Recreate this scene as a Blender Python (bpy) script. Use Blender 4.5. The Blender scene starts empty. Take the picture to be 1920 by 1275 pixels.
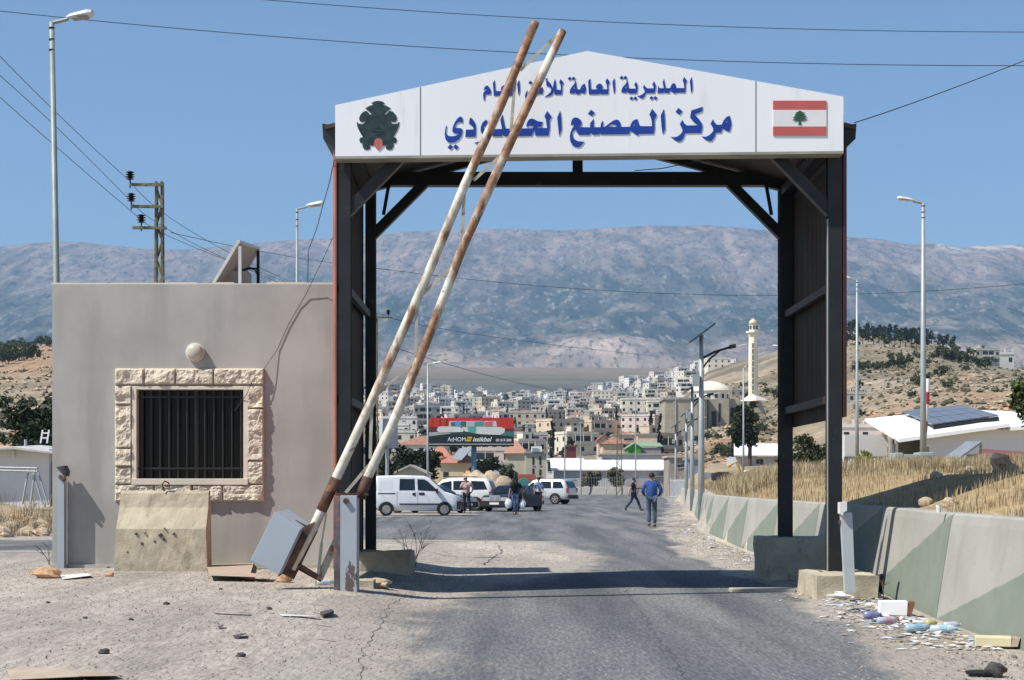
import bpy, bmesh, math, random
import numpy as np
from mathutils import Vector, Matrix, Quaternion
from mathutils.geometry import tessellate_polygon
random.seed(7); RNG = np.random.default_rng(7)
scn = bpy.context.scene
COL = scn.collection

# ------------------------------------------------------------------ camera, sky, sun, exposure
CAMZ, FPX, HZ = 1.4, 3200.0, 909.0
cam_d = bpy.data.cameras.new("camera"); cam = bpy.data.objects.new("camera", cam_d); COL.objects.link(cam)
cam.location = (0, 0, CAMZ); cam.rotation_euler = (math.radians(90), 0, 0)
cam_d.sensor_width = 36.0; cam_d.lens = 36.0 * FPX / 1920.0
cam_d.shift_y = (HZ - 637.5) / 1920.0
cam_d.clip_start = 0.1; cam_d.clip_end = 40000
scn.camera = cam

SUN_TRAVEL = Vector((4.4, 2.1, -6.0)).normalized()
SUN_EL = math.asin(-SUN_TRAVEL.z); SUN_AZ = math.atan2(-SUN_TRAVEL.x, -SUN_TRAVEL.y)
world = bpy.data.worlds.new("World"); scn.world = world; world.use_nodes = True
wn = world.node_tree; wn.nodes.clear()
sky = wn.nodes.new("ShaderNodeTexSky"); sky.sky_type = 'NISHITA'; sky.sun_disc = False
sky.sun_elevation = SUN_EL; sky.sun_rotation = SUN_AZ; sky.altitude = 900; sky.air_density = 1.0; sky.dust_density = 0.1; sky.ozone_density = 4.0
bg = wn.nodes.new("ShaderNodeBackground"); bg.inputs[1].default_value = 0.112
wo = wn.nodes.new("ShaderNodeOutputWorld")
wn.links.new(sky.outputs[0], bg.inputs[0]); wn.links.new(bg.outputs[0], wo.inputs[0])
sun_d = bpy.data.lights.new("sun", 'SUN'); sun_d.energy = 5.0; sun_d.angle = math.radians(0.5); sun_d.color = (1.0, 0.95, 0.875)
sun = bpy.data.objects.new("sun", sun_d); COL.objects.link(sun); sun.location = (-40, -20, 60)
sun.rotation_euler = SUN_TRAVEL.to_track_quat('-Z', 'Y').to_euler()
scn.view_settings.view_transform = 'Standard'; scn.view_settings.look = 'None'
scn.view_settings.exposure = 0.27; scn.view_settings.gamma = 1.0
scn.cycles.use_denoising = True
scn.cycles.max_bounces = 6; scn.cycles.diffuse_bounces = 3; scn.cycles.glossy_bounces = 3
scn.cycles.transmission_bounces = 4; scn.cycles.volume_bounces = 0; scn.cycles.caustics_reflective = False; scn.cycles.caustics_refractive = False

def P(px, py, Y):                      # photo pixel + real distance -> place
    return Vector(((px - 960.0) / FPX * Y, Y, CAMZ - (py - HZ) / FPX * Y))
def PX(px, Y): return (px - 960.0) / FPX * Y
def PZ(py, Y): return CAMZ - (py - HZ) / FPX * Y

# ------------------------------------------------------------------ noise
def _hash(ix, iy, s):
    h = (ix.astype(np.int64) * 374761393 + iy.astype(np.int64) * 668265263 + s * 982451653) & 0x7fffffff
    h = ((h ^ (h >> 13)) * 1274126177) & 0x7fffffff
    return ((h ^ (h >> 16)) & 0xffff) / 65535.0
def vnoise(x, y, s=0):
    x = np.asarray(x, float); y = np.asarray(y, float)
    ix = np.floor(x); iy = np.floor(y); fx = x - ix; fy = y - iy
    fx = fx * fx * (3 - 2 * fx); fy = fy * fy * (3 - 2 * fy)
    a = _hash(ix, iy, s); b = _hash(ix + 1, iy, s); c = _hash(ix, iy + 1, s); d = _hash(ix + 1, iy + 1, s)
    return (a * (1 - fx) + b * fx) * (1 - fy) + (c * (1 - fx) + d * fx) * fy
def fbm(x, y, o=5, s=0, ridged=False):
    t = 0; a = .5; n = 0
    for k in range(o):
        v = vnoise(x * 2 ** k, y * 2 ** k, s + k * 17)
        if ridged: v = 1 - abs(2 * v - 1)
        t = t + a * v; n += a; a *= .5
    return t / n
def sstep(a, b, x):
    t = np.clip((np.asarray(x, float) - a) / (b - a), 0, 1); return t * t * (3 - 2 * t)

# ------------------------------------------------------------------ materials
def nt(name):
    m = bpy.data.materials.new(name); m.use_nodes = True
    t = m.node_tree; t.nodes.clear()
    out = t.nodes.new("ShaderNodeOutputMaterial"); b = t.nodes.new("ShaderNodeBsdfPrincipled")
    t.links.new(b.outputs[0], out.inputs[0])
    return m, t, b
def N(t, typ, **kw):
    n = t.nodes.new(typ)
    for k, v in kw.items(): setattr(n, k, v)
    return n
def rgb(c): return (c[0], c[1], c[2], 1.0)
def noise(t, vec, scale, detail=5, rough=.55, stretch=None):
    if stretch:
        mp = N(t, "ShaderNodeMapping"); mp.inputs['Scale'].default_value = stretch
        t.links.new(vec, mp.inputs[0]); vec = mp.outputs[0]
    n = N(t, "ShaderNodeTexNoise"); n.inputs['Scale'].default_value = scale
    n.inputs['Detail'].default_value = detail; n.inputs['Roughness'].default_value = rough
    t.links.new(vec, n.inputs['Vector']); return n.outputs['Fac']
def ramp(t, fac, lo, hi, inv=False):
    r = N(t, "ShaderNodeMapRange"); r.interpolation_type = 'SMOOTHSTEP'
    r.inputs[1].default_value = lo; r.inputs[2].default_value = hi
    if inv: r.inputs[3].default_value = 1; r.inputs[4].default_value = 0
    t.links.new(fac, r.inputs[0]); return r.outputs[0]
def mix(t, fac, a, b, mode='MIX'):
    m = N(t, "ShaderNodeMixRGB", blend_type=mode)
    for s, v in ((0, fac), (1, a), (2, b)):
        if hasattr(v, 'is_linked') or hasattr(v, 'links'): t.links.new(v, m.inputs[s])
        elif isinstance(v, (int, float)): m.inputs[s].default_value = v
        else: m.inputs[s].default_value = rgb(v)
    return m.outputs[0]
def bumpn(t, b, h, strength, dist=.02):
    n = N(t, "ShaderNodeBump"); n.inputs['Strength'].default_value = strength; n.inputs['Distance'].default_value = dist
    t.links.new(h, n.inputs['Height']); t.links.new(n.outputs[0], b.inputs['Normal'])
_MC = {}
def mat(name, col, rough=.8, metal=0.0, var=.15, scale=2.5, bump=0, bscale=30, dist=.01, col2=None, c2=(.55, .65), s2=1.5,
        stretch2=None, spec=.4, objcol=False, coat=0, col3=None, c3=(.6, .66), s3=9):
    if name in _MC: return _MC[name]
    m, t, b = nt(name)
    tc = N(t, "ShaderNodeTexCoord").outputs['Object']
    f = noise(t, tc, scale, 6)
    lo = tuple(c * (1 - var) for c in col); hi = tuple(min(1, c * (1 + var)) for c in col)
    c = mix(t, ramp(t, f, .3, .7), lo, hi)
    if objcol:
        oi = N(t, "ShaderNodeObjectInfo"); c = mix(t, 1.0, c, oi.outputs['Color'], 'MULTIPLY')
    if col2: c = mix(t, ramp(t, noise(t, tc, s2, 7, .6, stretch2), *c2), c, col2)
    if col3: c = mix(t, ramp(t, noise(t, tc, s3, 6, .6), *c3), c, col3)
    t.links.new(c, b.inputs['Base Color'])
    b.inputs['Roughness'].default_value = rough; b.inputs['Metallic'].default_value = metal
    b.inputs['Specular IOR Level'].default_value = spec
    if coat: b.inputs['Coat Weight'].default_value = coat; b.inputs['Coat Roughness'].default_value = .06
    if bump: bumpn(t, b, noise(t, tc, bscale, 8, .65), bump, dist)
    _MC[name] = m; return m

M = {}
M['steel_dark'] = mat('dark steel paint', (.012, .0135, .016), .5, 0, .3, 3, .1, 40, spec=.4, col2=(.09, .09, .09), c2=(.62, .8), s2=4)
M['steel_rim'] = mat('pale edge steel', (.30, .30, .29), .5)
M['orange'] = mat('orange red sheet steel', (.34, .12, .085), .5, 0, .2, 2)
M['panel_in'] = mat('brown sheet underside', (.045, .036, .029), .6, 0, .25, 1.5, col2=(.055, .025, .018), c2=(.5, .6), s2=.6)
M['sign_white'] = mat('white composite panel', (.83, .84, .86), .38, 0, .015, .6, .02, 3, col2=(.66, .65, .61), c2=(.56, .88), s2=1.2, stretch2=(6, 6, .6))
M['sign_edge'] = mat('sign lower edge trim', (.30, .29, .25), .6)
M['blue'] = mat('deep blue letter face', (.012, .05, .30), .35, 0, .06, 4)
M['emblem'] = mat('dark green emblem', (.022, .040, .045), .45, 0, .35, 14)
M['emblem_red'] = mat('faded red emblem', (.45, .13, .12), .5, 0, .15, 30)
M['flag_red'] = mat('faded flag red', (.50, .11, .10), .5, 0, .06, 3)
M['flag_white'] = mat('flag white', (.72, .72, .72), .5, 0, .03, 3)
M['flag_green'] = mat('flag green', (.02, .09, .05), .5, 0, .2, 20)
M['seam'] = mat('seam shadow gap', (.16, .16, .16), .8)
M['render_wall'] = mat('grey cement render', (.39, .38, .35), .9, 0, .13, .8, .3, 45, .008, col2=(.315, .305, .285), c2=(.46, .72), s2=1.1, stretch2=(1.6, 1, .3), col3=(.40, .36, .33), c3=(.56, .75), s3=.45)
M['limestone'] = mat('rough cream limestone', (.66, .58, .46), .9, 0, .12, 5, 1.0, 24, .03, col2=(.50, .40, .28), c2=(.6, .72), s2=7)
M['limestone_smooth'] = mat('sawn cream limestone', (.68, .61, .50), .8, 0, .06, 5, .1, 60)
M['black_iron'] = mat('black iron bar', (.02, .02, .02), .5, .2)
M['glass_dark'] = mat('dark window glass', (.005, .005, .005), .1, 0, .1, 2, spec=.12)
M['interior'] = mat('dark interior', (.03, .027, .024), .9)
M['lamp_glass'] = mat('ribbed milky lamp glass', (.50, .47, .38), .25, 0, .1, 8, .2, 60, spec=.5)
M['white_plastic'] = mat('white plastic', (.74, .73, .69), .45, 0, .05, 6)
M['concrete_yel'] = mat('weathered yellow concrete', (.44, .39, .285), .95, 0, .14, 4, .7, 38, .012, col2=(.31, .27, .20), c2=(.55, .68), s2=3.5, stretch2=(1, 1, .6), col3=(.50, .45, .34), c3=(.58, .70), s3=5)
M['concrete'] = mat('grey concrete', (.42, .40, .36), .92, 0, .12, 2, .4, 40, .01, col2=(.30, .29, .26), c2=(.56, .72), s2=1.6)
M['kerb'] = mat('dusty kerb concrete', (.42, .39, .33), .92, 0, .12, 4, .4, 40, .01)
def tube_mat():
    m, t, b = nt('chipped white paint over rust'); tc = N(t, "ShaderNodeTexCoord").outputs['Object']
    sx = N(t, "ShaderNodeSeparateXYZ"); t.links.new(tc, sx.inputs[0])
    gr_ = N(t, "ShaderNodeMapRange"); gr_.inputs[1].default_value = .5; gr_.inputs[2].default_value = 6.5; gr_.inputs[3].default_value = -.07; gr_.inputs[4].default_value = .11; t.links.new(sx.outputs[2], gr_.inputs[0])
    e = N(t, "ShaderNodeMath", operation='ADD'); t.links.new(noise(t, tc, 1.5, 8, .68, (1.8, 1.8, .6)), e.inputs[0]); t.links.new(gr_.outputs[0], e.inputs[1])
    w = mix(t, ramp(t, noise(t, tc, 7, 6), .3, .7), (.50, .47, .38), (.70, .67, .58))
    rs_ = mix(t, ramp(t, noise(t, tc, 9, 6), .35, .65), (.17, .075, .035), (.36, .20, .11))
    c = mix(t, ramp(t, e.outputs[0], .47, .60), w, rs_); c = mix(t, ramp(t, noise(t, tc, 5, 7, .7), .60, .70), c, (.10, .05, .03))
    t.links.new(c, b.inputs['Base Color']); b.inputs['Roughness'].default_value = .6; bumpn(t, b, noise(t, tc, 30, 7), .2, .004); return m
M['tube'] = tube_mat()
M['rust'] = mat('rusty dark steel', (.085, .04, .03), .8, 0, .45, 8, .3, 40, .006, col2=(.17, .08, .04), c2=(.5, .62), s2=6)
M['flat_bar'] = mat('pale painted flat bar', (.40, .37, .30), .6, 0, .2, 5, col2=(.2, .10, .06), c2=(.56, .64), s2=4)
M['box_grey'] = mat('blue grey painted sheet box', (.36, .41, .45), .45, 0, .05, 1.5, .03, 12, col2=(.30, .33, .36), c2=(.6, .8), s2=2)
M['stand_paint'] = mat('peeling blue grey paint', (.37, .41, .45), .55, 0, .06, 3, .1, 30, .004, col2=(.13, .09, .08), c2=(.585, .61), s2=3.2, stretch2=(1, 1, .45), col3=(.50, .46, .36), c3=(.64, .7), s3=4)
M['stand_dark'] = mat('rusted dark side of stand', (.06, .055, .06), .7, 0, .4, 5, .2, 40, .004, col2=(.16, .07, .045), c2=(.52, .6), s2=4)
M['post_grey'] = mat('light grey painted post', (.44, .47, .48), .5, 0, .06, 3, col2=(.3, .3, .29), c2=(.62, .72), s2=4)
M['galv'] = mat('galvanised steel', (.36, .39, .39), .5, .25, .12, 2)
M['galv_green'] = mat('weathered galvanised pole', (.27, .30, .27), .55, .15, .14, 2)
M['lamp_head'] = mat('pale grey lamp housing', (.66, .66, .64), .45, 0, .05, 4)
M['lamp_lens'] = mat('lamp lens glass', (.25, .25, .22), .2, 0, .1, 5)
M['lattice'] = mat('olive lattice steel', (.16, .15, .09), .7, 0, .3, 6, col2=(.06, .05, .04), c2=(.55, .62), s2=5)
M['ceramic'] = mat('dark brown ceramic', (.02, .017, .015), .25)
M['wire'] = mat('weathered cable', (.035, .038, .045), .6)
M['pv'] = mat('dark photovoltaic glass', (.035, .045, .07), .15, 0, .1, 3, spec=.5)
M['pv_back'] = mat('pale panel backsheet', (.42, .37, .32), .7, 0, .06, 2)
M['alu'] = mat('aluminium frame', (.62, .61, .58), .4, .3, .06, 3)
M['bark'] = mat('bark', (.10, .075, .05), .95, 0, .3, 10, .4, 30)
M['twig'] = mat('dry twig', (.10, .08, .06), .95, 0, .3, 10)
def leafmat(name, col, var=.4):
    m = mat(name, col, .75, 0, var, .9, spec=.2, col2=tuple(c * 1.5 for c in col), c2=(.55, .7), s2=4); return m
M['leaf_dark'] = leafmat('dark evergreen leaves', (.030, .042, .020))
M['leaf_mid'] = leafmat('olive green leaves', (.070, .085, .038))
M['leaf_pine'] = leafmat('pine needles', (.075, .105, .040))
M['leaf_far'] = leafmat('far tree leaves', (.040, .056, .034))
M['leaf_yel'] = leafmat('yellow green leaves', (.22, .25, .035))
M['leaf_dry'] = leafmat('dusty dry hedge leaves', (.15, .13, .075))
M['straw'] = mat('dry straw grass', (.40, .325, .20), .9, 0, .3, 2.2, col2=(.25, .17, .09), c2=(.55, .7), s2=.7, spec=.1)
M['rock_orange'] = mat('orange stone', (.50, .31, .17), .9, 0, .2, 6, .6, 12, .03)
M['rock_tan'] = mat('tan stone', (.44, .35, .24), .95, 0, .22, 4, .6, 12, .03)
M['rock_dark'] = mat('dark stone', (.07, .065, .06), .95, 0, .25, 5, .6, 12, .03)
M['cardboard'] = mat('weathered cardboard', (.40, .32, .24), .9, 0, .12, 5)
M['paper'] = mat('pale paper scrap', (.62, .60, .56), .85, 0, .18, 5, objcol=True)
M['plastic'] = mat('crumpled thin plastic', (.75, .76, .78), .3, 0, .15, 8, .5, 25, .02, objcol=True)
M['black'] = mat('black rubber', (.012, .012, .012), .7)
M['tyre'] = mat('tyre rubber', (.018, .018, .019), .85, 0, .3, 6)
M['rim'] = mat('dusty alloy rim', (.38, .37, .35), .4, .4, .15, 8)
M['rim_dark'] = mat('dark steel rim', (.05, .05, .052), .5, .2)
M['car_glass'] = mat('car window glass', (.012, .016, .019), .06, 0, .3, 1.5, spec=.6)
M['car_black'] = mat('black car trim', (.02, .02, .022), .55)
M['tail_red'] = mat('red lamp lens', (.30, .015, .02), .2)
M['head_clear'] = mat('headlamp glass', (.52, .54, .56), .12, .2)
M['chrome'] = mat('chrome', (.66, .66, .66), .4, .35)
def carpaint(name, col, metal=0): return mat(name, col, .32, metal, .05, 1.2, coat=.6, col2=tuple(.7 * c + .3 * d for c, d in zip(col, (.35, .3, .22))), c2=(.6, .85), s2=1.1)
M['skin'] = mat('skin', (.36, .20, .135), .6, 0, .08, 10)
M['hair'] = mat('dark hair', (.012, .010, .009), .6)

# ------------------------------------------------------------------ mesh builder
def wloc(o):
    v = Vector((0, 0, 0))
    while o is not None: v += o.location; o = o.parent
    return v
class MB:
    def __init__(s): s.v = []; s.f = []; s.m = []
    def add(s, vs, fs, mi=0):
        n = len(s.v); s.v.extend([tuple(p) for p in vs])
        s.f.extend([tuple(i + n for i in f) for f in fs]); s.m.extend([mi] * len(fs)); return s
    def obox(s, c, ax, ay, az, mi=0):
        c, ax, ay, az = Vector(c), Vector(ax), Vector(ay), Vector(az)
        vs = [c + sx * ax + sy * ay + sz * az for sz in (-1, 1) for sy in (-1, 1) for sx in (-1, 1)]
        return s.add(vs, [(0, 2, 3, 1), (4, 5, 7, 6), (0, 1, 5, 4), (2, 6, 7, 3), (0, 4, 6, 2), (1, 3, 7, 5)], mi)
    def box(s, x0, x1, y0, y1, z0, z1, mi=0):
        return s.obox(((x0 + x1) / 2, (y0 + y1) / 2, (z0 + z1) / 2), ((x1 - x0) / 2, 0, 0), (0, (y1 - y0) / 2, 0), (0, 0, (z1 - z0) / 2), mi)
    def bar(s, p0, p1, w, h, mi=0, up=(0, 1, 0)):
        p0, p1 = Vector(p0), Vector(p1); d = (p1 - p0); L = d.length; d.normalize()
        u = Vector(up); a = d.cross(u)
        if a.length < 1e-4: a = d.cross(Vector((1, 0, 0)))
        a.normalize(); b = a.cross(d).normalized()
        return s.obox((p0 + p1) / 2, d * L / 2, a * w / 2, b * h / 2, mi)
    def tube(s, pts, r, n=8, mi=0, cap=True):
        pts = [Vector(p) for p in pts]; k = len(pts)
        rs = r if isinstance(r, (list, tuple)) else [r] * k
        base = len(s.v); prev = None
        for i, p in enumerate(pts):
            t = (pts[min(i + 1, k - 1)] - pts[max(i - 1, 0)]).normalized()
            if prev is None:
                a = t.cross(Vector((0, 0, 1)))
                if a.length < 1e-3: a = t.cross(Vector((1, 0, 0)))
            else: a = prev - t * prev.dot(t)
            a.normalize(); b = t.cross(a); prev = a
            for j in range(n):
                q = 2 * math.pi * j / n; s.v.append(tuple(p + (a * math.cos(q) + b * math.sin(q)) * rs[i]))
        for i in range(k - 1):
            for j in range(n):
                j2 = (j + 1) % n
                s.f.append((base + i * n + j, base + i * n + j2, base + (i + 1) * n + j2, base + (i + 1) * n + j)); s.m.append(mi)
        if cap:
            s.f.append(tuple(base + j for j in range(n))[::-1]); s.m.append(mi)
            s.f.append(tuple(base + (k - 1) * n + j for j in range(n))); s.m.append(mi)
        return s
    def prism(s, loops, ext, mi=0, side=None):
        loops = [[Vector(p) for p in l] for l in loops]; ext = Vector(ext)
        flat = [p for l in loops for p in l]; n = len(flat)
        tris = tessellate_polygon(loops)
        s.add(flat + [p + ext for p in flat], [tuple(t) for t in tris] + [tuple(i + n for i in t[::-1]) for t in tris], mi)
        b = len(s.v) - 2 * n; o = 0
        for l in loops:
            k = len(l)
            for i in range(k):
                j = (i + 1) % k
                s.f.append((b + o + i, b + o + j, b + n + o + j, b + n + o + i)); s.m.append(mi if side is None else side)
            o += k
        return s
    def lathe(s, c, prof, n=16, mi=0, axis='Z'):
        c = Vector(c); b = len(s.v); k = len(prof)
        for r, z in prof:
            for j in range(n):
                q = 2 * math.pi * j / n; x, y = r * math.cos(q), r * math.sin(q)
                s.v.append(tuple(c + (Vector((x, y, z)) if axis == 'Z' else Vector((x, z, y)))))
        for i in range(k - 1):
            for j in range(n):
                j2 = (j + 1) % n
                s.f.append((b + i * n + j, b + i * n + j2, b + (i + 1) * n + j2, b + (i + 1) * n + j)); s.m.append(mi)
        s.f.append(tuple(b + j for j in range(n))[::-1]); s.m.append(mi)
        s.f.append(tuple(b + (k - 1) * n + j for j in range(n))); s.m.append(mi)
        return s
    def rock(s, c, r, seed=0, mi=0, n=9, m=12, amp=.3):
        rr = random.Random(seed); c = Vector(c); rx, ry, rz = r; b = len(s.v)
        ph = [(rr.uniform(0, 6), rr.uniform(1, 3.2), rr.uniform(1, 3)) for _ in range(5)]
        for i in range(n + 1):
            th = math.pi * i / n
            for j in range(m):
                a = 2 * math.pi * j / m
                d = Vector((math.sin(th) * math.cos(a), math.sin(th) * math.sin(a), math.cos(th)))
                k = 1 + amp * sum(math.sin(p + f * d.x * 2 + g * d.z * 2.3 + f * d.y) for p, f, g in ph) / 4 + rr.uniform(-.04, .04) * (0 < i < n)
                s.v.append((c.x + d.x * rx * k, c.y + d.y * ry * k, c.z + d.z * rz * k))
        for i in range(n):
            for j in range(m):
                j2 = (j + 1) % m
                s.f.append((b + i * m + j, b + (i + 1) * m + j, b + (i + 1) * m + j2, b + i * m + j2)); s.m.append(mi)
        return s
    def leaves(s, c, rad, n, size, seed=0, mi=0, hollow=.35, flat=0.0):
        g = np.random.default_rng(seed); c = np.array(c, float); rad = np.array(rad, float)
        k = max(5, n // 45); cl = g.normal(size=(k, 3)); cl /= np.linalg.norm(cl, axis=1)[:, None]
        cl *= (hollow + (0.88 - hollow) * g.random((k, 1)))
        pick = g.integers(0, k, n); d = cl[pick] + g.normal(size=(n, 3)) * .17
        pos = c + d * rad
        a = g.normal(size=(n, 3)); a /= np.linalg.norm(a, axis=1)[:, None]
        bb = np.cross(a, g.normal(size=(n, 3))); bb /= np.linalg.norm(bb, axis=1)[:, None]
        if flat: a[:, 2] *= 1 - flat
        sz = size * (.6 + .8 * g.random((n, 1)))
        q = np.stack([pos - a * sz, pos - bb * sz * .55, pos + a * sz, pos + bb * sz * .55], 1).reshape(-1, 3)
        b0 = len(s.v); s.v.extend(map(tuple, q.tolist()))
        s.f.extend([(b0 + 4 * i, b0 + 4 * i + 1, b0 + 4 * i + 2, b0 + 4 * i + 3) for i in range(n)]); s.m.extend([mi] * n)
        return s
    def xf(s, mtx):
        s.v = [tuple(mtx @ Vector(p)) for p in s.v]; return s
    def build(s, name, mats, parent=None, loc=None, smooth=False, bevel=0):
        off = wloc(parent) if parent else Vector(loc or (0, 0, 0))
        me = bpy.data.meshes.new(name)
        me.from_pydata([(p[0] - off.x, p[1] - off.y, p[2] - off.z) for p in s.v], [], s.f)
        for mm in (mats if isinstance(mats, (list, tuple)) else [mats]): me.materials.append(mm)
        if max(s.m, default=0) > 0: me.polygons.foreach_set('material_index', s.m)
        if smooth: me.polygons.foreach_set('use_smooth', [True] * len(s.f))
        me.update()
        o = bpy.data.objects.new(name, me); COL.objects.link(o)
        if parent: o.parent = parent
        else: o.location = off
        bm = bmesh.new(); bm.from_mesh(me); bmesh.ops.recalc_face_normals(bm, faces=bm.faces); bm.to_mesh(me); bm.free()
        if bevel:
            md = o.modifiers.new('bevel', 'BEVEL'); md.width = bevel; md.segments = 2; md.limit_method = 'ANGLE'
        return o
def thing(name, label, cat, loc=(0, 0, 0), group=None, rotz=0):
    o = bpy.data.objects.new(name, None); COL.objects.link(o); o.empty_display_size = .2
    o.location = loc; o.rotation_euler = (0, 0, rotz); tag(o, label, cat, group); return o
def tag(o, label, cat, group=None, kind=None):
    if label: o['label'] = label
    if cat: o['category'] = cat
    if group: o['group'] = group
    if kind: o['kind'] = kind
    return o
def dup(o, loc=None, rotz=None, label=None, parent=None, sc=None):
    c = o.copy(); COL.objects.link(c)
    if parent: c.parent = parent
    if loc is not None: c.location = loc
    if rotz is not None: c.rotation_euler = (0, 0, rotz)
    if sc is not None: c.scale = sc
    if label: c['label'] = label
    for ch in list(o.children): dup(ch, parent=c)
    return c

# ------------------------------------------------------------------ terrain
WALL = [(-12, 4.0), (5, 4.1), (14.4, 4.32), (17.8, 4.43), (23, 4.84), (30, 4.95), (37.3, 5.05), (44, 5.4), (50.9, 5.79), (112, 11.6), (236, 22.0), (400, 36)]
WY = np.array([a for a, b in WALL], float); WX = np.array([b for a, b in WALL], float)
def wallx(Y): return np.interp(Y, WY, WX)
COLS = {
 -2500: [(45, 1005), (50, 985), (58, 950), (70, 905), (90, 850), (130, 800), (220, 745), (400, 700), (650, 655), (900, 668), (1500, 720), (2200, 735), (5200, 697)],
 0: [(45, 1005), (50, 985), (58, 950), (70, 905), (90, 850), (130, 800), (220, 745), (400, 700), (650, 655), (900, 668), (1500, 720), (2200, 735), (5200, 697)],
 110: [(45, 1005), (50, 985), (58, 950), (70, 905), (90, 855), (130, 805), (220, 745), (400, 695), (650, 645), (900, 660), (1500, 720), (2200, 735), (5200, 697)],
 620: [(45, 1009), (60, 980), (100, 950), (130, 943), (200, 915), (260, 890), (330, 868), (500, 838), (800, 795), (1200, 752), (1500, 727), (1700, 731), (2200, 738), (5200, 697)],
 700: [(45, 1009), (110, 949), (150, 938), (200, 920), (260, 893), (330, 870), (500, 840), (800, 797), (1200, 755), (1500, 730), (1700, 734), (2200, 738), (5200, 697)],
 900: [(45, 1009), (110, 949), (150, 939), (200, 931), (260, 908), (330, 880), (500, 846), (800, 805), (1200, 768), (1500, 746), (1700, 750), (2200, 741), (5200, 697)],
 1050: [(45, 1009), (110, 949), (150, 939), (240, 927), (280, 905), (340, 880), (500, 846), (800, 805), (1200, 768), (1500, 748), (1700, 752), (2200, 741), (5200, 697)],
 1250: [(45, 1009), (110, 949), (200, 931), (240, 912), (300, 885), (400, 850), (600, 805), (900, 765), (1300, 728), (1500, 714), (1700, 718), (2300, 738), (5200, 697)],
 1330: [(45, 923), (110, 903), (160, 890), (220, 880), (300, 846), (385, 806), (440, 802), (600, 745), (900, 694), (1100, 686), (1400, 705), (2300, 738), (5200, 697)],
 1460: [(45, 915), (60, 907), (110, 900), (180, 884), (240, 852), (330, 812), (430, 780), (600, 715), (800, 655), (1000, 668), (2300, 738), (5200, 697)],
 1600: [(45, 885), (60, 882), (110, 878), (160, 862), (200, 830), (300, 762), (450, 690), (600, 636), (680, 622), (800, 634), (2300, 738), (5200, 697)],
 1750: [(45, 872), (60, 875), (100, 868), (140, 840), (185, 765), (230, 742), (350, 705), (500, 672), (640, 645), (800, 656), (2300, 738), (5200, 697)],
 1920: [(45, 865), (60, 873), (100, 865), (140, 830), (185, 757), (260, 728), (350, 715), (500, 707), (640, 697), (900, 714), (2300, 738), (5200, 697)],
 4500: [(45, 865), (60, 873), (100, 865), (140, 830), (185, 757), (260, 728), (350, 715), (500, 707), (640, 697), (900, 714), (2300, 738), (5200, 697)]}
CK = sorted(COLS)
def zfar(X, Y):
    X = np.asarray(X, float); Y = np.asarray(Y, float); px = 960 + X / np.maximum(Y, 1) * FPX
    tabs = []
    for k in CK:
        c = COLS[k]; ys = np.log(np.array([a for a, b in c], float)); zz = np.array([PZ(b, a) for a, b in c])
        tabs.append(np.interp(np.log(np.maximum(Y, 1)), ys, zz))
    tabs = np.stack(tabs, -1); idx = np.clip(np.searchsorted(CK, px) - 1, 0, len(CK) - 2)
    ck = np.array(CK, float); f = np.clip((px - ck[idx]) / (ck[idx + 1] - ck[idx]), 0, 1)
    a = np.take_along_axis(tabs, idx[..., None], -1)[..., 0]; b = np.take_along_axis(tabs, (idx + 1)[..., None], -1)[..., 0]
    return a * (1 - f) + b * f
def zfun(X, Y):
    X = np.asarray(X, float); Y = np.asarray(Y, float)
    near = .15 * sstep(-.8, -2.2, X) * (1 - sstep(33, 42, Y))
    wx = wallx(Y); d = X - wx - .22
    plat = np.where(d > 0, np.minimum(1.02 + .30 * np.minimum(d, 1.8) + .035 * np.maximum(d - 1.8, 0), 2.05), 0.0)
    plat = plat + np.where(d > .3, .10 * (fbm(X * .5, Y * .5, 3, 5) - .5), 0)
    znear = np.where(d > 0, plat, near)
    zf = zfar(X, Y) + np.minimum(.012 * Y, 3.0) * (fbm(X * .035, Y * .035, 4, 3) - .5) * sstep(60, 200, Y)
    zf = zf + np.where((Y > 45) & (Y < 140) & (X < -9), .7 * (fbm(X * .45, Y * .45, 4, 9) - .5) * sstep(46, 52, Y), 0)
    w = np.where(d > 0, sstep(45, 75, Y), sstep(44, 60, Y))
    z = znear * (1 - w) + zf * w
    inside = (d <= 0) & (Y < 246) & (X > -.115 * Y - 3)
    return np.where(inside, near, z)
def gz(X, Y): return float(zfun(np.array([X]), np.array([Y]))[0])

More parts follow.
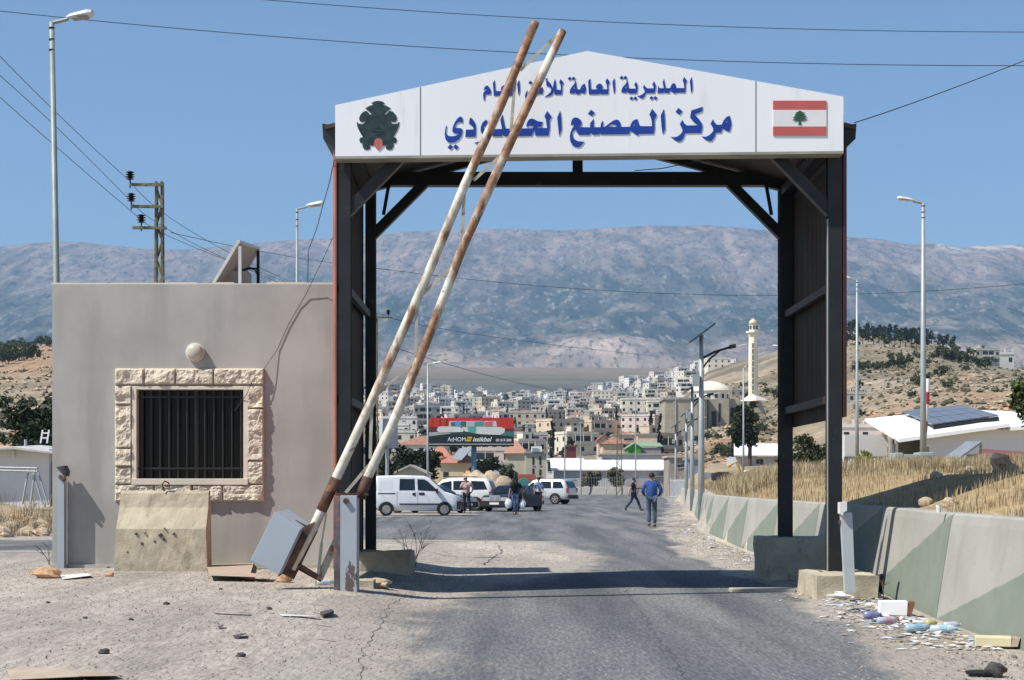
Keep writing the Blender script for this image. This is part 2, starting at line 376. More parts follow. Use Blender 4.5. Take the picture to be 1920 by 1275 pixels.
def grid_obj(name, X, Y, Z, material, col=None, attrs=None, mask=None):
    r, c = X.shape; me = bpy.data.meshes.new(name)
    V = np.stack([X, Y, Z], -1).reshape(-1, 3)
    i = (np.arange(r - 1)[:, None] * c + np.arange(c - 1)[None, :])
    F = np.stack([i, i + 1, i + c + 1, i + c], -1)
    if mask is not None: F = F[mask]
    F = F.reshape(-1, 4)
    me.vertices.add(len(V)); me.vertices.foreach_set('co', V.astype(np.float32).ravel())
    me.loops.add(F.size); me.loops.foreach_set('vertex_index', F.astype(np.int32).ravel())
    me.polygons.add(len(F)); me.polygons.foreach_set('loop_start', np.arange(0, F.size, 4, dtype=np.int32))
    me.polygons.foreach_set('loop_total', np.full(len(F), 4, np.int32)); me.update(calc_edges=True); me.validate()
    me.polygons.foreach_set('use_smooth', np.ones(len(me.polygons), bool))
    if col is not None:
        a = me.color_attributes.new('soil', 'FLOAT_COLOR', 'POINT')
        a.data.foreach_set('color', np.concatenate([col.reshape(-1, 3), np.ones((len(V), 1))], 1).astype(np.float32).ravel())
    for k, v in (attrs or {}).items():
        a = me.attributes.new(k, 'FLOAT', 'POINT'); a.data.foreach_set('value', v.astype(np.float32).ravel())
    me.materials.append(material); o = bpy.data.objects.new(name, me); COL.objects.link(o); o['kind'] = 'structure'
    if mask is not None:
        bm = bmesh.new(); bm.from_mesh(me); bmesh.ops.delete(bm, geom=[v for v in bm.verts if not v.link_faces], context='VERTS'); bm.to_mesh(me); bm.free()
    return o
def asphalt(X, Y):
    """1 on asphalt, 0 on dust and gravel (how far the surface is paved or swept)"""
    n = fbm(X * .55, Y * .3, 4, 21) - .5
    left = np.interp(Y, [-10, 10, 14, 18, 22, 27, 33, 42, 48, 62, 80, 110], [-2.0, -1.7, -1.25, -1.45, -1.0, .1, 1.2, .6, -14, -14, -2.4, -2])
    a = sstep(-.35, 1.5, X - left + n * 1.7)
    a = np.maximum(a, sstep(42, 46, Y + n * 5) * sstep(74, 66, Y + n * 9) * (X > -11))
    a = np.maximum(a, sstep(86, 96, Y + n * 12) * sstep(-1, 3, X) )
    a = np.maximum(a, sstep(31.5, 33.5, Y + n) * sstep(44, 42, Y + n) * sstep(-6, -9, X))
    edge = np.interp(Y, [0, 14, 22, 30, 60, 120, 240], [1.0, 1.15, 1.25, 1.3, 1.2, 1.0, 1.0])
    a = a * sstep(.15, .75, (wallx(Y) - X - edge * (.75 + n * 1.3)))
    return np.clip(a, 0, 1)

def ground_mat():
    m, t, b = nt('dry soil and gravel'); tc = N(t, "ShaderNodeTexCoord").outputs['Object']
    at = N(t, "ShaderNodeVertexColor"); at.layer_name = 'soil'
    big = noise(t, tc, .035, 6); mid = noise(t, tc, .7, 7, .62, (1, .25, 1)); fine = noise(t, tc, 9, 8, .75, (1, .16, 1)); gr = noise(t, tc, 34, 4, .7, (1, .16, 1))
    c = mix(t, 1.0, at.outputs[0], mix(t, ramp(t, mid, .3, .7), (.78, .78, .78), (1.18, 1.17, 1.15)), 'MULTIPLY')
    c = mix(t, 1.0, c, mix(t, ramp(t, big, .35, .65), (.85, .86, .88), (1.1, 1.08, 1.04)), 'MULTIPLY')
    c = mix(t, 1.0, c, mix(t, ramp(t, fine, .35, .66), (.80, .80, .80), (1.12, 1.12, 1.12)), 'MULTIPLY')
    c = mix(t, 1.0, c, mix(t, ramp(t, gr, .40, .60), (.80, .79, .78), (1.13, 1.13, 1.13)), 'MULTIPLY')
    vo = N(t, "ShaderNodeTexVoronoi"); vo.inputs['Scale'].default_value = 3.2; t.links.new(tc, vo.inputs['Vector'])
    peb = ramp(t, vo.outputs['Distance'], .05, .11, True)
    c = mix(t, mix(t, 1.0, peb, ramp(t, noise(t, tc, 1.3, 2), .5, .6), 'MULTIPLY'), c, (.12, .11, .10))
    t.links.new(c, b.inputs['Base Color']); b.inputs['Roughness'].default_value = .95; b.inputs['Specular IOR Level'].default_value = .15
    bumpn(t, b, noise(t, tc, 22, 9, .7), .22, .02); return m
def road_mat():
    m, t, b = nt('worn asphalt'); tc = N(t, "ShaderNodeTexCoord").outputs['Object']
    at = N(t, "ShaderNodeAttribute"); at.attribute_name = 'paved'
    f1 = noise(t, tc, 32, 5, .75, (1, .16, 1)); f2 = noise(t, tc, 40, 3, .6, (1, .16, 1)); st = noise(t, tc, 1.0, 5, .55, (1.1, .07, 1)); pat = noise(t, tc, .22, 5, .6)
    asp = mix(t, ramp(t, st, .34, .66), (.088, .092, .097), (.205, .203, .195))
    asp = mix(t, ramp(t, pat, .4, .62), asp, mix(t, .5, asp, (.125, .13, .136)))
    asp = mix(t, 1.0, asp, mix(t, ramp(t, f1, .36, .64), (.66, .66, .67), (1.28, 1.27, 1.25)), 'MULTIPLY')
    asp = mix(t, mix(t, 1.0, ramp(t, f2, .63, .70), ramp(t, st, .4, .55), 'MULTIPLY'), asp, (.40, .38, .34))
    dirt = mix(t, ramp(t, noise(t, tc, .8, 6, .6, (1, .3, 1)), .3, .7), (.31, .275, .23), (.41, .37, .315))
    dirt = mix(t, 1.0, dirt, mix(t, ramp(t, f1, .36, .62), (.75, .75, .75), (1.15, 1.15, 1.15)), 'MULTIPLY')
    e = N(t, "ShaderNodeMath", operation='ADD'); t.links.new(at.outputs['Fac'], e.inputs[0])
    s = N(t, "ShaderNodeMath", operation='MULTIPLY_ADD'); t.links.new(noise(t, tc, 2.2, 9, .68, (1, .3, 1)), s.inputs[0]); s.inputs[1].default_value = 1.3; s.inputs[2].default_value = -.65
    t.links.new(s.outputs[0], e.inputs[1])
    c = mix(t, ramp(t, e.outputs[0], .22, .78), dirt, asp)
    t.links.new(c, b.inputs['Base Color']); b.inputs['Roughness'].default_value = .85; b.inputs['Specular IOR Level'].default_value = .3
    bumpn(t, b, noise(t, tc, 60, 6, .7), .45, .012); return m

nr, nc = 330, 300
yy = np.concatenate([np.linspace(-45, 8, 24)[:-1], np.geomspace(8, 5300, nr)])
uu = np.linspace(-.66, .66, nc)
YG = np.repeat(yy[:, None], nc, 1); XG = uu[None, :] * (np.abs(YG) + 16)
ZG = zfun(XG, YG); PXG = 960 + XG / np.maximum(YG, 5) * FPX
def blend(c, w, col): return c * (1 - w[..., None]) + np.array(col) * w[..., None]
nz = fbm(XG * .02, YG * .02, 5, 31); nz2 = fbm(XG * .2, YG * .2, 4, 32)
soil = np.ones(XG.shape + (3,)) * np.array((.42, .378, .325))
wd = XG - wallx(YG) - .2
soil = blend(soil, sstep(.05, .3, wd) * sstep(330, 300, YG), (.36, .27, .15))
soil = blend(soil, sstep(120, 190, YG), (.37, .30, .21))
soil = blend(soil, sstep(150, 260, YG) * sstep(.45, .6, nz) * .7, (.24, .20, .13))
soil = blend(soil, ((PXG > 640) & (PXG < 1300)) * sstep(220, 280, YG) * sstep(1700, 1550, YG) * .75, (.27, .235, .19))
red = ((PXG > 1190) & (PXG < 1475)) * sstep(205, 250, YG) * sstep(395, 360, YG)
soil = blend(soil, red * sstep(.3, .55, nz2 + .1), (.38, .235, .15))
red = (PXG > 1560) * sstep(118, 140, YG) * sstep(250, 215, YG)
soil = blend(soil, red * .8 * sstep(.35, .6, nz2 + .08), (.40, .26, .155))
hl = (YG > 240) * sstep(240, 320, YG) * sstep(1100, 900, YG) * ((PXG > 1230) | (PXG < 300))
soil = blend(soil, hl * sstep(.50, .58, fbm(XG * .012, YG * .10, 4, 35)) * .55, (.20, .17, .105))
soil = blend(soil, hl * sstep(.54, .60, fbm(XG * .12, YG * .05, 4, 36)) * .6, (.48, .42, .33))
soil = blend(soil, hl * sstep(.56, .62, fbm(XG * .09, YG * .06, 4, 37)) * .6, (.16, .145, .09))
leftb = (PXG < 500) & (YG > 46)
soil = blend(soil, leftb * sstep(46, 52, YG) * sstep(62, 55, YG), (.42, .33, .22))
soil = blend(soil, leftb * sstep(66, 80, YG) * sstep(150, 110, YG) * sstep(.4, .55, nz2), (.33, .17, .09))
soil = blend(soil, leftb * sstep(230, 380, YG) * sstep(800, 640, YG) * .8, (.40, .26, .165))
pl = sstep(1650, 1900, YG); fld = fbm(XG * .0016, YG * .010, 4, 40)
soil = blend(soil, pl, (.135, .137, .118)); soil = blend(soil, pl * sstep(.45, .6, fld), (.20, .18, .115))
soil = blend(soil, pl * .85 * sstep(2500, 3900, YG + 1500 * (fbm(XG * .001, YG * .001, 4, 41) - .5)), (.34, .25, .19))
ground = grid_obj('ground', XG, YG, ZG, ground_mat(), soil)

xs = np.arange(-13, 24, .16); ys = np.concatenate([np.arange(-6, 60, .2), np.geomspace(60, 244, 150)])
XR, YR = np.meshgrid(xs, ys); PV = asphalt(XR, YR)
msk = (PV[:-1, :-1] + PV[1:, :-1] + PV[:-1, 1:] + PV[1:, 1:] > .04)
RM = road_mat()
road = grid_obj('road', XR, YR, zfun(XR, YR) + .004 + .0001 * np.maximum(0, YR - 30), RM, None, {'paved': PV}, msk)
# cracks and a worn seam in the asphalt
ck = MB(); rr = random.Random(3)
def crack(pts, w):
    P0 = []
    for (a, b), (c, d) in zip(pts[:-1], pts[1:]):
        n = max(2, int(math.hypot(c - a, d - b) / .25))
        for i in range(n):
            f = i / n; P0.append((a + (c - a) * f + rr.uniform(-.035, .035), b + (d - b) * f))
    for i in range(len(P0) - 1):
        (x, y), (x2, y2) = P0[i], P0[i + 1]; ww = w * rr.uniform(.4, 1.2)
        ck.add([(x - ww, y, gz(x, y) + .008), (x + ww, y, gz(x, y) + .008), (x2 + ww, y2, gz(x2, y2) + .008), (x2 - ww, y2, gz(x2, y2) + .008)], [(0, 1, 2, 3)])
gp = lambda px, py: (PX(px, 4480 / (py - 909)), 4480 / (py - 909))
crack([gp(676, 1285), gp(682, 1225), gp(722, 1165), gp(728, 1143), gp(775, 1118)], .004)
crack([gp(1295, 1285), gp(1262, 1235), gp(1205, 1155), gp(1180, 1120), gp(1172, 1095)], .004)
crack([gp(905, 1060), gp(940, 1035), gp(935, 1022)], .012)
cko = ck.build('crack', mat('crack filled with dark grit', (.085, .082, .078), .95), road)
# ------------------------------------------------------------------ mountains beyond the plain
RIDGE = [(-1500, 470), (-400, 466), (-100, 458), (0, 462), (60, 456), (110, 453), (170, 456), (240, 464), (300, 468), (360, 468), (420, 461), (500, 455), (560, 449), (620, 447), (700, 441), (760, 435), (820, 432), (900, 431), (960, 429), (1020, 432), (1100, 431), (1160, 426), (1220, 423), (1290, 424), (1330, 422), (1400, 429), (1460, 434), (1520, 441), (1580, 443), (1640, 447), (1700, 458), (1760, 457), (1790, 464), (1850, 460), (1900, 459), (1960, 466), (2200, 480), (3500, 500)]
def build_mountains():
    pxs = np.linspace(-1300, 3200, 560); ts = np.concatenate([[-.03], np.linspace(0, 1, 170), np.linspace(1.04, 1.5, 8)])
    T, Q = np.meshgrid(ts, pxs, indexing='ij')
    yr = np.interp(Q, [a for a, b in RIDGE], [b for a, b in RIDGE])
    Y = 4900 + 3300 * T; X = (Q - 960) / FPX * Y
    zr = PZ(yr, 8200); zb = PZ(np.interp(Q, [-1000, 600, 1000, 1500, 1900, 2600], [700, 699, 703, 690, 668, 660]), 4900)
    sp = fbm(X / 620, Y / 900, 6, 51, True); sp2 = fbm(X / 170, Y / 260, 5, 52, True)
    T = np.clip(T, 0, None) if False else T; Tp = np.maximum(T, 0); prof = Tp ** 1.12 * .90 + .10 * sstep(.55, 1, T)
    amp = np.sin(np.pi * np.clip(T, 0, 1)) ** .8
    z = zb + (zr - zb) * np.clip(prof, 0, 1) + amp * (120 * (sp - .52) + 22 * (sp2 - .5))
    z = z + amp * 34 * (fbm(X / 85, Y / 1500, 5, 58, True) - .5); z = z + 6 * (fbm(X / 60, Y / 90, 4, 53, True) - .5) * np.minimum(1, T * 3) * (T <= 1)
    # low bare spur in front of the slope
    spur = sstep(.0, .03, T) * np.exp(-((Q - 1145) / 105) ** 2 - ((T - .085) / .085) ** 2) * 75; z = z + spur * (.8 + .4 * sp2)
    z = np.where(T > 1, zr - (T - 1) * 900, z); z = np.where(T < 0, zb - 60, z)
    yp = HZ - (z - CAMZ) / Y * FPX
    h = (z - zb) / np.maximum(zr - zb, 1); nn = fbm(X / 240, Y / 700, 5, 54); n2 = fbm(X / 45, Y / 190, 4, 55)
    c = np.ones(X.shape + (3,)) * np.array((.060, .070, .062))
    c = blend(c, sstep(.50, .60, n2) * .6, (.16, .15, .13))
    c = blend(c, sstep(.42, .85, h + (nn - .5) * .6), (.30, .235, .205))
    c = blend(c, sstep(.5, .62, fbm(X / 26, Y / 110, 3, 56)) * sstep(.3, .6, h) * .5, (.12, .115, .10))
    c = blend(c, sstep(.17, .02, h + (nn - .5) * .25), (.34, .265, .21))
    c = blend(c, np.clip(spur / 50, 0, 1) ** 1.5 * sstep(.35, .5, nn + .1), (.50, .40, .32))
    c = blend(c, sstep(.60, .66, fbm(X / 130, Y / 200, 4, 57)) * sstep(.8, .6, h) * .6, (.25, .20, .16))
    c = blend(c, (Q > 1755) * sstep(.90, .955, h + (nn - .5) * .09) * sstep(.46, .54, n2 + .10), (.56, .49, .42))
    m, t, b = nt('scrub and limestone'); tc = N(t, "ShaderNodeTexCoord").outputs['Object']
    at = N(t, "ShaderNodeVertexColor"); at.layer_name = 'soil'
    f1 = noise(t, tc, .012, 9, .72, (1, .25, .6)); f2 = noise(t, tc, .030, 5, .75, (1, .25, .6))
    cc = mix(t, 1.0, at.outputs[0], mix(t, ramp(t, f1, .36, .64), (.62, .66, .70), (1.35, 1.3, 1.24)), 'MULTIPLY')
    cc = mix(t, ramp(t, f2, .55, .64), cc, mix(t, .7, cc, (.36, .34, .31)))
    f3 = noise(t, tc, .045, 3, .7, (1, .25, .6)); cc = mix(t, ramp(t, f3, .54, .62), cc, mix(t, .6, cc, (.018, .026, .02)))
    t.links.new(cc, b.inputs['Base Color']); b.inputs['Roughness'].default_value = 1; b.inputs['Specular IOR Level'].default_value = 0
    return grid_obj('mountains', X, Y, z, m, c)
build_mountains()

# ------------------------------------------------------------------ air between here and the mountains
hz = MB().box(-4200, 5200, -60, 8800, -1.5, 1310)
hm = bpy.data.materials.new('haze'); hm.use_nodes = True; t = hm.node_tree; t.nodes.clear()
pv = t.nodes.new('ShaderNodeVolumePrincipled'); pv.inputs['Color'].default_value = (.40, .68, 1, 1); pv.inputs['Density'].default_value = 9.8e-5; pv.inputs['Anisotropy'].default_value = .1
mo = t.nodes.new('ShaderNodeOutputMaterial'); t.links.new(pv.outputs[0], mo.inputs['Volume'])
ho = hz.build('haze', hm); ho['kind'] = 'stuff'; tag(ho, 'thin blue summer haze filling the valley air', 'haze')

# ------------------------------------------------------------------ the border gate
YF, YR_ = 21.5, 25.4
XL0, XL1, XR0, XR1 = -2.215, -2.035, 3.985, 4.18
gate = thing('border_gate', 'black steel frame gate over the road with white pitched sign above it', 'gate', ((XL0 + XR1) / 2, YF, 0))
def hbeam(mb, x0, x1, y0, y1, z0, z1):          # H column, flanges facing the camera and away
    t = .018; mb.box(x0, x1, y0, y0 + t, z0, z1); mb.box(x0, x1, y1 - t, y1, z0, z1)
    xc = (x0 + x1) / 2; mb.box(xc - .008, xc + .008, y0 + t, y1 - t, z0, z1)
for x0, x1, y, zb in ((XL0 + .035, XL1, YF, .1), (XR0, XR1 - .02, YF, .28), (XL0 + .03, XL1, YR_, .3), (XR0, XR1, YR_, .6)):
    mb = MB(); hbeam(mb, x0, x1, y, y + .2, zb, 5.86); o = mb.build('post', M['steel_dark'], gate)
    MB().box(x0 - .09, x1 + .09, y - .08, y + .28, zb, zb + .025).build('base_plate', M['steel_dark'], o)
# pale strip down the inner edge of the front right post
MB().box(XR0 - .012, XR0 - .001, YF - .004, YF + .05, .3, 4.75).build('edge_strip', M['steel_rim'], gate)
for y in (YF, YR_):
    MB().box(XL0, XR1, y + .003, y + .197, 5.86, 6.06).build('cross_beam', M['steel_dark'], gate)
    xm, zr = .98, 6.62
    for x0 in (XL0, XR1):
        MB().bar((x0, y + .1, 5.80), (xm, y + .1, zr), .1, .13, 0, (0, 1, 0)).build('rafter', M['steel_dark'], gate)
    MB().box(xm - .075, xm + .075, y + .03, y + .17, 6.06, 6.58).build('king_post', M['steel_dark'], gate)
for y, zl in ((YF, 4.85), (YR_, 5.12)):
    for xp, s in ((XL1, 1), (XR0, -1)):
        MB().bar((xp - s * .05, y + .1, zl), (xp + s * (5.9 - zl) * .93, y + .1, 5.9), .14, .15, 0, (0, 1, 0)).build('knee_brace', M['steel_dark'], gate)
for xp, s in ((XL1, 1), (XR0, -1)):
    MB().bar((xp + s * .12, YR_ + .02, 5.42), (xp + s * .2, YR_ + .02, 5.87), .05, .03).build('strut', M['steel_dark'], gate)
    MB().bar((xp - s * .1, YF + .15, 5.78), (xp - s * .1, YR_ + .05, 5.78), .16, .14, 0, (0, 0, 1)).build('side_beam', M['steel_dark'], gate)
    for z in (3.93, 2.5):
        MB().bar((xp - s * .1, YF + .2, z), (xp - s * .1, YR_, z), .07, .1, 0, (0, 0, 1)).build('girt', mat('brown girt steel', (.03, .018, .014), .6), gate)
def corrugated(x, y0, y1, z0, z1, s):           # sheet with real folds, orange outside and brown inside
    mb = MB(); n = int((y1 - y0) / .1); pts = []
    for i in range(n * 4 + 1):
        k = i % 4; pts.append((x + s * (.028 if k in (1, 2) else 0), y0 + (y1 - y0) * i / (n * 4)))
    for i in range(len(pts) - 1):
        (xa, ya), (xb, yb) = pts[i], pts[i + 1]
        mb.add([(xa, ya, z0), (xb, yb, z0), (xb, yb, z1), (xa, ya, z1)], [(0, 1, 2, 3)], 0)
        mb.add([(xa + s * .006, ya, z0), (xb + s * .006, yb, z0), (xb + s * .006, yb, z1), (xa + s * .006, ya, z1)], [(0, 1, 2, 3)], 1)
    return mb
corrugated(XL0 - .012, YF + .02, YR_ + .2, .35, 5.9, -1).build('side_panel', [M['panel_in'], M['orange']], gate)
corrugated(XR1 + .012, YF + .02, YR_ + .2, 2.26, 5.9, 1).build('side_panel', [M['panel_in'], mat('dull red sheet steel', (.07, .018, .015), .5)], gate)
MB().box(XL0 - .012, XL0 + .004, YF - .012, YF + .01, .3, 5.56).build('corner_flashing', M['orange'], gate)
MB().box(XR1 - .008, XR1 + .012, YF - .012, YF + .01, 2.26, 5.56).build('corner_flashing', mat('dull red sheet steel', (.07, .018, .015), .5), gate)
rf = MB()
for (xa, za, xb, zb) in ((XL0 - .13, 5.86, .98, 6.72), (.98, 6.72, XR1 + .13, 5.86)):
    rf.prism([[(xa, YF - .1, za), (xb, YF - .1, zb), (xb, YR_ + .35, zb), (xa, YR_ + .35, za)]], (0, 0, .05))
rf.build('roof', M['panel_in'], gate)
for x0, s in ((XL0 - .17, 1), (XR1 + .15, -1)):   # box gutters at the eaves
    g = MB(); z0 = 5.78
    g.prism([[(x0, YF - .05, z0 + .16), (x0 + s * .012, YF - .05, z0 - .03), (x0 + s * .15, YF - .05, z0 - .16), (x0 + s * .15, YF - .05, z0 + .14)]], (0, YR_ + .3 - YF, 0))
    g.build('gutter', M['steel_dark'], gate)
for x0, x1, y0, y1, z1, zb in ((-2.5, -1.52, 24.75, 26.0, .42, -.05), (3.72, 4.72, 24.95, 26.0, .62, -.1), (3.72, 4.42, 20.75, 21.98, .30, -.1), (-2.42, -1.75, 21.2, 22.0, .22, -.05)):
    f = MB(); f.prism([[(x0 - .03, y0 - .03, zb), (x1 + .03, y0 - .03, zb), (x1 + .03, y1 + .03, zb), (x0 - .03, y1 + .03, zb)]], (0, 0, z1 - zb))
    fo = f.build('concrete_footing', M['concrete_yel'], gate, bevel=.05)
    bm = bmesh.new(); bm.from_mesh(fo.data); bmesh.ops.subdivide_edges(bm, edges=bm.edges, cuts=5, use_grid_fill=True)
    for v in bm.verts:
        k = Vector((v.co.x * 3, v.co.y * 3, v.co.z * 3)); from mathutils import noise as mno
        v.co += mno.noise_vector(k) * .035
    bm.to_mesh(fo.data); bm.free(); fo.modifiers.clear()

# the sign board: a shallow box with a pitched top, letters and emblems stand on its face
YS = 21.2
def S(px, py, y=YS): return P(px, py, y)
OUT = [(628.5, 293), (628.5, 197), (1101, 95.5), (1581.5, 181), (1581.5, 283)]
def signpoly(pts, y): return [S(px, py, YS).xz for px, py in pts]
sg = MB(); poly = [S(a, b) for a, b in OUT]
sg.prism([poly], (0, .26, 0))
sign = sg.build('sign_board', M['sign_white'], gate)
tr = MB(); a, b = S(628.5, 293), S(1581.5, 283)
tr.prism([[a + Vector((0, -.004, -.002)), b + Vector((0, -.004, -.002)), b + Vector((0, -.004, -.033)), a + Vector((0, -.004, -.033))]], (0, .27, 0))
tr.build('lower_trim', M['sign_edge'], sign)
sm = MB()
for px, y0, y1 in ((788, 163, 292), (1417, 152, 285)):
    q = [S(px - .7, y0), S(px + .7, y0), S(px + .7, y1), S(px - .7, y1)]; sm.prism([[p + Vector((0, -.004, 0)) for p in q]], (0, .003, 0))
sm.build('seam', M['seam'], sign)
def letters(name, items, parent, m, proud=.007):
    mb = MB()
    for (ox, oy, sc, loops) in items:
        mb.prism([[S(ox + u / sc, oy + v / sc) + Vector((0, -proud, 0)) for u, v in l] for l in loops], (0, proud - .001, 0))
    return mb.build(name, m, parent)
A_ = (820, 190, 10.667); B_ = (980, 190, 10.667); C_ = (1050, 190, 10.667); D_ = (1210, 190, 10.667)
E_ = (890, 135, 12.8); F_ = (1030, 130, 12.8); G_ = (1160, 130, 12.8)
L2 = [
 (*A_, [[(185,485),(178,560),(172,610),(185,660),(225,695),(290,702),(370,690),(435,655),(420,650),(350,640),(310,620),(300,590),(305,540),(315,500),(350,420),(400,345),(455,305),(490,315),(510,350),(505,400),(495,445),(480,415),(440,412),(390,440),(358,490),(352,520),(390,535),(470,540),(500,560),(500,620),(480,690),(430,770),(350,815),(270,832),(200,810),(160,750),(148,660),(155,580),(170,510)]]),
 (*A_, [[(258,860),(310,905),(265,970),(205,920)]]), (*A_, [[(365,860),(425,912),(380,970),(316,910)]]),
 (*A_, [[(655,325),(700,350),(750,420),(770,500),(772,580),(765,710),(562,710),(570,568),(720,565),(725,540),(700,500),(670,470),(632,445),(640,390)]]),
 (*A_, [[(970,368),(1005,400),(1030,470),(1040,560),(1030,650),(1000,730),(940,790),(870,835),(790,848),(740,830),(800,818),(870,788),(930,738),(958,690),(920,668),(885,640),(865,590),(870,510),(900,430)], [(925,520),(940,550),(980,560),(985,520),(960,490)]]),
 (*B_, [[(-610,560),(-412,552),(-447,375),(-407,262),(-345,548),(45,543),(190,540),(232,500),(150,487),(72,503),(82,440),(110,385),(140,355),(190,345),(240,365),(300,400),(400,412),(375,510),(300,512),(295,535),(488,535),(465,370),(435,295),(490,195),(580,305),(537,385),(540,540),(515,688),(255,688),(240,565),(180,690),(-370,700),(-405,655),(-422,700),(-605,702)]]),
 (*B_, [[(750,195),(768,320),(780,545),(768,600),(728,690),(715,560),(690,325)]]),
 (*C_, [[(310,322),(360,335),(410,370),(435,420),(425,470),(390,518),(600,520),(605,435),(670,350),(680,520),(810,518),(820,440),(858,390),(862,516),(890,515),(990,440),(1060,390),(1130,365),(1180,385),(1210,440),(1215,513),(1400,512),(1415,460),(1450,400),(1500,365),(1550,360),(1565,430),(1600,497),(1838,500),(1835,400),(1810,310),(1787,265),(1842,150),(1937,270),(1887,370),(1892,540),(1872,650),(1575,655),(1555,690),(1410,590),(1375,660),(820,665),(797,625),(785,668),(650,670),(618,625),(590,672),(370,672),(335,620),(320,560),(270,590),(245,640),(255,710),(300,770),(360,800),(485,810),(400,915),(330,922),(250,885),(205,800),(195,700),(210,620),(250,530),(285,490),(260,470),(215,465),(225,400),(260,340)], [(965,512),(1140,512),(1120,480),(1075,458),(1010,470)], [(1460,465),(1500,500),(1515,490),(1490,458)]]),
 (*C_, [[(620,170),(698,230),(635,297),(560,245)]]),
 (*D_, [[(368,155),(388,320),(395,560),(380,600),(345,655),(325,520),(305,285)]]),
 (*D_, [[(738,370),(775,440),(830,485),(1055,480),(950,400),(895,325),(918,185),(1145,110),(1132,205),(985,262),(1080,370),(1135,450),(1140,520),(1118,635),(795,640),(760,740),(710,800),(650,810),(580,770),(505,708),(570,720),(640,705),(700,660),(740,610),(742,570),(690,455)]]),
 (*D_, [[(660,135),(740,198),(680,270),(603,210)]]),
 (*D_, [[(1350,360),(1380,420),(1430,470),(1525,470),(1560,390),(1620,315),(1685,288),(1710,390),(1722,470),(1685,605),(1640,600),(1545,545),(1515,628),(1410,630),(1380,720),(1320,795),(1260,798),(1190,760),(1125,700),(1200,712),(1260,690),(1320,640),(1358,590),(1355,540),(1303,450)], [(1600,400),(1625,435),(1648,430),(1630,395)]])]
L1 = [
 (*E_, [[(285,320),(330,345),(370,400),(395,460),(380,540),(320,535),(255,545),(250,610),(228,700),(210,630),(200,550),(215,490),(260,455),(295,430),(255,415),(215,430),(235,370)]]),
 (*E_, [[(480,200),(500,460),(665,458),(628,425),(645,355),(700,318),(770,318),(815,370),(800,425),(775,458),(890,456),(875,350),(850,290),(895,205),(950,280),(925,370),(935,480),(920,572),(735,572),(715,540),(700,572),(460,572),(435,265)]]),
 (*E_, [[(1065,195),(1080,300),(1085,470),(1050,555),(1035,450),(1018,280)]]), (*E_, [[(1335,210),(1390,255),(1345,300),(1290,258)]]),
 (*E_, [[(1270,440),(1250,510),(1255,555),(1290,580),(1340,570),(1400,530),(1400,480),(1365,420),(1410,350),(1440,440),(1520,470),(1560,400),(1620,360),(1650,430),(1620,535),(1560,520),(1500,545),(1430,570),(1390,640),(1330,680),(1270,685),(1220,640),(1205,570),(1225,500)]]),
 (*E_, [[(1690,158),(1748,152),(1722,180),(1740,188),(1690,200),(1708,178)]]),
 (*F_, [[(-72,294),(-47,269),(8,314),(58,394),(78,470),(110,300),(135,235),(157,330),(170,492),(280,495),(270,375),(235,310),(270,235),(345,320),(310,380),(312,490),(300,605),(130,605),(122,500),(95,570),(50,620),(-20,650),(-110,660),(-40,610),(20,560),(45,500),(25,440),(-30,400),(-60,410),(-75,350)]]),
 (*F_, [[(490,178),(532,215),(490,268),(440,225)]]), (*F_, [[(575,178),(628,215),(585,268),(534,222)]]),
 (*F_, [[(630,275),(640,330),(665,480),(735,485),(760,420),(800,370),(850,345),(870,430),(882,490),(845,590),(750,555),(735,600),(650,603),(625,545),(600,585),(485,572),(500,480),(540,420),(590,360)], [(560,470),(615,470),(605,415)], [(790,425),(810,450),(830,445),(815,415)]]),
 (*F_, [[(980,220),(985,300),(1000,485),(1165,480),(1150,450),(1115,450),(1130,390),(1180,345),(1230,345),(1275,390),(1280,430),(1260,470),(1290,482),(1390,480),(1375,370),(1345,290),(1385,215),(1455,305),(1415,380),(1420,480),(1410,595),(1230,598),(1208,565),(1195,600),(948,600),(930,290)]]),
 (*F_, [[(1560,215),(1575,330),(1580,500),(1548,585),(1530,450),(1513,300)]]),
 (*G_, [[(70,155),(113,195),(70,248),(22,205)]]), (*G_, [[(155,155),(205,195),(165,248),(112,205)]]),
 (*G_, [[(205,250),(225,350),(245,465),(410,465),(400,420),(375,370),(410,300),(450,360),(455,430),(440,560),(420,580),(240,582),(205,520),(185,570),(60,548),(75,470),(110,410),(170,350)], [(140,455),(195,450),(185,400)]]),
 (*G_, [[(300,650),(348,690),(310,745),(260,700)]]), (*G_, [[(400,650),(447,690),(410,745),(352,700)]]),
 (*G_, [[(610,370),(650,430),(690,460),(840,458),(835,420),(808,365),(845,285),(888,380),(885,470),(860,570),(650,575),(620,660),(570,700),(530,695),(445,635),(510,632),(570,600),(620,560),(620,500),(580,435)]]),
 (*G_, [[(790,640),(833,680),(790,738),(738,688)]]), (*G_, [[(875,640),(928,685),(885,738),(836,690)]]),
 (*G_, [[(945,390),(965,455),(1080,455),(1060,330),(1055,310),(1083,230),(1130,455),(1235,452),(1255,390),(1300,340),(1350,335),(1360,380),(1385,450),(1575,452),(1560,340),(1535,260),(1570,183),(1640,270),(1605,350),(1610,450),(1595,560),(1375,560),(1345,590),(1235,510),(1215,570),(1110,570),(1090,520),(1075,570),(930,572)], [(1290,430),(1325,440),(1310,418)]]),
 (*G_, [[(1750,185),(1765,320),(1775,480),(1738,570),(1720,400),(1705,290)]])]
letters('lettering', L1, sign, M['blue']); letters('lettering', L2, sign, M['blue'], .008)
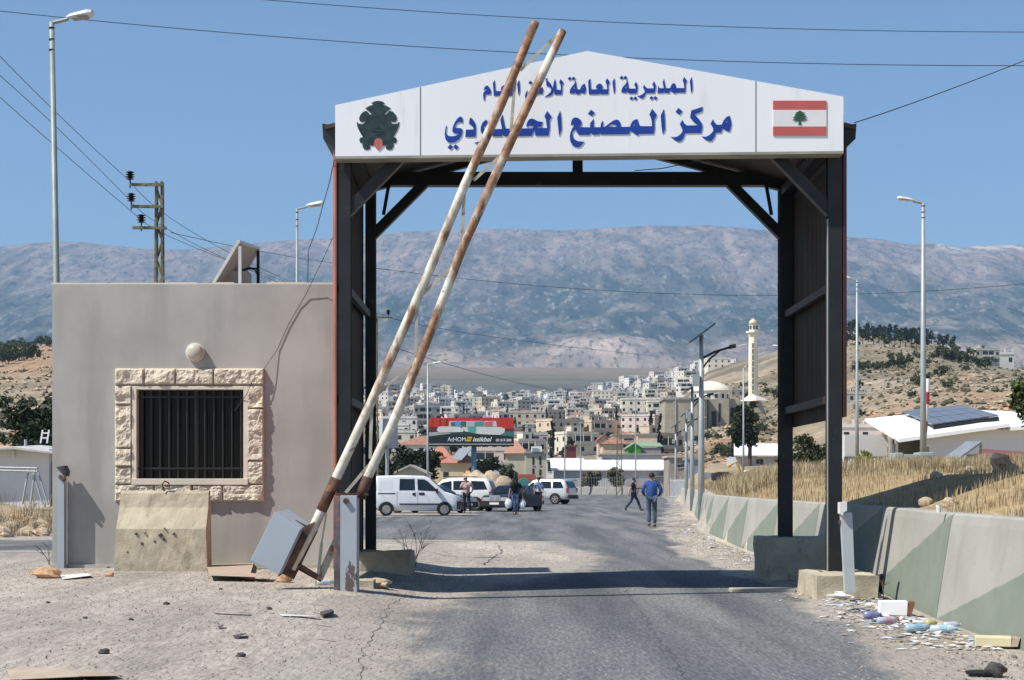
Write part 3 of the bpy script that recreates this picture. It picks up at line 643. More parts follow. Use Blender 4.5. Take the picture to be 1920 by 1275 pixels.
hs = [(625,105),(540,120),(480,155),(520,195),(440,215),(350,270),(420,330),(490,400),(450,405),(380,325),(310,340),(240,410),(210,500),(240,560),(300,570),(340,545),(335,590),(290,610),(210,605),(165,555),(170,650),(210,750),(260,840),(295,900),(240,905),(215,960),(240,1020),(290,1025),(285,1090),(320,1160),(390,1175),(450,1150),(460,1100),(420,1065),(500,1085),(560,1060)]
em = hs + [(1250 - u, v) for u, v in hs[::-1][:-1]]
emb = letters('emblem', [(655, 180, 11.59, [em])], sign, M['emblem'], .006)
letters('emblem_shield', [(655, 180, 11.59, [[(625,910),(710,960),(735,1080),(630,1185),(535,1080),(550,960)]])], emb, M['emblem_red'], .010)
letters('emblem_relief', [(655, 180, 11.59, [[(625,655),(665,705),(700,705),(700,720),(560,720),(560,705),(590,705)]]), (655, 180, 11.59, [[(480,770),(760,770),(760,782),(480,782)]]), (655, 180, 11.59, [[(575,830),(690,830),(660,870),(600,870)]])], emb, mat('emblem relief grey', (.012, .02, .026), .4), .009)
fl = MB(); q = lambda x0, y0, x1, y1, e: [[S(x0, y0) + Vector((0, -e, 0)), S(x1, y0) + Vector((0, -e, 0)), S(x1, y1) + Vector((0, -e, 0)), S(x0, y1) + Vector((0, -e, 0))]]
fl.prism(q(1449.5, 189, 1549, 206.5, .012), (0, .011, 0), 0); fl.prism(q(1449.5, 206.5, 1549, 237.5, .012), (0, .011, 0), 1); fl.prism(q(1449.5, 237.5, 1549, 254.5, .012), (0, .011, 0), 0)
ced = [(1499, 207.5), (1503, 210), (1508, 211.5), (1504, 212.5), (1510, 215.5), (1505, 216.5), (1513, 220), (1506, 220.5), (1513.5, 225), (1505, 225), (1510, 227.5), (1501, 227), (1502.5, 234.5), (1496.5, 234.5), (1497.5, 227), (1489, 228), (1493, 225), (1485.5, 225.5), (1492, 221.5), (1486, 220.5), (1493, 217), (1489, 216), (1494.5, 212.5), (1491, 211.5), (1496, 210)]
fl.prism([[S(a, b) + Vector((0, -.018, 0)) for a, b in ced]], (0, .005, 0), 2)
fl.build('flag', [M['flag_red'], M['flag_white'], M['flag_green']], sign)

# ------------------------------------------------------------------ raised barrier arm with its counterweight
YB = 20.45
def Bp(px, py, dy=0): return P(px, py, YB + dy)
arm = thing('boom_barrier', 'raised rusty white barrier arm of two tubes with grey counterweight box', 'barrier', (PX(648, YB), YB, .1))
tube1 = [Bp(546, 1066), Bp(590, 985), Bp(632, 893), Bp(700, 745), Bp(800, 520), Bp(870, 350), Bp(940, 195), Bp(1004, 42)]
tube2 = [Bp(676, 934), Bp(690, 893), Bp(735, 798), Bp(800, 640), Bp(868, 463), Bp(960, 260), Bp(1055, 58)]
for pts in (tube1, tube2):
    o = MB().tube(pts, [.058] * 3 + [.055] * (len(pts) - 4) + [.05], 14).build('arm_tube', M['tube'], arm, smooth=True)
    k0, k1 = (1, 2) if pts is tube1 else (0, 1)
    a, b = Vector(pts[k0]), Vector(pts[k1]); a2 = a.lerp(b, .30 if pts is tube1 else .0); b2 = a.lerp(b, .96)
    MB().tube([a2, b2], .066, 14).build('rusty_sleeve', M['rust'], o, smooth=True)
    MB().tube([pts[-1], Vector(pts[-1]) + (Vector(pts[-1]) - Vector(pts[-2])).normalized() * .01], .042, 12).build('end_cap', M['rust'], o)
for (a, b, c, d) in ((975, 132, 1044, 66), (966, 150, 958, 246), (888, 338, 950, 282), (871, 346, 866, 462), (793, 551, 866, 482), (782, 562, 779, 668), (705, 742, 775, 680), (697, 760, 694, 860), (648, 924, 692, 872)):
    MB().bar(Bp(a, b, -.02), Bp(c, d, -.02), .038, .012, 0, (0, 1, 0)).build('lattice_bar', M['flat_bar'], arm)
c4 = [Bp(515, 960, -.16), Bp(563, 993, -.16), Bp(523, 1078, -.16), Bp(469, 1051, -.16)]
bx = MB(); bx.prism([c4], (.13, .32, .03)); bx.build('counterweight_box', M['box_grey'], arm, bevel=.008)
fr = MB(); fr.prism([[Bp(565, 990, -.1), Bp(590, 978, -.1), Bp(546, 1068, -.1), Bp(520, 1082, -.1)]], (0, .04, 0)); fr.prism([[Bp(565, 990, .12), Bp(590, 978, .12), Bp(546, 1068, .12), Bp(520, 1082, .12)]], (0, .04, 0))
fr.bar(Bp(530, 1076), Bp(575, 985), .3, .03, 0, (0, 1, 0)); fr.build('weight_bracket', M['rust'], arm)
sb = MB(); sb.bar(Bp(545, 1050), Bp(600, 1084), .05, .05); sb.bar(Bp(556, 1062, .1), Bp(603, 1088, .1), .05, .05); sb.build('foot_strut', M['rust'], arm)
MB().bar(Bp(596, 1084), Bp(603, 1018), .035, .02).build('flat_strut', M['flat_bar'], arm); MB().bar(Bp(603, 1018), Bp(612, 962), .02, .01).build('flat_strut', M['flat_bar'], arm)
MB().bar(Bp(598, 1086, .05), Bp(632, 1012, .05), .09, .03).build('support_leg', M['flat_bar'], arm)
st = MB(); xa, xm, xb = PX(627.5, YB), PX(641, YB), PX(672, YB); zt, z0 = PZ(929, YB), .04
st.prism([[(xm, YB - .2, z0), (xb, YB - .2, z0), (xb, YB + .12, z0), (xm, YB + .12, z0)]], (0, 0, zt - z0), 0)
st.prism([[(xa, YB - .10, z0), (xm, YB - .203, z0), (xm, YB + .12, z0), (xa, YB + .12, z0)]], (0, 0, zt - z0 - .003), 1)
so = st.build('stand', [M['stand_paint'], M['stand_dark']], arm, bevel=.005)
MB().lathe((PX(652, YB), YB - .225, PZ(939, YB)), [(.001, -.012), (.034, -.012), (.034, .03), (.001, .03)], 14, 0, 'Y').build('pivot_bolt', M['rust'], so)
MB().box(xa + .02, xb + .12, YB - .06, YB + .06, zt, zt + .03).build('pivot_plate', M['rust'], arm)

# catch post for the arm on the far side of the road
YC = 20.3
cp = thing('catch_post', 'light grey steel catch post beside the gate front footing with square bracket on top', 'post', (PX(1592, YC), YC, 0))
MB().prism([[P(1577, 962, YC), P(1598, 961, YC), P(1604, 1112, YC), P(1585, 1112, YC)]], (0, .1, 0)).build('post', M['post_grey'], cp, bevel=.004)
MB().prism([[P(1575, 942, YC - .06), P(1588, 941, YC - .06), P(1588, 958, YC - .06), P(1582, 960, YC - .06), P(1580, 967, YC - .06), P(1575, 963, YC - .06)]], (0, .14, 0)).build('bracket', M['white_plastic'], cp)
MB().bar(P(1586, 981, YC + .05), P(1573, 979, YC + .05), .05, .05).build('side_arm', M['rust'], cp)

# concrete sill across the gate mouth on the right
ks = MB(); ks.box(2.85, 3.70, 22.2, 22.45, -.02, .05); tag(ks.build('concrete_sill', M['kerb'], loc=(3.3, 22.3, 0), bevel=.015), 'low dusty concrete sill across the road at the foot of the gate', 'kerb')

# ------------------------------------------------------------------ booth
YK = 25.75
bx0, bx1, bz = PX(98, YK), -2.62, PZ(533, YK)
booth = thing('guard_booth', 'grey rendered guard booth with a stone framed barred window', 'booth', ((bx0 + bx1) / 2, YK, .1))
wx0, wx1, wz0, wz1 = PX(250, YK), PX(465, YK), PZ(903, YK), PZ(727, YK)
w = MB(); d = .22; yb = YK + 1.55
w.prism([[(bx0, YK, -.05), (bx1, YK, -.05), (bx1, YK, bz), (bx0, YK, bz)], [(wx0, YK, wz0), (wx0, YK, wz1), (wx1, YK, wz1), (wx1, YK, wz0)]], (0, d, 0))
w.box(bx0, bx0 + d, YK + d, yb, -.05, bz); w.box(bx1 - d, bx1, YK + d, yb, -.05, bz); w.box(bx0 + d, bx1 - d, yb - d, yb, -.05, bz)
w.box(bx0 + d, bx1 - d, YK + d, yb - d, bz - .45, bz - .25)
walls = w.build('wall', M['render_wall'], booth)
rr = random.Random(11); cpg = MB(); x = bx0 - .02                          # thin irregular mortar cap along the roof edge
while x < bx1:
    x2 = min(x + rr.uniform(.25, .6), bx1 + .01); cpg.box(x, x2, YK + .004, YK + .25, bz, bz + rr.uniform(.012, .035)); x = x2
cpg.build('coping', M['limestone_smooth'], booth)
MB().box(bx0 - .02, bx1, YK - .07, YK - .002, -.05, .2).build('plinth', M['kerb'], booth)
win = MB().box(wx0 + .02, wx1 - .02, YK + .16, YK + .18, wz0, wz1).build('window', M['glass_dark'], booth)
sf = MB(); e = .05
def stone(x0, x1, z0, z1, seed):
    n = max(3, int((x1 - x0) / .02)); m = max(3, int((z1 - z0) / .02)); r = np.random.default_rng(seed)
    gx, gzz = np.meshgrid(np.linspace(x0, x1, n), np.linspace(z0, z1, m))
    h = fbm(gx * 7, gzz * 9, 4, seed) * .12 + fbm(gx * 13, gzz * 15, 4, seed + 5, True) * .045
    rim = np.minimum(np.minimum(gx - x0, x1 - gx), np.minimum(gzz - z0, z1 - gzz)); h = (.015 + h * sstep(0, .022, rim) * .62)
    V = [(float(a), YK - float(c), float(b)) for a, b, c in zip(gx.ravel(), gzz.ravel(), h.ravel())]
    F = [(i * n + j, i * n + j + 1, (i + 1) * n + j + 1, (i + 1) * n + j) for i in range(m - 1) for j in range(n - 1)]
    b = len(V); V += [(x0, YK + .01, z0), (x1, YK + .01, z0), (x1, YK + .01, z1), (x0, YK + .01, z1)]
    for i in range(n - 1): F += [(i, b, b + 1, i + 1)] if 0 else []
    ring = [j for j in range(n)] + [i * n + n - 1 for i in range(1, m)] + [(m - 1) * n + j for j in range(n - 2, -1, -1)] + [i * n for i in range(m - 2, 0, -1)]
    back = len(V); V += [(V[i][0], YK + .01, V[i][2]) for i in ring]; k = len(ring)
    F += [(ring[i], ring[(i + 1) % k], back + (i + 1) % k, back + i) for i in range(k)]
    sf.add(V, F)
fx = lambda p: PX(p, YK); fz = lambda p: PZ(p, YK)
for i, (a, b, c, dd) in enumerate(((216, 271, 722, 691), (271.5, 330, 722, 691), (330.5, 401, 722, 691), (401.5, 496, 722, 691), (216, 249, 759, 722.5), (216, 249, 840, 759.5), (216, 249, 875, 840.5), (216, 249, 908, 875.5), (464.5, 496, 766, 722.5), (464.5, 496, 864, 766.5), (464.5, 496, 908, 864.5), (216, 290, 940, 908.5), (290.5, 361, 940, 908.5), (361.5, 418, 940, 908.5), (418.5, 496, 940, 908.5))):
    stone(fx(a), fx(b), fz(c), fz(dd), 60 + i)
sf.build('stone_surround', M['limestone'], win, smooth=False)
inn = MB(); t0 = .09
inn.box(wx0 - .01, wx0 + .06, YK - .055, YK + .15, wz0 - .02, wz1 + .02); inn.box(wx1 - .06, wx1 + .01, YK - .055, YK + .15, wz0 - .02, wz1 + .02)
inn.box(wx0 + .06, wx1 - .06, YK - .055, YK + .15, wz1 - .03, wz1 + .02); inn.box(wx0 - .01, wx1 + .01, YK - .075, YK + .15, wz0 - .05, wz0 + .045)
inn.build('inner_frame', M['limestone_smooth'], win, bevel=.006)
gr = MB(); n = 12; yb_ = YK + .06
for i in range(n): xx = wx0 + .12 + (wx1 - wx0 - .24) * i / (n - 1); gr.box(xx - .008, xx + .008, yb_ - .008, yb_ + .008, wz0 + .03, wz1 - .03)
for zz in (wz1 - .14, wz0 + .2): gr.box(wx0 + .06, wx1 - .06, yb_ - .022, yb_ - .009, zz - .012, zz + .012)
gr.build('grille', mat('grey iron bar', (.03, .03, .032), .5, .2), win)
sash = MB()
for xx in (wx0 + .1, wx0 + .93, wx1 - .1): sash.box(xx - .03, xx + .03, YK + .12, YK + .158, wz0 + .05, wz1 - .02)
sash.build('sash', mat('dark brown sash', (.03, .022, .018), .4), win)
lx, lz = PX(367, YK), PZ(661, YK)
lamp = MB().lathe((lx, YK, lz), [(.135, .0), (.14, -.03), (.14, -.055), (.12, -.06)], 28, 0, 'Y').build('wall_lamp', M['white_plastic'], booth, smooth=False)
MB().lathe((lx, YK, lz), [(.128, -.05), (.13, -.07), (.115, -.105), (.08, -.13), (.03, -.143), (.001, -.145)], 28, 0, 'Y').build('lamp_globe', M['lamp_glass'], lamp, smooth=True)
# solar panel frame on the booth roof
sx = thing('solar_stand', 'tilted solar panel on the booth roof seen from its pale back', 'solar panel', (PX(440, 26.5), 26.5, bz - .25))
Yp0, Yp1 = 26.1, 27.1
A1, A2, A3, A4 = P(392, 527, Yp0), P(447, 453, Yp0), P(485, 466, Yp1), P(440, 531, Yp1)
A1.z -= .15; A4.z -= .15
nrm = (A2 - A1).cross(A4 - A1).normalized(); nrm = nrm if nrm.z > 0 else -nrm
pb = MB().prism([[A1, A2, A3, A4]], nrm * .006).build('panel', M['pv_back'], sx)
MB().prism([[p + nrm * .007 for p in (A1, A2, A3, A4)]], nrm * .02).build('cells', M['pv'], pb)
fr = MB()
for a, b in ((A1, A2), (A2, A3), (A3, A4), (A4, A1)): fr.bar(a, b, .045, .045)
fr.build('rim', M['alu'], pb)
for top, y in ((P(450, 462, Yp0), Yp0), (P(484, 470, Yp1), Yp1)): MB().bar(top, (top.x, top.y, bz - .3), .045, .045).build('leg', M['alu'] if y == Yp0 else M['steel_dark'], sx)
MB().box(PX(424, 26.7), PX(468, 26.7), 26.5, 26.9, bz - .25, PZ(511, 26.7)).build('battery_box', M['pv_back'], sx)
cb = MB(); cb.tube([P(452, 507, 26.7), P(466, 502, 26.7), P(480, 503, 26.7), P(486, 515, 26.7), P(485, 530, 26.7)], .012, 6); cb.tube([P(452, 508, 26.68), P(468, 504, 26.68), P(478, 505, 26.68), P(483, 517, 26.68), P(483, 530, 26.68)], .012, 6)
cb.build('cable', M['black'], sx)
# steel post standing against the booth front
lp = thing('channel_post', 'narrow blue grey steel channel post with bent top plate against the booth', 'post', (PX(115, YK - .2), YK - .2, .1))
y = YK - .2
c = MB(); x0, x1 = PX(107, y), PX(120, y); c.box(x0, x1, y, y + .03, .05, PZ(885, y)); c.box(x0, x0 + .02, y + .03, y + .15, .05, PZ(885, y)); c.box(x1 - .02, x1, y + .03, y + .15, .05, PZ(885, y))
c.build('channel', M['box_grey'], lp)
MB().prism([[P(105, 876, y - .05), P(119, 873, y - .05), P(124, 884, y - .05), P(122, 893, y - .05), P(112, 884, y - .05)]], (0.02, .16, 0)).build('bent_plate', M['stand_dark'], lp)
MB().bar(P(112, 893, y), P(121, 900, y - .02), .05, .06).build('hook', M['rust'], lp)
# concrete barrier block in front of the window
yb2 = 24.7
bl = MB(); zz = lambda p: PZ(p, yb2); z0 = gz(PX(300, yb2), yb2)
prof = [(0, z0 - .02), (0, z0 + .12), (.03, zz(992)), (.24, zz(952)), (.29, zz(925)), (.33, zz(920)), (.40, zz(920)), (.40, z0 - .02)]
bx = PX(217, yb2), PX(385, yb2)
secs = []
for i in range(26):
    xx = bx[0] + (bx[1] - bx[0]) * i / 25; tl = 0
    secs.append([(xx + (.03 * (1 - min(1, (q[1]) / .9)) * (-1 if i == 0 else 1 if i == 25 else 0)), yb2 + q[0], q[1]) for q in prof])
vs = [p for s in secs for p in s]; k = len(prof)
bl.add(vs, [(i * k + j, i * k + (j + 1) % k, (i + 1) * k + (j + 1) % k, (i + 1) * k + j) for i in range(25) for j in range(k)] + [tuple(range(k))[::-1], tuple(25 * k + j for j in range(k))])
bo = bl.build('concrete_block', M['concrete_yel'], loc=(PX(300, yb2), yb2 + .25, z0))
bm = bmesh.new(); bm.from_mesh(bo.data); bmesh.ops.subdivide_edges(bm, edges=[e for e in bm.edges if e.calc_length() > .12], cuts=3, use_grid_fill=True)
from mathutils import noise as mno
for v in bm.verts:
    v.co += mno.noise_vector(v.co * 11) * .007 + mno.noise_vector(v.co * 3) * .004
bm.to_mesh(bo.data); bm.free()
tag(bo, 'weathered yellowish concrete barrier block standing in front of the booth window', 'concrete block')
lo = MB().tube([P(308, 921, 24.98), P(304, 908, 24.98), P(309, 902, 24.98), P(316, 905, 24.98), P(318, 913, 24.98), P(310, 911, 24.98)], .012, 7).build('lifting_loop', M['rust'], bo)
hl = MB()
for (a, b, r_) in ((255, 1001, 3), (266, 1019, 3), (239, 1035, 2), (272, 1000, 2), (301, 1003, 4), (307, 1011, 3), (290, 1015, 2.5), (326, 1001, 3), (309, 991, 2), (262, 1062, 2.5), (330, 1048, 2)):
    hl.rock(P(a, b, yb2 + .012), (r_ / 130, .012, r_ / 150), a, 0, 5, 8)
hl.build('pit_marks', mat('dark pitted hole', (.10, .085, .06), 1), bo)
# ------------------------------------------------------------------ painted concrete barriers along the right edge of the road
def barrier_mat():
    m, t, b = nt('pale and green painted concrete'); tc = N(t, "ShaderNodeTexCoord").outputs['Object']
    at = N(t, "ShaderNodeAttribute"); at.attribute_name = 'paint'
    ns = noise(t, tc, 3.0, 3); e = N(t, "ShaderNodeMath", operation='MULTIPLY_ADD'); t.links.new(ns, e.inputs[0]); e.inputs[1].default_value = .05; t.links.new(at.outputs['Fac'], e.inputs[2])
    pale = mix(t, ramp(t, noise(t, tc, 1.3, 6), .3, .7), (.325, .315, .275), (.375, .365, .32)); green = mix(t, ramp(t, noise(t, tc, 2, 6), .3, .7), (.185, .215, .17), (.22, .25, .20))
    c = mix(t, ramp(t, e.outputs[0], .018, .034), pale, green)
    c = mix(t, mix(t, 1.0, ramp(t, noise(t, tc, 2.4, 7, .65, (1, 1, .25)), .52, .72), (.55, .55, .55), 'MULTIPLY'), c, (.28, .265, .225))
    c = mix(t, ramp(t, noise(t, tc, 14, 6, .7), .62, .68), c, (.25, .24, .20))
    t.links.new(c, b.inputs['Base Color']); b.inputs['Roughness'].default_value = .85; b.inputs['Specular IOR Level'].default_value = .25
    bumpn(t, b, noise(t, tc, 25, 7, .65), .25, .01); return m
BMAT = barrier_mat()
BPROF = [(-.21, -.12), (-.20, .05), (-.05, 1.0), (-.03, 1.085), (.0, 1.105), (.20, 1.105), (.22, 1.085), (.24, -.12)]
def barrier(y0, y1, path, paint, label, group, n=10):
    k = len(BPROF); vs = []; pa = []
    for i in range(n + 1):
        f = i / n; p = path(y1 + (y0 - y1) * f); tq = (path(y1 + (y0 - y1) * f + .02) - path(y1 + (y0 - y1) * f - .02)).normalized()
        nrm = Vector((tq.y, -tq.x, 0))
        for (o, z) in BPROF:
            vs.append(p + nrm * o + Vector((0, 0, z))); pa.append((f - z / 1.1) if paint else -1)
    fs = [(i * k + j, i * k + (j + 1) % k, (i + 1) * k + (j + 1) % k, (i + 1) * k + j) for i in range(n) for j in range(k)] + [tuple(range(k))[::-1], tuple(n * k + j for j in range(k))]
    mid = path((y0 + y1) / 2)
    o = MB().add(vs, fs).build('concrete_barrier', BMAT if paint else M['concrete'], loc=mid)
    a = o.data.attributes.new('paint', 'FLOAT', 'POINT'); a.data.foreach_set('value', pa)
    tag(o, label, 'barrier', group); return o
wpath = lambda y: Vector((float(wallx(y)) + .2, y, 0))
ed = [7.2, 12.5, 17.8, 23.0, 28.2, 32.9, 37.8, 43.6, 49.8, 56]
nm = {1: 'pale and green concrete barrier nearest the camera, running out of the picture', 2: 'pale concrete barrier with large green triangle beside the spilled rubbish', 3: 'painted concrete barrier behind the grey catch post, crossed by the gate post shadow',
      4: 'painted concrete barrier standing in the shade between the two right gate posts', 5: 'pale and green barrier just beyond the right rear gate post', 6: 'green triangle barrier second beyond the right rear gate post', 7: 'green triangle barrier third beyond the right rear gate post',
      8: 'narrow looking green triangle barrier level with the man in the blue jacket', 9: 'last green triangle barrier before the plain grey ones start'}
for i in range(len(ed) - 1):
    if i == 0: continue
    barrier(ed[i] + .012, ed[i + 1] - .012, wpath, True, nm[i], 'painted concrete barriers along the road')
y = 56.0
while y < 232:
    y2 = y + 6.1; barrier(y + .02, y2 - .02, wpath, y < 80, 'plain pale concrete barrier in the long row climbing beyond the blue jacket man', 'plain barriers of the right row', 3); y = y2
xf = 22.2
while xf > 4:
    pth = lambda s: Vector((-s, 238 + .02 * (s + 22) ** 2 / 3, 0)); barrier(-xf + .03, -(xf - 2.2), pth, False, 'grey concrete barrier standing across the far bend of the road', 'barriers across the far bend', 2); xf -= 2.25

# ------------------------------------------------------------------ dry grass behind the barriers (uncountable)
def grass(name, pts, h, wdt, seed, m, lean=.35):
    g = np.random.default_rng(seed); n = len(pts); p = np.asarray(pts)
    ang = g.random(n) * 6.283; hh = h * (.5 + g.random(n)); ww = wdt * (.6 + .8 * g.random(n))
    dx, dy = np.cos(ang), np.sin(ang); la = g.random(n) * 6.283; lr = g.random(n) * lean * hh
    b1 = p - np.stack([dx * ww, dy * ww, hh * 0 + .03], -1); b2 = p + np.stack([dx * ww, dy * ww, -hh * 0 - .03], -1)
    md = p + np.stack([np.cos(la) * lr * .4, np.sin(la) * lr * .4, hh * .6], -1)
    tp = p + np.stack([np.cos(la) * lr, np.sin(la) * lr, hh], -1)
    m1 = md - np.stack([dx * ww * .6, dy * ww * .6, 0 * hh], -1); m2 = md + np.stack([dx * ww * .6, dy * ww * .6, 0 * hh], -1)
    V = np.stack([b1, b2, m2, m1, tp], 1).reshape(-1, 3); mb = MB(); mb.v = list(map(tuple, V.tolist()))
    for i in range(n): q = 5 * i; mb.f += [(q, q + 1, q + 2, q + 3), (q + 3, q + 2, q + 4)]
    mb.m = [0] * len(mb.f); o = mb.build(name, m, loc=tuple(p.mean(0))); o['kind'] = 'stuff'; return o
g = np.random.default_rng(5); n = 88000
Yg = 11 + 75 * g.random(n) ** 1.7; d = .30 + 19 * g.random(n) ** 1.35; Xg = wallx(Yg) + d
keep = (fbm(Xg * .7, Yg * .7, 4, 61) > .40) & (Xg / Yg < .33); Xg, Yg = Xg[keep], Yg[keep]
o = grass('dry_grass', np.stack([Xg, Yg, zfun(Xg, Yg)], -1), .115, .006, 6, M['straw']); tag(o, 'short pale dry grass on the bank behind the painted barriers', 'grass')
n = 26000; Xg = 8.6 + 7.2 * g.random(n); Yg = 37.2 + 2.4 * g.random(n) + .1 * (Xg - 8); keep = (fbm(Xg * 1.1, Yg * .8, 3, 63) > .33); Xg, Yg = Xg[keep], Yg[keep]
o = grass('tall_dry_grass', np.stack([Xg, Yg, zfun(Xg, Yg)], -1), .30, .007, 8, M['straw'], .3); tag(o, 'tall brown dry grass in front of the low wall by the white hall', 'grass')
n = 20000; Xg = 5.8 + 4.6 * g.random(n); Yg = 42 + 16 * g.random(n); keep = (fbm(Xg * .8, Yg * .5, 3, 64) > .40) & (Xg - wallx(Yg) > .4); Xg, Yg = Xg[keep], Yg[keep]
o = grass('tall_weeds', np.stack([Xg, Yg, zfun(Xg, Yg)], -1), .42, .010, 9, M['straw'], .4); tag(o, 'tall straw coloured weeds seen through the gate on the right', 'weeds')
lw = MB(); x0, x1 = PX(1690, 40.6), 17.5
lw.prism([[(x0, 40.6, 1.0), (x1, 41.6, 1.0), (x1, 41.6, PZ(864, 40.6)), (x0, 40.6, PZ(868, 40.6))]], (0, .22, 0))
tag(lw.build('low_wall', mat('lichen stained concrete', (.36, .31, .22), .95, 0, .2, 2, .4, 30, .01, col2=(.16, .13, .09), c2=(.45, .62), s2=1.4, stretch2=(1, 1, .4)), loc=((x0 + x1) / 2, 40.7, 1.4), bevel=.02), 'low stained concrete wall above the tall dry grass', 'wall')
sr = MB().rock((11.0, 30.2, gz(11, 30.2) + .12), (.17, .14, .22), 4, 0, 9, 12, .35).build('dark_stone', M['rock_dark'], loc=(9.3, 26, 1.3)); 
sr.location = (PX(1878, 26.5), 26.5, gz(PX(1878, 26.5), 26.5)); sr.data.transform(Matrix.Translation(sr.location * 0)); 
for v in sr.data.vertices: v.co -= Vector((11.0 - 9.3, 4.2, gz(11, 30.2) - 1.3))
tag(sr, 'dark weathered stone lying in the dry grass behind the barrier', 'stone')
for k, (px, py, Y) in enumerate(((1640, 945, 25), (1735, 952, 22), (1820, 925, 29), (1780, 958, 20.5), (1900, 940, 25), (1755, 935, 27))):
    x = PX(px, Y); r = MB().rock((x, Y, gz(x, Y) + .04), (.10, .09, .07), 30 + k, 0, 8, 10).build('small_stone', M['rock_tan'], loc=(x, Y, gz(x, Y)))
    tag(r, 'pale stone in the dry grass along the barrier top', 'stone', 'pale stones in the dry grass')
cpm = MB().lathe((PX(1763, 17.9) + .06, 18.2, 1.105), [(.022, 0), (.034, .085), (.036, .085), (.03, .082)], 14).build('paper_cup', M['white_plastic'], loc=(PX(1763, 17.9) + .06, 18.2, 1.105)); tag(cpm, 'white paper cup left on top of the painted barrier', 'cup')

# ------------------------------------------------------------------ street lamps
def street_lamp(px, ytop, Y, hd, label, zb=None, rb=.075, rt=.045, L=1.0, mt='galv_green', rings=True, hs=1.0, base=None):
    xb = PX(base or px, Y); x = PX(px, Y); zt = PZ(ytop, Y); zb = gz(x, Y) if zb is None else zb
    t = thing('street_lamp', label, 'street lamp', (x, Y, zb), 'street lamps')
    xt = x
    MB().tube([(xb, Y, zb - .2), (xb + (x - xb) * .35, Y, zb + (zt - zb) * .35), (x, Y, zt)], [rb, rb * .82, rt], 10).build('pole', M[mt], t, smooth=True)
    MB().tube([(x, Y, zt - .02), (x + hd * L * .42, Y, zt + .05)], rt * .8, 8).build('bracket', M[mt], t)
    h = MB(); a = x + hd * L * .38; 
    sec = [(0, .03, .05), (.12, .09, .09), (.55, .15, .12), (.66, .12, .10), (.70, .03, .04)]
    k = 8; vs = []
    for (s, w, hh) in sec:
        for j in range(k):
            q = 2 * math.pi * j / k; vs.append((a + hd * s * L * hs, Y + math.cos(q) * w, zt + .07 + .10 * s + math.sin(q) * hh * (.75 if math.sin(q) > 0 else .35)))
    h.add(vs, [(i * k + j, i * k + (j + 1) % k, (i + 1) * k + (j + 1) % k, (i + 1) * k + j) for i in range(len(sec) - 1) for j in range(k)] + [tuple(range(k)), tuple((len(sec) - 1) * k + j for j in range(k))])
    ho = h.build('lamp_head', M['lamp_head'], t)
    MB().obox((a + hd * .36 * L * hs, Y, zt + .07), (hd * .2 * L * hs, 0, .02), (0, .1, 0), (0, 0, .012)).build('lens', M['lamp_lens'], ho)
    if rings:
        for dz in (.12, .32, .5): MB().lathe((x, Y, zt - dz), [(rt * 1.2, 0), (rt * 1.2, .025)], 10).build('clamp', M['steel_dark'], t)
    return t
street_lamp(97, 41, 29.6, 1, 'tall green grey street lamp rising beside the left end of the booth', L=.68, rb=.07, rt=.042, base=116)
street_lamp(557, 391, 47, 1, 'smaller street lamp behind the booth near the gate left side', L=.68, rb=.06, rt=.033)
street_lamp(1731, 380, 55, -1, 'tall street lamp in front of the white hall, head pointing left', L=.78, rb=.11, rt=.055, mt='galv')
street_lamp(1607, 525, 75, -1, 'slim street lamp just right of the gate, before the white hall', L=.72, rb=.085, rt=.045, mt='galv')
street_lamp(802, 683, 125, 1, 'thin street lamp standing left of the billboard', L=.9, rb=.10, rt=.06, mt='galv', rings=False)
street_lamp(1476, 652, 118, -1, 'street lamp mostly hidden behind the right rear gate post', L=.9, rb=.10, rt=.06, mt='galv', rings=False)
street_lamp(1394, 690, 150, 1, 'plain thin street lamp beside the minaret', L=.3, rb=.10, rt=.06, mt='galv', rings=False, hs=.4)
for px, yt, Y, lb in ((1059, 800, 232, 'thin grey pole just right of the white pickup sized gate in the far fence'), (1089, 790, 238, 'thin pale pole before the long white roof'), (1192, 740, 236, 'tall thin pole in front of the green shed'), (1267, 745, 225, 'thin pole in front of the mosque, left of the solar lamps')):
    x = PX(px, Y); z = gz(x, Y); t = thing('utility_pole', lb.replace('just right of the white pickup sized gate in the far fence', 'beyond the silver car at the road end'), 'pole', (x, Y, z), 'thin poles by the far bend')
    MB().tube([(x, Y, z - .2), (x, Y, PZ(yt, Y))], [.11, .07], 8).build('pole', M['galv'], t); MB().box(x - .35, x + .35, Y - .05, Y + .05, PZ(yt, Y) - .25, PZ(yt, Y) - .13).build('crossarm', M['galv'], t)
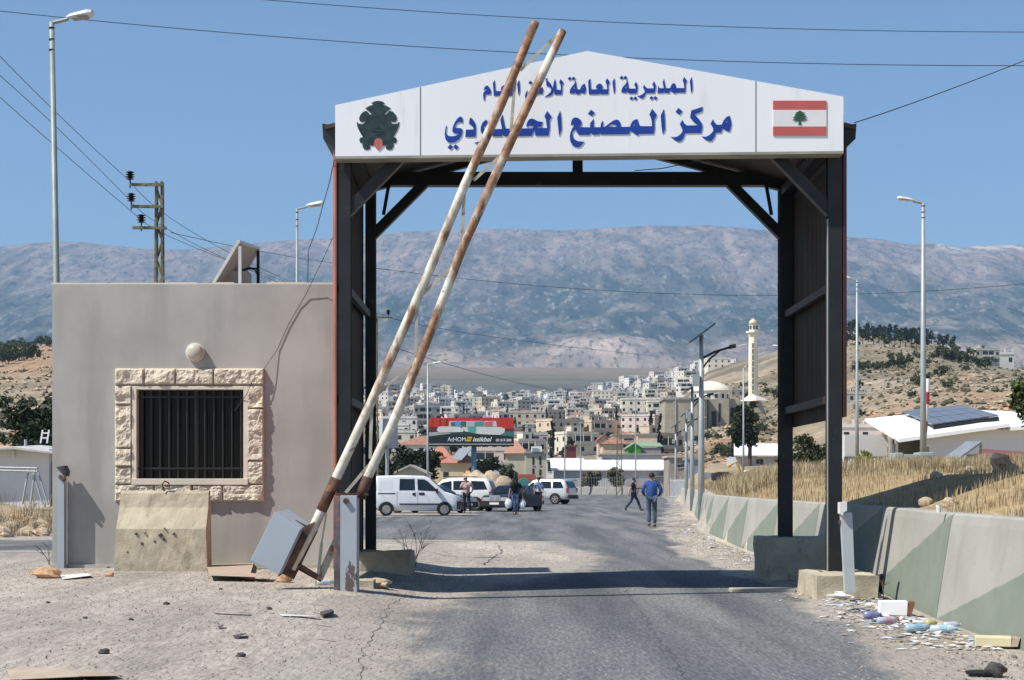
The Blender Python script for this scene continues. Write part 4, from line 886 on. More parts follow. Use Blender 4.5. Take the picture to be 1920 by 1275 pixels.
# solar street lamps
def solar_lamp(px, ypan, Y, sc, label):
    x = PX(px, Y); zb = gz(x, Y); zt = PZ(ypan, Y); t = thing('solar_lamp', label, 'street lamp', (x, Y, zb), 'solar street lamps')
    MB().tube([(x, Y, zb - .2), (x, Y, zb + 3), (x, Y, zt)], [.13, .12, .075], 10).build('pole', M['galv'], t, smooth=True)
    MB().obox((x, Y, zt + .04), (.50 * sc, .0, .37 * sc), (0, .5, 0), (-.02, 0, .03)).build('solar_cells', M['pv'], t)
    a = MB(); a.tube([(x, Y, zt - .92 * sc), (x + .5 * sc, Y, zt - .66 * sc), (x + 1.15 * sc, Y, zt - .46 * sc)], .045, 8); a.tube([(x, Y, zt - 1.35 * sc), (x + .3 * sc, Y, zt - .95 * sc), (x + .7 * sc, Y, zt - .62 * sc)], .035, 8)
    a.build('bracket', M['steel_dark'], t)
    hd_ = MB().obox((x + 1.2 * sc, Y, zt - .45 * sc), (.12 * sc, 0, .02), (0, .12, 0), (0, 0, .075 * sc)).build('lamp_head', M['steel_dark'], t)
    MB().obox((x + 1.5 * sc, Y, zt - .40 * sc), (.24 * sc, 0, .035), (0, .10, 0), (0, 0, .02)).build('light_plate', M['lamp_head'], hd_)
    MB().box(x - .36, x - .1, Y - .3, Y - .08, zt - 2.0 * sc, zt - 1.52 * sc).build('battery_box', M['galv'], t)
solar_lamp(1315, 628, 66, 1.0, 'tall solar street lamp with tilted panel in front of the mosque')
solar_lamp(1298, 726, 92, .85, 'second solar street lamp, directly left of the tall one')
solar_lamp(1287, 774, 125, .85, 'third solar street lamp in the row beside the mosque wall')
solar_lamp(1267, 797, 158, .85, 'farthest and smallest solar street lamp in the row')

# ------------------------------------------------------------------ lattice power poles
def lattice_pole(px, ytop, Y, w, label, arms=True):
    x = PX(px, Y); zt = PZ(ytop, Y); zb = gz(x, Y); t = thing('power_pole', label, 'power pole', (x, Y, zb), 'lattice power poles')
    m = MB(); wb = w * 1.5; H = zt - zb
    def wd(z): return wb + (w - wb) * (z - zb) / H
    for sx in (-1, 1):
        for sy in (-1, 1):
            m.bar((x + sx * wb / 2, Y + sy * wb / 2, zb - .2), (x + sx * w / 2, Y + sy * w / 2, zt), .075, .075)
    m.build('pole_leg', M['lattice'], t)
    m = MB(); z = zb + .3; s = 1
    while z < zt - .4:
        z2 = z + .62; a, b = wd(z) / 2, wd(z2) / 2
        for sy in (-1, 1): m.bar((x - s * a, Y + sy * a, z), (x + s * b, Y + sy * b, z2), .05, .015)
        for sx in (-1, 1): m.bar((x + sx * a, Y - s * a, z), (x + sx * b, Y + s * b, z2), .015, .05, 0, (1, 0, 0))
        z = z2; s = -s
    m.build('lattice', M['lattice'], t)
    if arms:
        for (pl, pr, py, pi) in arms:
            a = MB().bar(P(pl, py, Y - .2), P(pr, py + .5, Y - .2), .10, .10).build('crossarm', M['lattice'], t)
            xi = PX(pi, Y - .2); zi = PZ(py, Y - .2)
            i = MB(); i.tube([(xi, Y - .2, zi - .12), (xi, Y - .2, zi + .3)], .025, 6); i.build('pin', M['steel_dark'], a)
            MB().lathe((xi, Y - .2, zi + .16), [(.03, 0), (.15, .03), (.06, .07), (.17, .11), (.06, .15), (.17, .19), (.06, .23), (.15, .27), (.05, .31)], 12).build('insulator', M['ceramic'], a, smooth=False)
    return t
lattice_pole(299, 341, 60, .20, 'olive steel lattice power pole with three arms behind the booth', ((244, 305, 346, 244), (246, 306, 387, 246), (249, 312, 427, 265)))
lattice_pole(704, 590, 106, .20, 'far lattice power pole showing beside the left rear gate post', ((690, 735, 595, 728),))
lattice_pole(1161, 800, 205, .45, 'short twin leg lattice pole in front of the long white roof', None)
def wire(pts, r, label, n=24, sag=0):
    p = [P(*q) for q in pts]; out = []
    if len(p) == 2: p = [p[0], (p[0] + p[1]) / 2 - Vector((0, 0, sag)), p[1]]
    a, b, c = p                      # quadratic through three places
    ts = [0, .5, 1]; d0 = (b - a).length; d1 = (c - b).length; tm = d0 / (d0 + d1)
    for i in range(n + 1):
        t = i / n; l0 = (t - tm) * (t - 1) / ((0 - tm) * (0 - 1)); l1 = t * (t - 1) / (tm * (tm - 1)); l2 = t * (t - tm) / (1 * (1 - tm))
        out.append(a * l0 + b * l1 + c * l2)
    o = MB().tube(out, r, 5).build('overhead_wire', M['wire'], loc=out[n // 2]); tag(o, label, 'wire', 'overhead wires'); return o
wire([(430, -6, 34), (1200, 44, 35), (2000, 60, 36)], .008, 'topmost overhead wire crossing the sky above the gate')
wire([(-80, 12, 40), (600, 75, 40.5), (2000, 123, 41)], .010, 'overhead wire passing behind the top of the gate sign')
wire([(-60, 42, 42), (120, 225, 52), (244, 340, 59.8)], .010, 'wire running from upper left to the top arm of the lattice pole')
wire([(-60, 90, 42), (120, 252, 52), (246, 378, 59.8)], .010, 'wire running from upper left to the middle arm of the lattice pole')
wire([(-60, 128, 42), (120, 288, 52), (265, 412, 59.8)], .010, 'wire running from upper left to the lowest arm of the lattice pole')
wire([(244, 340, 59.8), (395, 455, 80), (705, 596, 106)], .012, 'wire from the top arm dropping right behind the booth roof')
wire([(246, 378, 59.8), (380, 465, 80), (690, 598, 106)], .012, 'wire from the middle arm dropping right behind the solar panel')
wire([(265, 412, 59.8), (400, 478, 80), (728, 594, 106)], .012, 'wire from the lowest arm dropping right behind the booth roof')
wire([(320, 436, 59), (440, 462, 72), (730, 506, 120)], .012, 'slack dark service wire crossing just above the booth solar panel')
wire([(1602, 230, 22.0), (1720, 190, 25), (2000, 82, 30)], .008, 'wire rising right from the gate eave')
wire([(700, 502, 118), (1300, 552, 122), (2000, 524, 126)], .018, 'long wire sagging across the mountain side')
wire([(730, 596, 106), (900, 628, 150), (1235, 668, 230)], .022, 'wire crossing the lower mountain towards the mosque')
wire([(735, 650, 106), (900, 700, 150), (1100, 742, 240)], .022, 'lowest wire dropping across the plain behind the gate')
def cable(pts, r, label):
    p = [P(*q) for q in pts]; o = MB().tube(p, r, 6).build('loose_cable', M['wire'], loc=p[len(p) // 2]); tag(o, label, 'cable', 'loose cables at the gate')
cable([(627, 300, 21.4), (617, 345, 22), (604, 390, 23.2), (595, 425, 24.2), (585, 452, 25.2), (578, 470, 25.9), (577, 540, 27.0)], .006, 'thin slack cable hanging left from the gate eave to the booth roof')
cable([(661, 392, 23.4), (634, 424, 24.6), (606, 485, 25.4), (588, 522, 25.65), (574, 551, 25.72), (560, 575, 25.735), (540, 610, 25.735), (520, 655, 25.735), (496, 690, 25.67), (478, 706, 25.63), (462, 740, 25.65), (440, 770, 25.78)], .005, 'black cable drooping across the booth front into the window')
cable([(1190, 320, 25.3), (1240, 316, 25.2), (1290, 306, 25), (1335, 299, 24.8)], .007, 'black cable hanging along the rear cross beam of the gate')
# ------------------------------------------------------------------ vehicles (built at the origin, nose towards +X)
def interp(tab, x): return float(np.interp(x, [a for a, b in tab], [b for a, b in tab]))
def car(name, label, loc, rotz, W, prof, belt, z0, wheels, wr, paint, glass, tum=.24, extra=None, bumper=None, rim='rim', arch=1.16, nose=.35):
    t = thing(name, label, 'car', loc, 'vehicles parked beyond the gate', rotz)
    x0, x1 = prof[0][0], prof[-1][0]
    xs = sorted(set([a for a, b in prof] + [a for a, b in belt] + list(np.linspace(x0, x1, 34).round(3))))
    def hw(x):
        e = min(x - x0, x1 - x); return W / 2 * (1 - .16 * max(0, 1 - e / nose) ** 2)
    def sect(x):
        zt = interp(prof, x); zb = min(interp(belt, x), zt - .015); w = hw(x); g = max(0, zt - zb); wr_ = w * .985 - g * tum
        r = min(.07, g * .5 + .02)
        return [(w * .90, z0), (w * .985, z0 + .10), (w, z0 + .32), (w * .995, zb - .10), (w * .975, zb), (wr_ + .0, zt - r), (wr_ - r * 1.0, zt - .012), (0, zt + .012 * (g > .1))]
    k = 8; vs = []; n = len(xs)
    for x in xs:
        s = sect(x); vs += [(x, y, z) for y, z in s] + [(x, -y, z) for y, z in s[:-1][::-1]]
    kk = 15
    fs = [(i * kk + j, i * kk + j + 1, (i + 1) * kk + j + 1, (i + 1) * kk + j) for i in range(n - 1) for j in range(kk - 1)]
    fs += [(i * kk, (i + 1) * kk, (i + 1) * kk + kk - 1, i * kk + kk - 1) for i in range(n - 1)]
    fs += [tuple(range(kk)), tuple((n - 1) * kk + j for j in range(kk))]
    body = MB().add(vs, fs)
    bo = body.build('body', paint, None, loc=(0, 0, 0), smooth=True); bo.parent = t
    md = bo.modifiers.new('split', 'EDGE_SPLIT'); md.split_angle = math.radians(38)
    def side(x, f, s, off=.012):                    # point on the side glass, f 0 at belt .. 1 at roof
        q = sect(x); (ya, za), (yb_, zb) = q[4], q[5]; y = ya + (yb_ - ya) * f; return Vector((x, s * (y + off), za + (zb - za) * f + .002))
    def sub(mb, nm, m, par=None, sm=False):
        o = mb.build(nm, m, None, loc=(0, 0, 0), smooth=sm); o.parent = par or t; return o
    for (pts) in glass.get('side', []):
        for s in (-1, 1):
            mb = MB(); q = [side(x, f, s) for x, f in pts]; mb.prism([q], (0, -s * .02, 0)); sub(mb, 'side_window', M['car_glass'])
    for (xa, xb, nm) in glass.get('ends', []):
        qa, qb = sect(xa), sect(xb); ya = (qa[5][0] if qa[5][1] > qa[4][1] + .1 else qa[4][0]) - .08; yb_ = (qb[5][0] if qb[5][1] > qb[4][1] + .1 else qb[4][0]) - .08
        za, zb = interp(prof, xa), interp(prof, xb); dn = Vector((zb - za, 0, -(xb - xa))).normalized(); dn = dn if dn.z > 0 else -dn; e = dn * .022
        mb = MB(); mb.prism([[Vector((xa, -ya, za)) + e, Vector((xa, ya, za)) + e, Vector((xb, yb_, zb)) + e, Vector((xb, -yb_, zb)) + e]], dn * -.03); sub(mb, nm, M['car_glass'])
    for xw in wheels:
        for s in (-1, 1):
            yo = s * (hw(xw) + .004)
            ar = MB(); c = Vector((xw, yo - s * .09, wr)); ar.lathe(c, [(.001, -.1), (wr * arch, -.1), (wr * arch, .1 + .004), (.001, .1 + .004)], 22, 0, 'Y')
            ar.v = [(x, y, max(z, z0 - .02)) for x, y, z in ar.v]; sub(ar, 'wheel_arch', M['car_black'])
            c = Vector((xw, s * (hw(xw) - .085), wr))
            wmb = MB().lathe(c, [(wr * .62, -.1), (wr * .93, -.105), (wr, -.07), (wr, .07), (wr * .93, .105), (wr * .62, .10)], 24, 0, 'Y'); wo = sub(wmb, 'wheel', M['tyre'])
            rm = MB(); rm.lathe(c + Vector((0, s * .095, 0)), [(wr * .64, -.02), (wr * .64, .018), (wr * .55, .018), (wr * .55, -.02)], 20, 0, 'Y')
            for a in range(5):
                q = a * 2 * math.pi / 5 + .3; dx, dz = math.cos(q), math.sin(q)
                rm.obox(c + Vector((dx * wr * .33, s * .108, dz * wr * .33)), (dx * wr * .28, 0, dz * wr * .28), (-dz * wr * .085, 0, dx * wr * .085), (0, .012, 0))
            rm.lathe(c + Vector((0, s * .108, 0)), [(.001, -.015), (wr * .16, -.015), (wr * .16, .015), (.001, .015)], 12, 0, 'Y')
            sub(rm, 'rim', M[rim], wo)
    if extra: extra(t, sub, side, sect, hw, bo)
    return t
PW = carpaint('white car paint', (.74, .75, .76)); PWD = carpaint('dusty white car paint', (.70, .70, .67)); PG = carpaint('dark grey car paint', (.06, .068, .078), .2)
PB = carpaint('navy black car paint', (.010, .013, .024)); PS = carpaint('silver car paint', (.58, .59, .58), .25)
def ext_van(t, sub, side, sect, hw, bo):
    for s in (-1, 1):
        def on(x, z, o=.006): return Vector((x, s * (hw(x) + o), z))
        def pl(nm, m, pts, o=.01, par=None): return sub(MB().prism([[on(x, z, o) for x, z in pts]], (0, -s * .02, 0)), nm, m, par)
        pl('rubbing_strip', M['car_black'], [(-.75, .50), (1.02, .50), (1.02, .565), (-.75, .565)], .018)
        pl('door_rail', M['car_black'], [(-1.72, 1.00), (-.95, 1.00), (-.95, 1.035), (-1.72, 1.035)])
        pl('door_handle', M['car_black'], [(-.17, .94), (-.04, .90), (-.04, 1.06), (-.17, 1.02)], .014); pl('door_handle', M['car_black'], [(.12, .95), (.36, .95), (.36, 1.05), (.12, 1.05)], .014)
        pl('door_seam', M['seam'], [(.055, .45), (.067, .45), (.067, 1.1), (.055, 1.1)], .004); pl('door_seam', M['seam'], [(-.87, .5), (-.858, .5), (-.858, 1.1), (-.87, 1.1)], .004)
        q = [side(x, f, s, .004) for x, f in ((-1.68, .12), (-1.05, .12), (-1.05, .78), (-1.62, .78))]; sub(MB().prism([q], (0, -s * .012, 0)), 'blank_side_panel', carpaint('white pressed panel', (.66, .67, .68)))
        sub(MB().obox((-1.985, s * .70, 1.06), (.02, 0, 0), (0, .09, 0), (0, 0, .27)), 'tail_lamp', M['tail_red'])
        pl('tail_lamp', M['tail_red'], [(-1.95, .85), (-1.83, .85), (-1.84, 1.3), (-1.93, 1.3)], .004)
        sub(MB().obox((.93, s * (hw(.93) + .10), 1.12), (.05, 0, 0), (0, .09, 0), (0, 0, .10)), 'mirror', M['car_black'])
        sub(MB().obox((1.93, s * .55, .78), (.04, 0, 0), (0, .16, 0), (0, 0, .10)), 'headlight', M['head_clear'])
    for x, nm in ((-1.96, 'rear_bumper'), (1.9, 'front_bumper')): sub(MB().box(x - .08, x + (.34 if x < 0 else .08), -.80, .80, .30, .66), nm, M['car_black'])
car('parked_van', 'white van parked in profile behind the left gate posts', (PX(780, 77.4), 77.4, 0), math.radians(4), 1.66,
    [(-2.0, .55), (-1.99, 1.05), (-1.93, 1.72), (-1.75, 1.80), (-.6, 1.83), (.35, 1.80), (.62, 1.70), (1.28, 1.10), (1.62, 1.00), (1.9, .88), (2.0, .55)],
    [(-2.0, 1.0), (-1.2, 1.12), (.9, 1.12), (1.3, 1.02), (2.0, .85)], .24, (-1.34, 1.26), .30, PW,
    dict(side=[[(-.76, .06), (-.06, .06), (-.08, .86), (-.74, .86)], [(.07, .06), (1.0, .06), (.93, .22), (.52, .80), (.36, .86), (.05, .86)]], ends=[(.68, 1.22, 'windscreen')]), .16, ext_van)
def ext_suv(tail, hitch=False, bump=True):
    def f(t, sub, side, sect, hw, bo):
        xr = min(v.co.x for v in bo.data.vertices); xf = max(v.co.x for v in bo.data.vertices)
        for s in (-1, 1):
            sub(MB().obox((xr + .07, s * (hw(xr + .1) - .02), 1.02), (.08, 0, 0), (0, .05, 0), (0, 0, .15)), 'tail_lamp', M['tail_red'])
            sub(MB().obox((xf - .08, s * (hw(xf) - .12), .82), (.06, 0, 0), (0, .13, 0), (0, 0, .08)), 'headlight', M['head_clear'])
            sub(MB().obox((.75, s * (hw(.75) + .10), 1.13), (.06, 0, 0), (0, .09, 0), (0, 0, .08)), 'mirror', M['car_black'])
            for xd in (-.62, .42): sub(MB().prism([[Vector((xd, s * (hw(xd) + .004), .5)), Vector((xd + .012, s * (hw(xd) + .004), .5)), Vector((xd + .012, s * (hw(xd) + .004), 1.05)), Vector((xd, s * (hw(xd) + .004), 1.05))]], (0, -s * .01, 0)), 'door_seam', M['seam'])
            sub(MB().tube([(-1.3, s * .6, 1.80), (-1.2, s * .6, 1.84), (.2, s * .6, 1.84), (.3, s * .6, 1.79)], .018, 6), 'roof_rail', M['car_black'])
        sub(MB().box(xr - .07, xr + .22, -.84, .84, .42, .66), 'rear_bumper', M['car_black'] if hitch else PWD)
        sub(MB().box(xf - .2, xf + .05, -.82, .82, .38, .62), 'front_bumper', PWD)
        if hitch: sub(MB().bar((xr - .05, 0, .45), (xr - .42, 0, .47), .1, .1), 'tow_hitch', M['car_black'])
    return f
suvp = [(-2.35, .60), (-2.33, 1.05), (-2.05, 1.66), (-1.9, 1.74), (-.7, 1.79), (.15, 1.76), (.45, 1.68), (1.12, 1.12), (1.9, 1.02), (2.25, .88), (2.33, .6)]
car('parked_suv', 'dusty white sport utility vehicle seen behind the man in the pink shirt', (PX(848, 91), 91.5, 0), math.radians(180 - 7), 1.86, suvp, [(-2.35, 1.0), (-2.2, 1.10), (1.1, 1.08), (2.3, .85)], .34, (-1.36, 1.42), .36, PWD,
    dict(side=[[(-2.0, .10), (-1.18, .06), (-1.12, .84), (-1.80, .84)], [(-1.05, .06), (-.18, .06), (-.16, .84), (-1.0, .84)], [(-.08, .06), (.92, .06), (.42, .8), (-.06, .84)]], ends=[(-2.29, -2.09, 'rear_window'), (.5, 1.06, 'windscreen')]), .26, ext_suv(True))
car('parked_suv', 'silver white sport utility vehicle with black tow hitch at the end of the row', (PX(1018, 121), 122.6, 0), math.radians(180 - 24), 1.9, [(a, b * 1.03) for a, b in suvp], [(-2.35, 1.0), (-2.2, 1.12), (1.1, 1.1), (2.3, .85)], .36, (-1.36, 1.42), .38, PS,
    dict(side=[[(-2.0, .08), (-1.18, .06), (-1.12, .84), (-1.80, .84)], [(-1.05, .06), (-.18, .06), (-.16, .84), (-1.0, .84)], [(-.08, .06), (.92, .06), (.42, .8), (-.06, .84)]], ends=[(-2.29, -2.09, 'rear_window'), (.5, 1.06, 'windscreen')]), .26, ext_suv(True, True))
def ext_sedan(door):
    def f(t, sub, side, sect, hw, bo):
        xr = min(v.co.x for v in bo.data.vertices); xf = max(v.co.x for v in bo.data.vertices)
        for s in (-1, 1):
            sub(MB().obox((xr + .04, s * (hw(xr + .1) - .17), .74), (.05, 0, 0), (0, .17, 0), (0, 0, .09)), 'tail_lamp', M['tail_red'])
            sub(MB().obox((xf - .03, s * (hw(xf) - .20), .66), (.05, 0, 0), (0, .19, 0), (0, 0, .095)), 'headlight', M['head_clear'])
            sub(MB().obox((xf - .05, s * (hw(xf) + .03), .65), (.06, 0, 0), (0, .04, 0), (0, 0, .08)), 'indicator_lamp', mat('orange lamp lens', (.45, .10, .03), .2))
            sub(MB().obox((.72, s * (hw(.7) + .08), .98), (.05, 0, 0), (0, .08, 0), (0, 0, .06)), 'mirror', M['car_black'])
        sub(MB().box(xr - .08, xr + .12, -.80, .80, .36, .56), 'rear_bumper', M['car_black']); sub(MB().box(xf - .14, xf + .09, -.80, .80, .30, .52), 'front_bumper', M['car_black'])
        sub(MB().box(xf + .09, xf + .10, -.26, .26, .38, .49), 'number_plate', M['white_plastic'])
        g = MB(); g.box(xf - .03, xf + .035, -.30, .30, .55, .57); g.box(xf - .03, xf + .035, -.30, .30, .82, .845)
        for k in range(5): g.box(xf - .02, xf + .03, -.29, .29, .595 + k * .045, .615 + k * .045)
        for y in (-.30, 0, .28): g.box(xf - .02, xf + .033, y, y + .02, .56, .84)
        sub(g, 'radiator_grille', M['chrome'])
        if door:                                     # front door swung open towards the right
            d = MB(); h = Vector((.78, .84, 0)); dx = Vector((-.45, .95, 0)).normalized(); nn = Vector((dx.y, -dx.x, 0))
            q = lambda a, z: h + dx * a + Vector((0, 0, z))
            d.prism([[q(0, .30), q(1.0, .30), q(1.02, .92), q(0, .92)]], nn * .07)
            do = sub(d, 'open_door', PB); fm = MB()
            for a, b in ((q(.02, .92), q(.35, 1.34)), (q(.35, 1.34), q(.85, 1.36)), (q(.85, 1.36), q(1.0, .92))): fm.bar(a + nn * .03, b + nn * .03, .04, .04)
            sub(fm, 'window_frame', M['car_black'], do)
    return f
sedp = [(-2.25, .55), (-2.2, .84), (-1.45, .95), (-.85, 1.34), (-.5, 1.40), (.25, 1.40), (.5, 1.34), (1.12, .95), (2.0, .86), (2.22, .72), (2.27, .5)]
sg_ = dict(side=[[(-1.12, .08), (-.42, .06), (-.42, .84), (-.78, .78)], [(-.36, .06), (.28, .06), (.28, .84), (-.36, .84)], [(.34, .06), (.95, .08), (.52, .78), (.34, .84)]], ends=[(-1.38, -.92, 'rear_window'), (.54, 1.08, 'windscreen')])
car('parked_sedan', 'dark grey saloon car half hidden between the white van and white vehicle', (PX(803, 84), 84.8, 0), math.radians(-30), 1.76, sedp, [(-2.25, .80), (-1.4, .93), (1.1, .92), (2.3, .76)], .22, (-1.35, 1.38), .31, PG, sg_, .3, ext_sedan(False))
car('parked_sedan', 'old black saloon facing the road with its door standing open', (PX(962, 88), 90.2, 0), math.radians(-90 - 24), 1.74, sedp, [(-2.25, .80), (-1.4, .93), (1.1, .92), (2.3, .76)], .22, (-1.35, 1.38), .31, PB, sg_, .3, ext_sedan(True), rim='rim_dark')

# ------------------------------------------------------------------ people (one skinned body each; clothes and hair are children)
def skinmesh(name, nodes, edges, rad, m, parent, sub=1, roots=()):
    me = bpy.data.meshes.new(name); keys = list(nodes)
    me.from_pydata([tuple(nodes[k]) for k in keys], [(keys.index(a), keys.index(b)) for a, b in edges], [])
    o = bpy.data.objects.new(name, me); COL.objects.link(o); me.materials.append(m)
    o.modifiers.new('skin', 'SKIN'); sv = me.skin_vertices[0].data
    for i, k in enumerate(keys):
        r = rad[k]; sv[i].radius = r if isinstance(r, tuple) else (r, r); sv[i].use_root = k in roots
    md = o.modifiers.new('sub', 'SUBSURF'); md.levels = sub; md.render_levels = sub
    dg = bpy.context.evaluated_depsgraph_get(); me2 = bpy.data.meshes.new_from_object(o.evaluated_get(dg)); o.modifiers.clear(); o.data = me2
    if not me2.materials: me2.materials.append(m)
    me2.polygons.foreach_set('use_smooth', [True] * len(me2.polygons)); o.parent = parent; return o
BASE = dict(pel=(0, 0, .96), bel=(0, 0, 1.12), che=(0, .01, 1.33), nec=(0, .015, 1.49), hb=(0, 0, 1.57), ht=(0, .005, 1.68),
            shL=(.19, .01, 1.42), elL=(.25, .03, 1.15), wrL=(.27, -.05, .91), haL=(.275, -.07, .84), shR=(-.19, .01, 1.42), elR=(-.25, .03, 1.15), wrR=(-.27, -.05, .91), haR=(-.275, -.07, .84),
            hiL=(.09, 0, .92), knL=(.10, -.02, .51), anL=(.105, .02, .10), toL=(.115, -.13, .045), hiR=(-.09, 0, .92), knR=(-.10, -.02, .51), anR=(-.105, .02, .10), toR=(-.115, -.13, .045))
def person(label, loc, rotz, J, shirt, trouser, shoe=(.02, .018, .016), longs=False, hair=(.012, .01, .009), skin='skin', vest=None, bulk=1.0, beard=False):
    J = dict(J); face = J.pop('face', None)
    t = thing('person', label, 'person', loc, None, rotz); n = {k: Vector(v) for k, v in BASE.items()}; n.update({k: Vector(v) for k, v in J.items()})
    E = [('pel', 'bel'), ('bel', 'che'), ('che', 'nec'), ('nec', 'hb'), ('hb', 'ht')] + [(a + s, b + s) for s in 'LR' for a, b in (('sh', 'el'), ('el', 'wr'), ('wr', 'ha'), ('hi', 'kn'), ('kn', 'an'), ('an', 'to'))] + [('che', 'shL'), ('che', 'shR'), ('pel', 'hiL'), ('pel', 'hiR')]
    R = dict(pel=(.13, .10), bel=(.125, .10), che=(.145, .105), nec=.052, hb=(.068, .08), ht=(.078, .095))
    for s in 'LR': R.update({'sh' + s: .06, 'el' + s: .042, 'wr' + s: .03, 'ha' + s: (.036, .02), 'hi' + s: .085, 'kn' + s: .056, 'an' + s: .04, 'to' + s: .035})
    nn, EE, roots = dict(n), list(E), ['pel']
    for s, sg in (('L', 1), ('R', -1)):              # five separate fingers rooted in each palm
        d = (n['ha' + s] - n['wr' + s]).normalized(); sd = Vector((0, -1, 0)) - d * Vector((0, -1, 0)).dot(d); sd.normalize()
        for i, (o, L) in enumerate(((-.024, .062), (-.008, .075), (.009, .072), (.025, .056))):
            a = n['ha' + s] + sd * o; b = a + d * L * .6; c = b + (d * .75 + Vector((-sg * .5, 0, 0))).normalized() * L * .45
            for q, v in (('a', a), ('b', b), ('c', c)): nn[f'f{s}{i}{q}'] = v; R[f'f{s}{i}{q}'] = .009
            EE += [(f'f{s}{i}a', f'f{s}{i}b'), (f'f{s}{i}b', f'f{s}{i}c')]; roots.append(f'f{s}{i}a')
        a = n['wr' + s].lerp(n['ha' + s], .4) + sd * .02; b = a + (d + sd * .9).normalized() * .04; c = b + d * .03
        for q, v in (('a', a), ('b', b), ('c', c)): nn[f't{s}{q}'] = v; R[f't{s}{q}'] = .010
        EE += [(f't{s}a', f't{s}b'), (f't{s}b', f't{s}c')]; roots.append(f't{s}a')
    body = skinmesh('body', nn, EE, R, M[skin], t, 1, roots)
    hd = (n['ht'] - n['hb']).normalized(); fc = Vector((0, -1, 0)) - hd * Vector((0, -1, 0)).dot(hd)
    if face: fc = Vector(face) - hd * Vector(face).dot(hd)
    fc.normalize(); rt_ = fc.cross(hd); hc = n['hb'].lerp(n['ht'], .55)
    fa = MB(); fa.rock(hc + fc * .093 - hd * .015, (.014, .016, .02), 1, 0, 5, 8, .05)
    for s in (-1, 1): fa.rock(hc + rt_ * s * .082 - hd * .01, (.012, .02, .03), 2, 0, 5, 8, .05)
    fo = fa.build('face_features', M[skin], t, loc=(0, 0, 0), smooth=True) if False else None
    bm = bmesh.new(); bm.from_mesh(body.data)
    tmp = bpy.data.meshes.new('tmp'); tmp.from_pydata(fa.v, [], fa.f); bm.from_mesh(tmp); bm.to_mesh(body.data); bm.free(); bpy.data.meshes.remove(tmp)
    def cl(nm, keys, edges, rad, m): return skinmesh(nm, {k: n[k] for k in keys}, edges, rad, m, t, 1, [keys[0]])
    top = [k for k in ('pel', 'bel', 'che', 'nec', 'shL', 'elL', 'shR', 'elR')]; te = [('pel', 'bel'), ('bel', 'che'), ('che', 'nec'), ('che', 'shL'), ('che', 'shR'), ('shL', 'elL'), ('shR', 'elR')]
    tr = dict(pel=(.16 * bulk, .135 * bulk), bel=(.155 * bulk, .125 * bulk), che=(.165 * bulk, .128 * bulk), nec=.066, shL=.08, shR=.08, elL=.062, elR=.062)
    if longs:
        top += ['wrL', 'wrR']; te += [('elL', 'wrL'), ('elR', 'wrR')]; tr.update(wrL=.046, wrR=.046)
    else:
        for s in 'LR': n['elx' + s] = n['sh' + s].lerp(n['el' + s], .72); top[top.index('el' + s)] = 'elx' + s; te = [(a, 'elx' + s if b == 'el' + s else b) for a, b in te]; tr['elx' + s] = .068
    n['hem'] = n['pel'] - Vector((0, 0, .06)); top = ['hem'] + top; te = [('hem', 'pel')] + te; tr['hem'] = (.155 * bulk, .13 * bulk)
    cl('shirt', top, te, tr, shirt)
    lk = ['pel', 'hiL', 'knL', 'anL', 'hiR', 'knR', 'anR']; cl('trousers', lk, [('pel', 'hiL'), ('hiL', 'knL'), ('knL', 'anL'), ('pel', 'hiR'), ('hiR', 'knR'), ('knR', 'anR')], dict(pel=(.143 * bulk, .115 * bulk), hiL=.102, hiR=.102, knL=.077, knR=.077, anL=.066, anR=.066), trouser)
    sm = mat('shoe leather %.3f %.3f' % shoe[:2], shoe, .5)
    for s in 'LR':
        a, b = n['an' + s], n['to' + s]; d = (b - a); o = MB(); pts = [a + d * f + Vector((0, 0, -.03)) for f in (-.35, .1, .6, 1.15)]
        o.tube(pts, [.042, .052, .05, .03], 10); so = o.build('shoe', sm, None, loc=(0, 0, 0), smooth=True); so.parent = t
    hm_ = mat('hair %.3f' % hair[0], hair, .7, 0, .3, 30); h = MB(); vs = []; c = hc + hd * .018 - fc * .012
    for i in range(7):
        th = (math.pi * .60) * i / 6
        for j in range(14):
            q = 2 * math.pi * j / 14; f = math.sin(th); dirv = hd * math.cos(th) + (fc * math.cos(q) + rt_ * math.sin(q)) * f
            if i > 3 and math.cos(q) > .35: dirv = hd * math.cos(math.pi * .30) + (fc * math.cos(q) + rt_ * math.sin(q)) * math.sin(math.pi * .30)
            vs.append(c + Vector(dirv) * (.112 if abs(math.cos(q)) > .5 else .098))
    h.add(vs, [(i * 14 + j, i * 14 + (j + 1) % 14, (i + 1) * 14 + (j + 1) % 14, (i + 1) * 14 + j) for i in range(6) for j in range(14)]); ho = h.build('hair', hm_, None, loc=(0, 0, 0), smooth=True); ho.parent = t
    if beard: b = MB().rock(hc + fc * .062 - hd * .085, (.05, .04, .045), 3, 0, 6, 8, .05).build('beard', hm_, None, loc=(0, 0, 0), smooth=True); b.parent = t
    if vest:
        k = ['pel', 'bel', 'che', 'nec']; v = skinmesh('vest', {q: n[q] - Vector((0, 0, .10)) * (q == 'pel') for q in k}, [('pel', 'bel'), ('bel', 'che'), ('che', 'nec')], dict(pel=(.205, .155), bel=(.20, .155), che=(.205, .15), nec=(.10, .085)), vest, t, 1, ['pel'])
    t.scale = (1.03,) * 3; return t
cm = lambda nm, c, v=.12: mat(nm, c, .9, 0, v, 6, .15, 25, .01)
DEN = mat('blue denim', (.055, .085, .13), .9, 0, .2, 3, col2=(.11, .15, .20), c2=(.5, .65), s2=5)
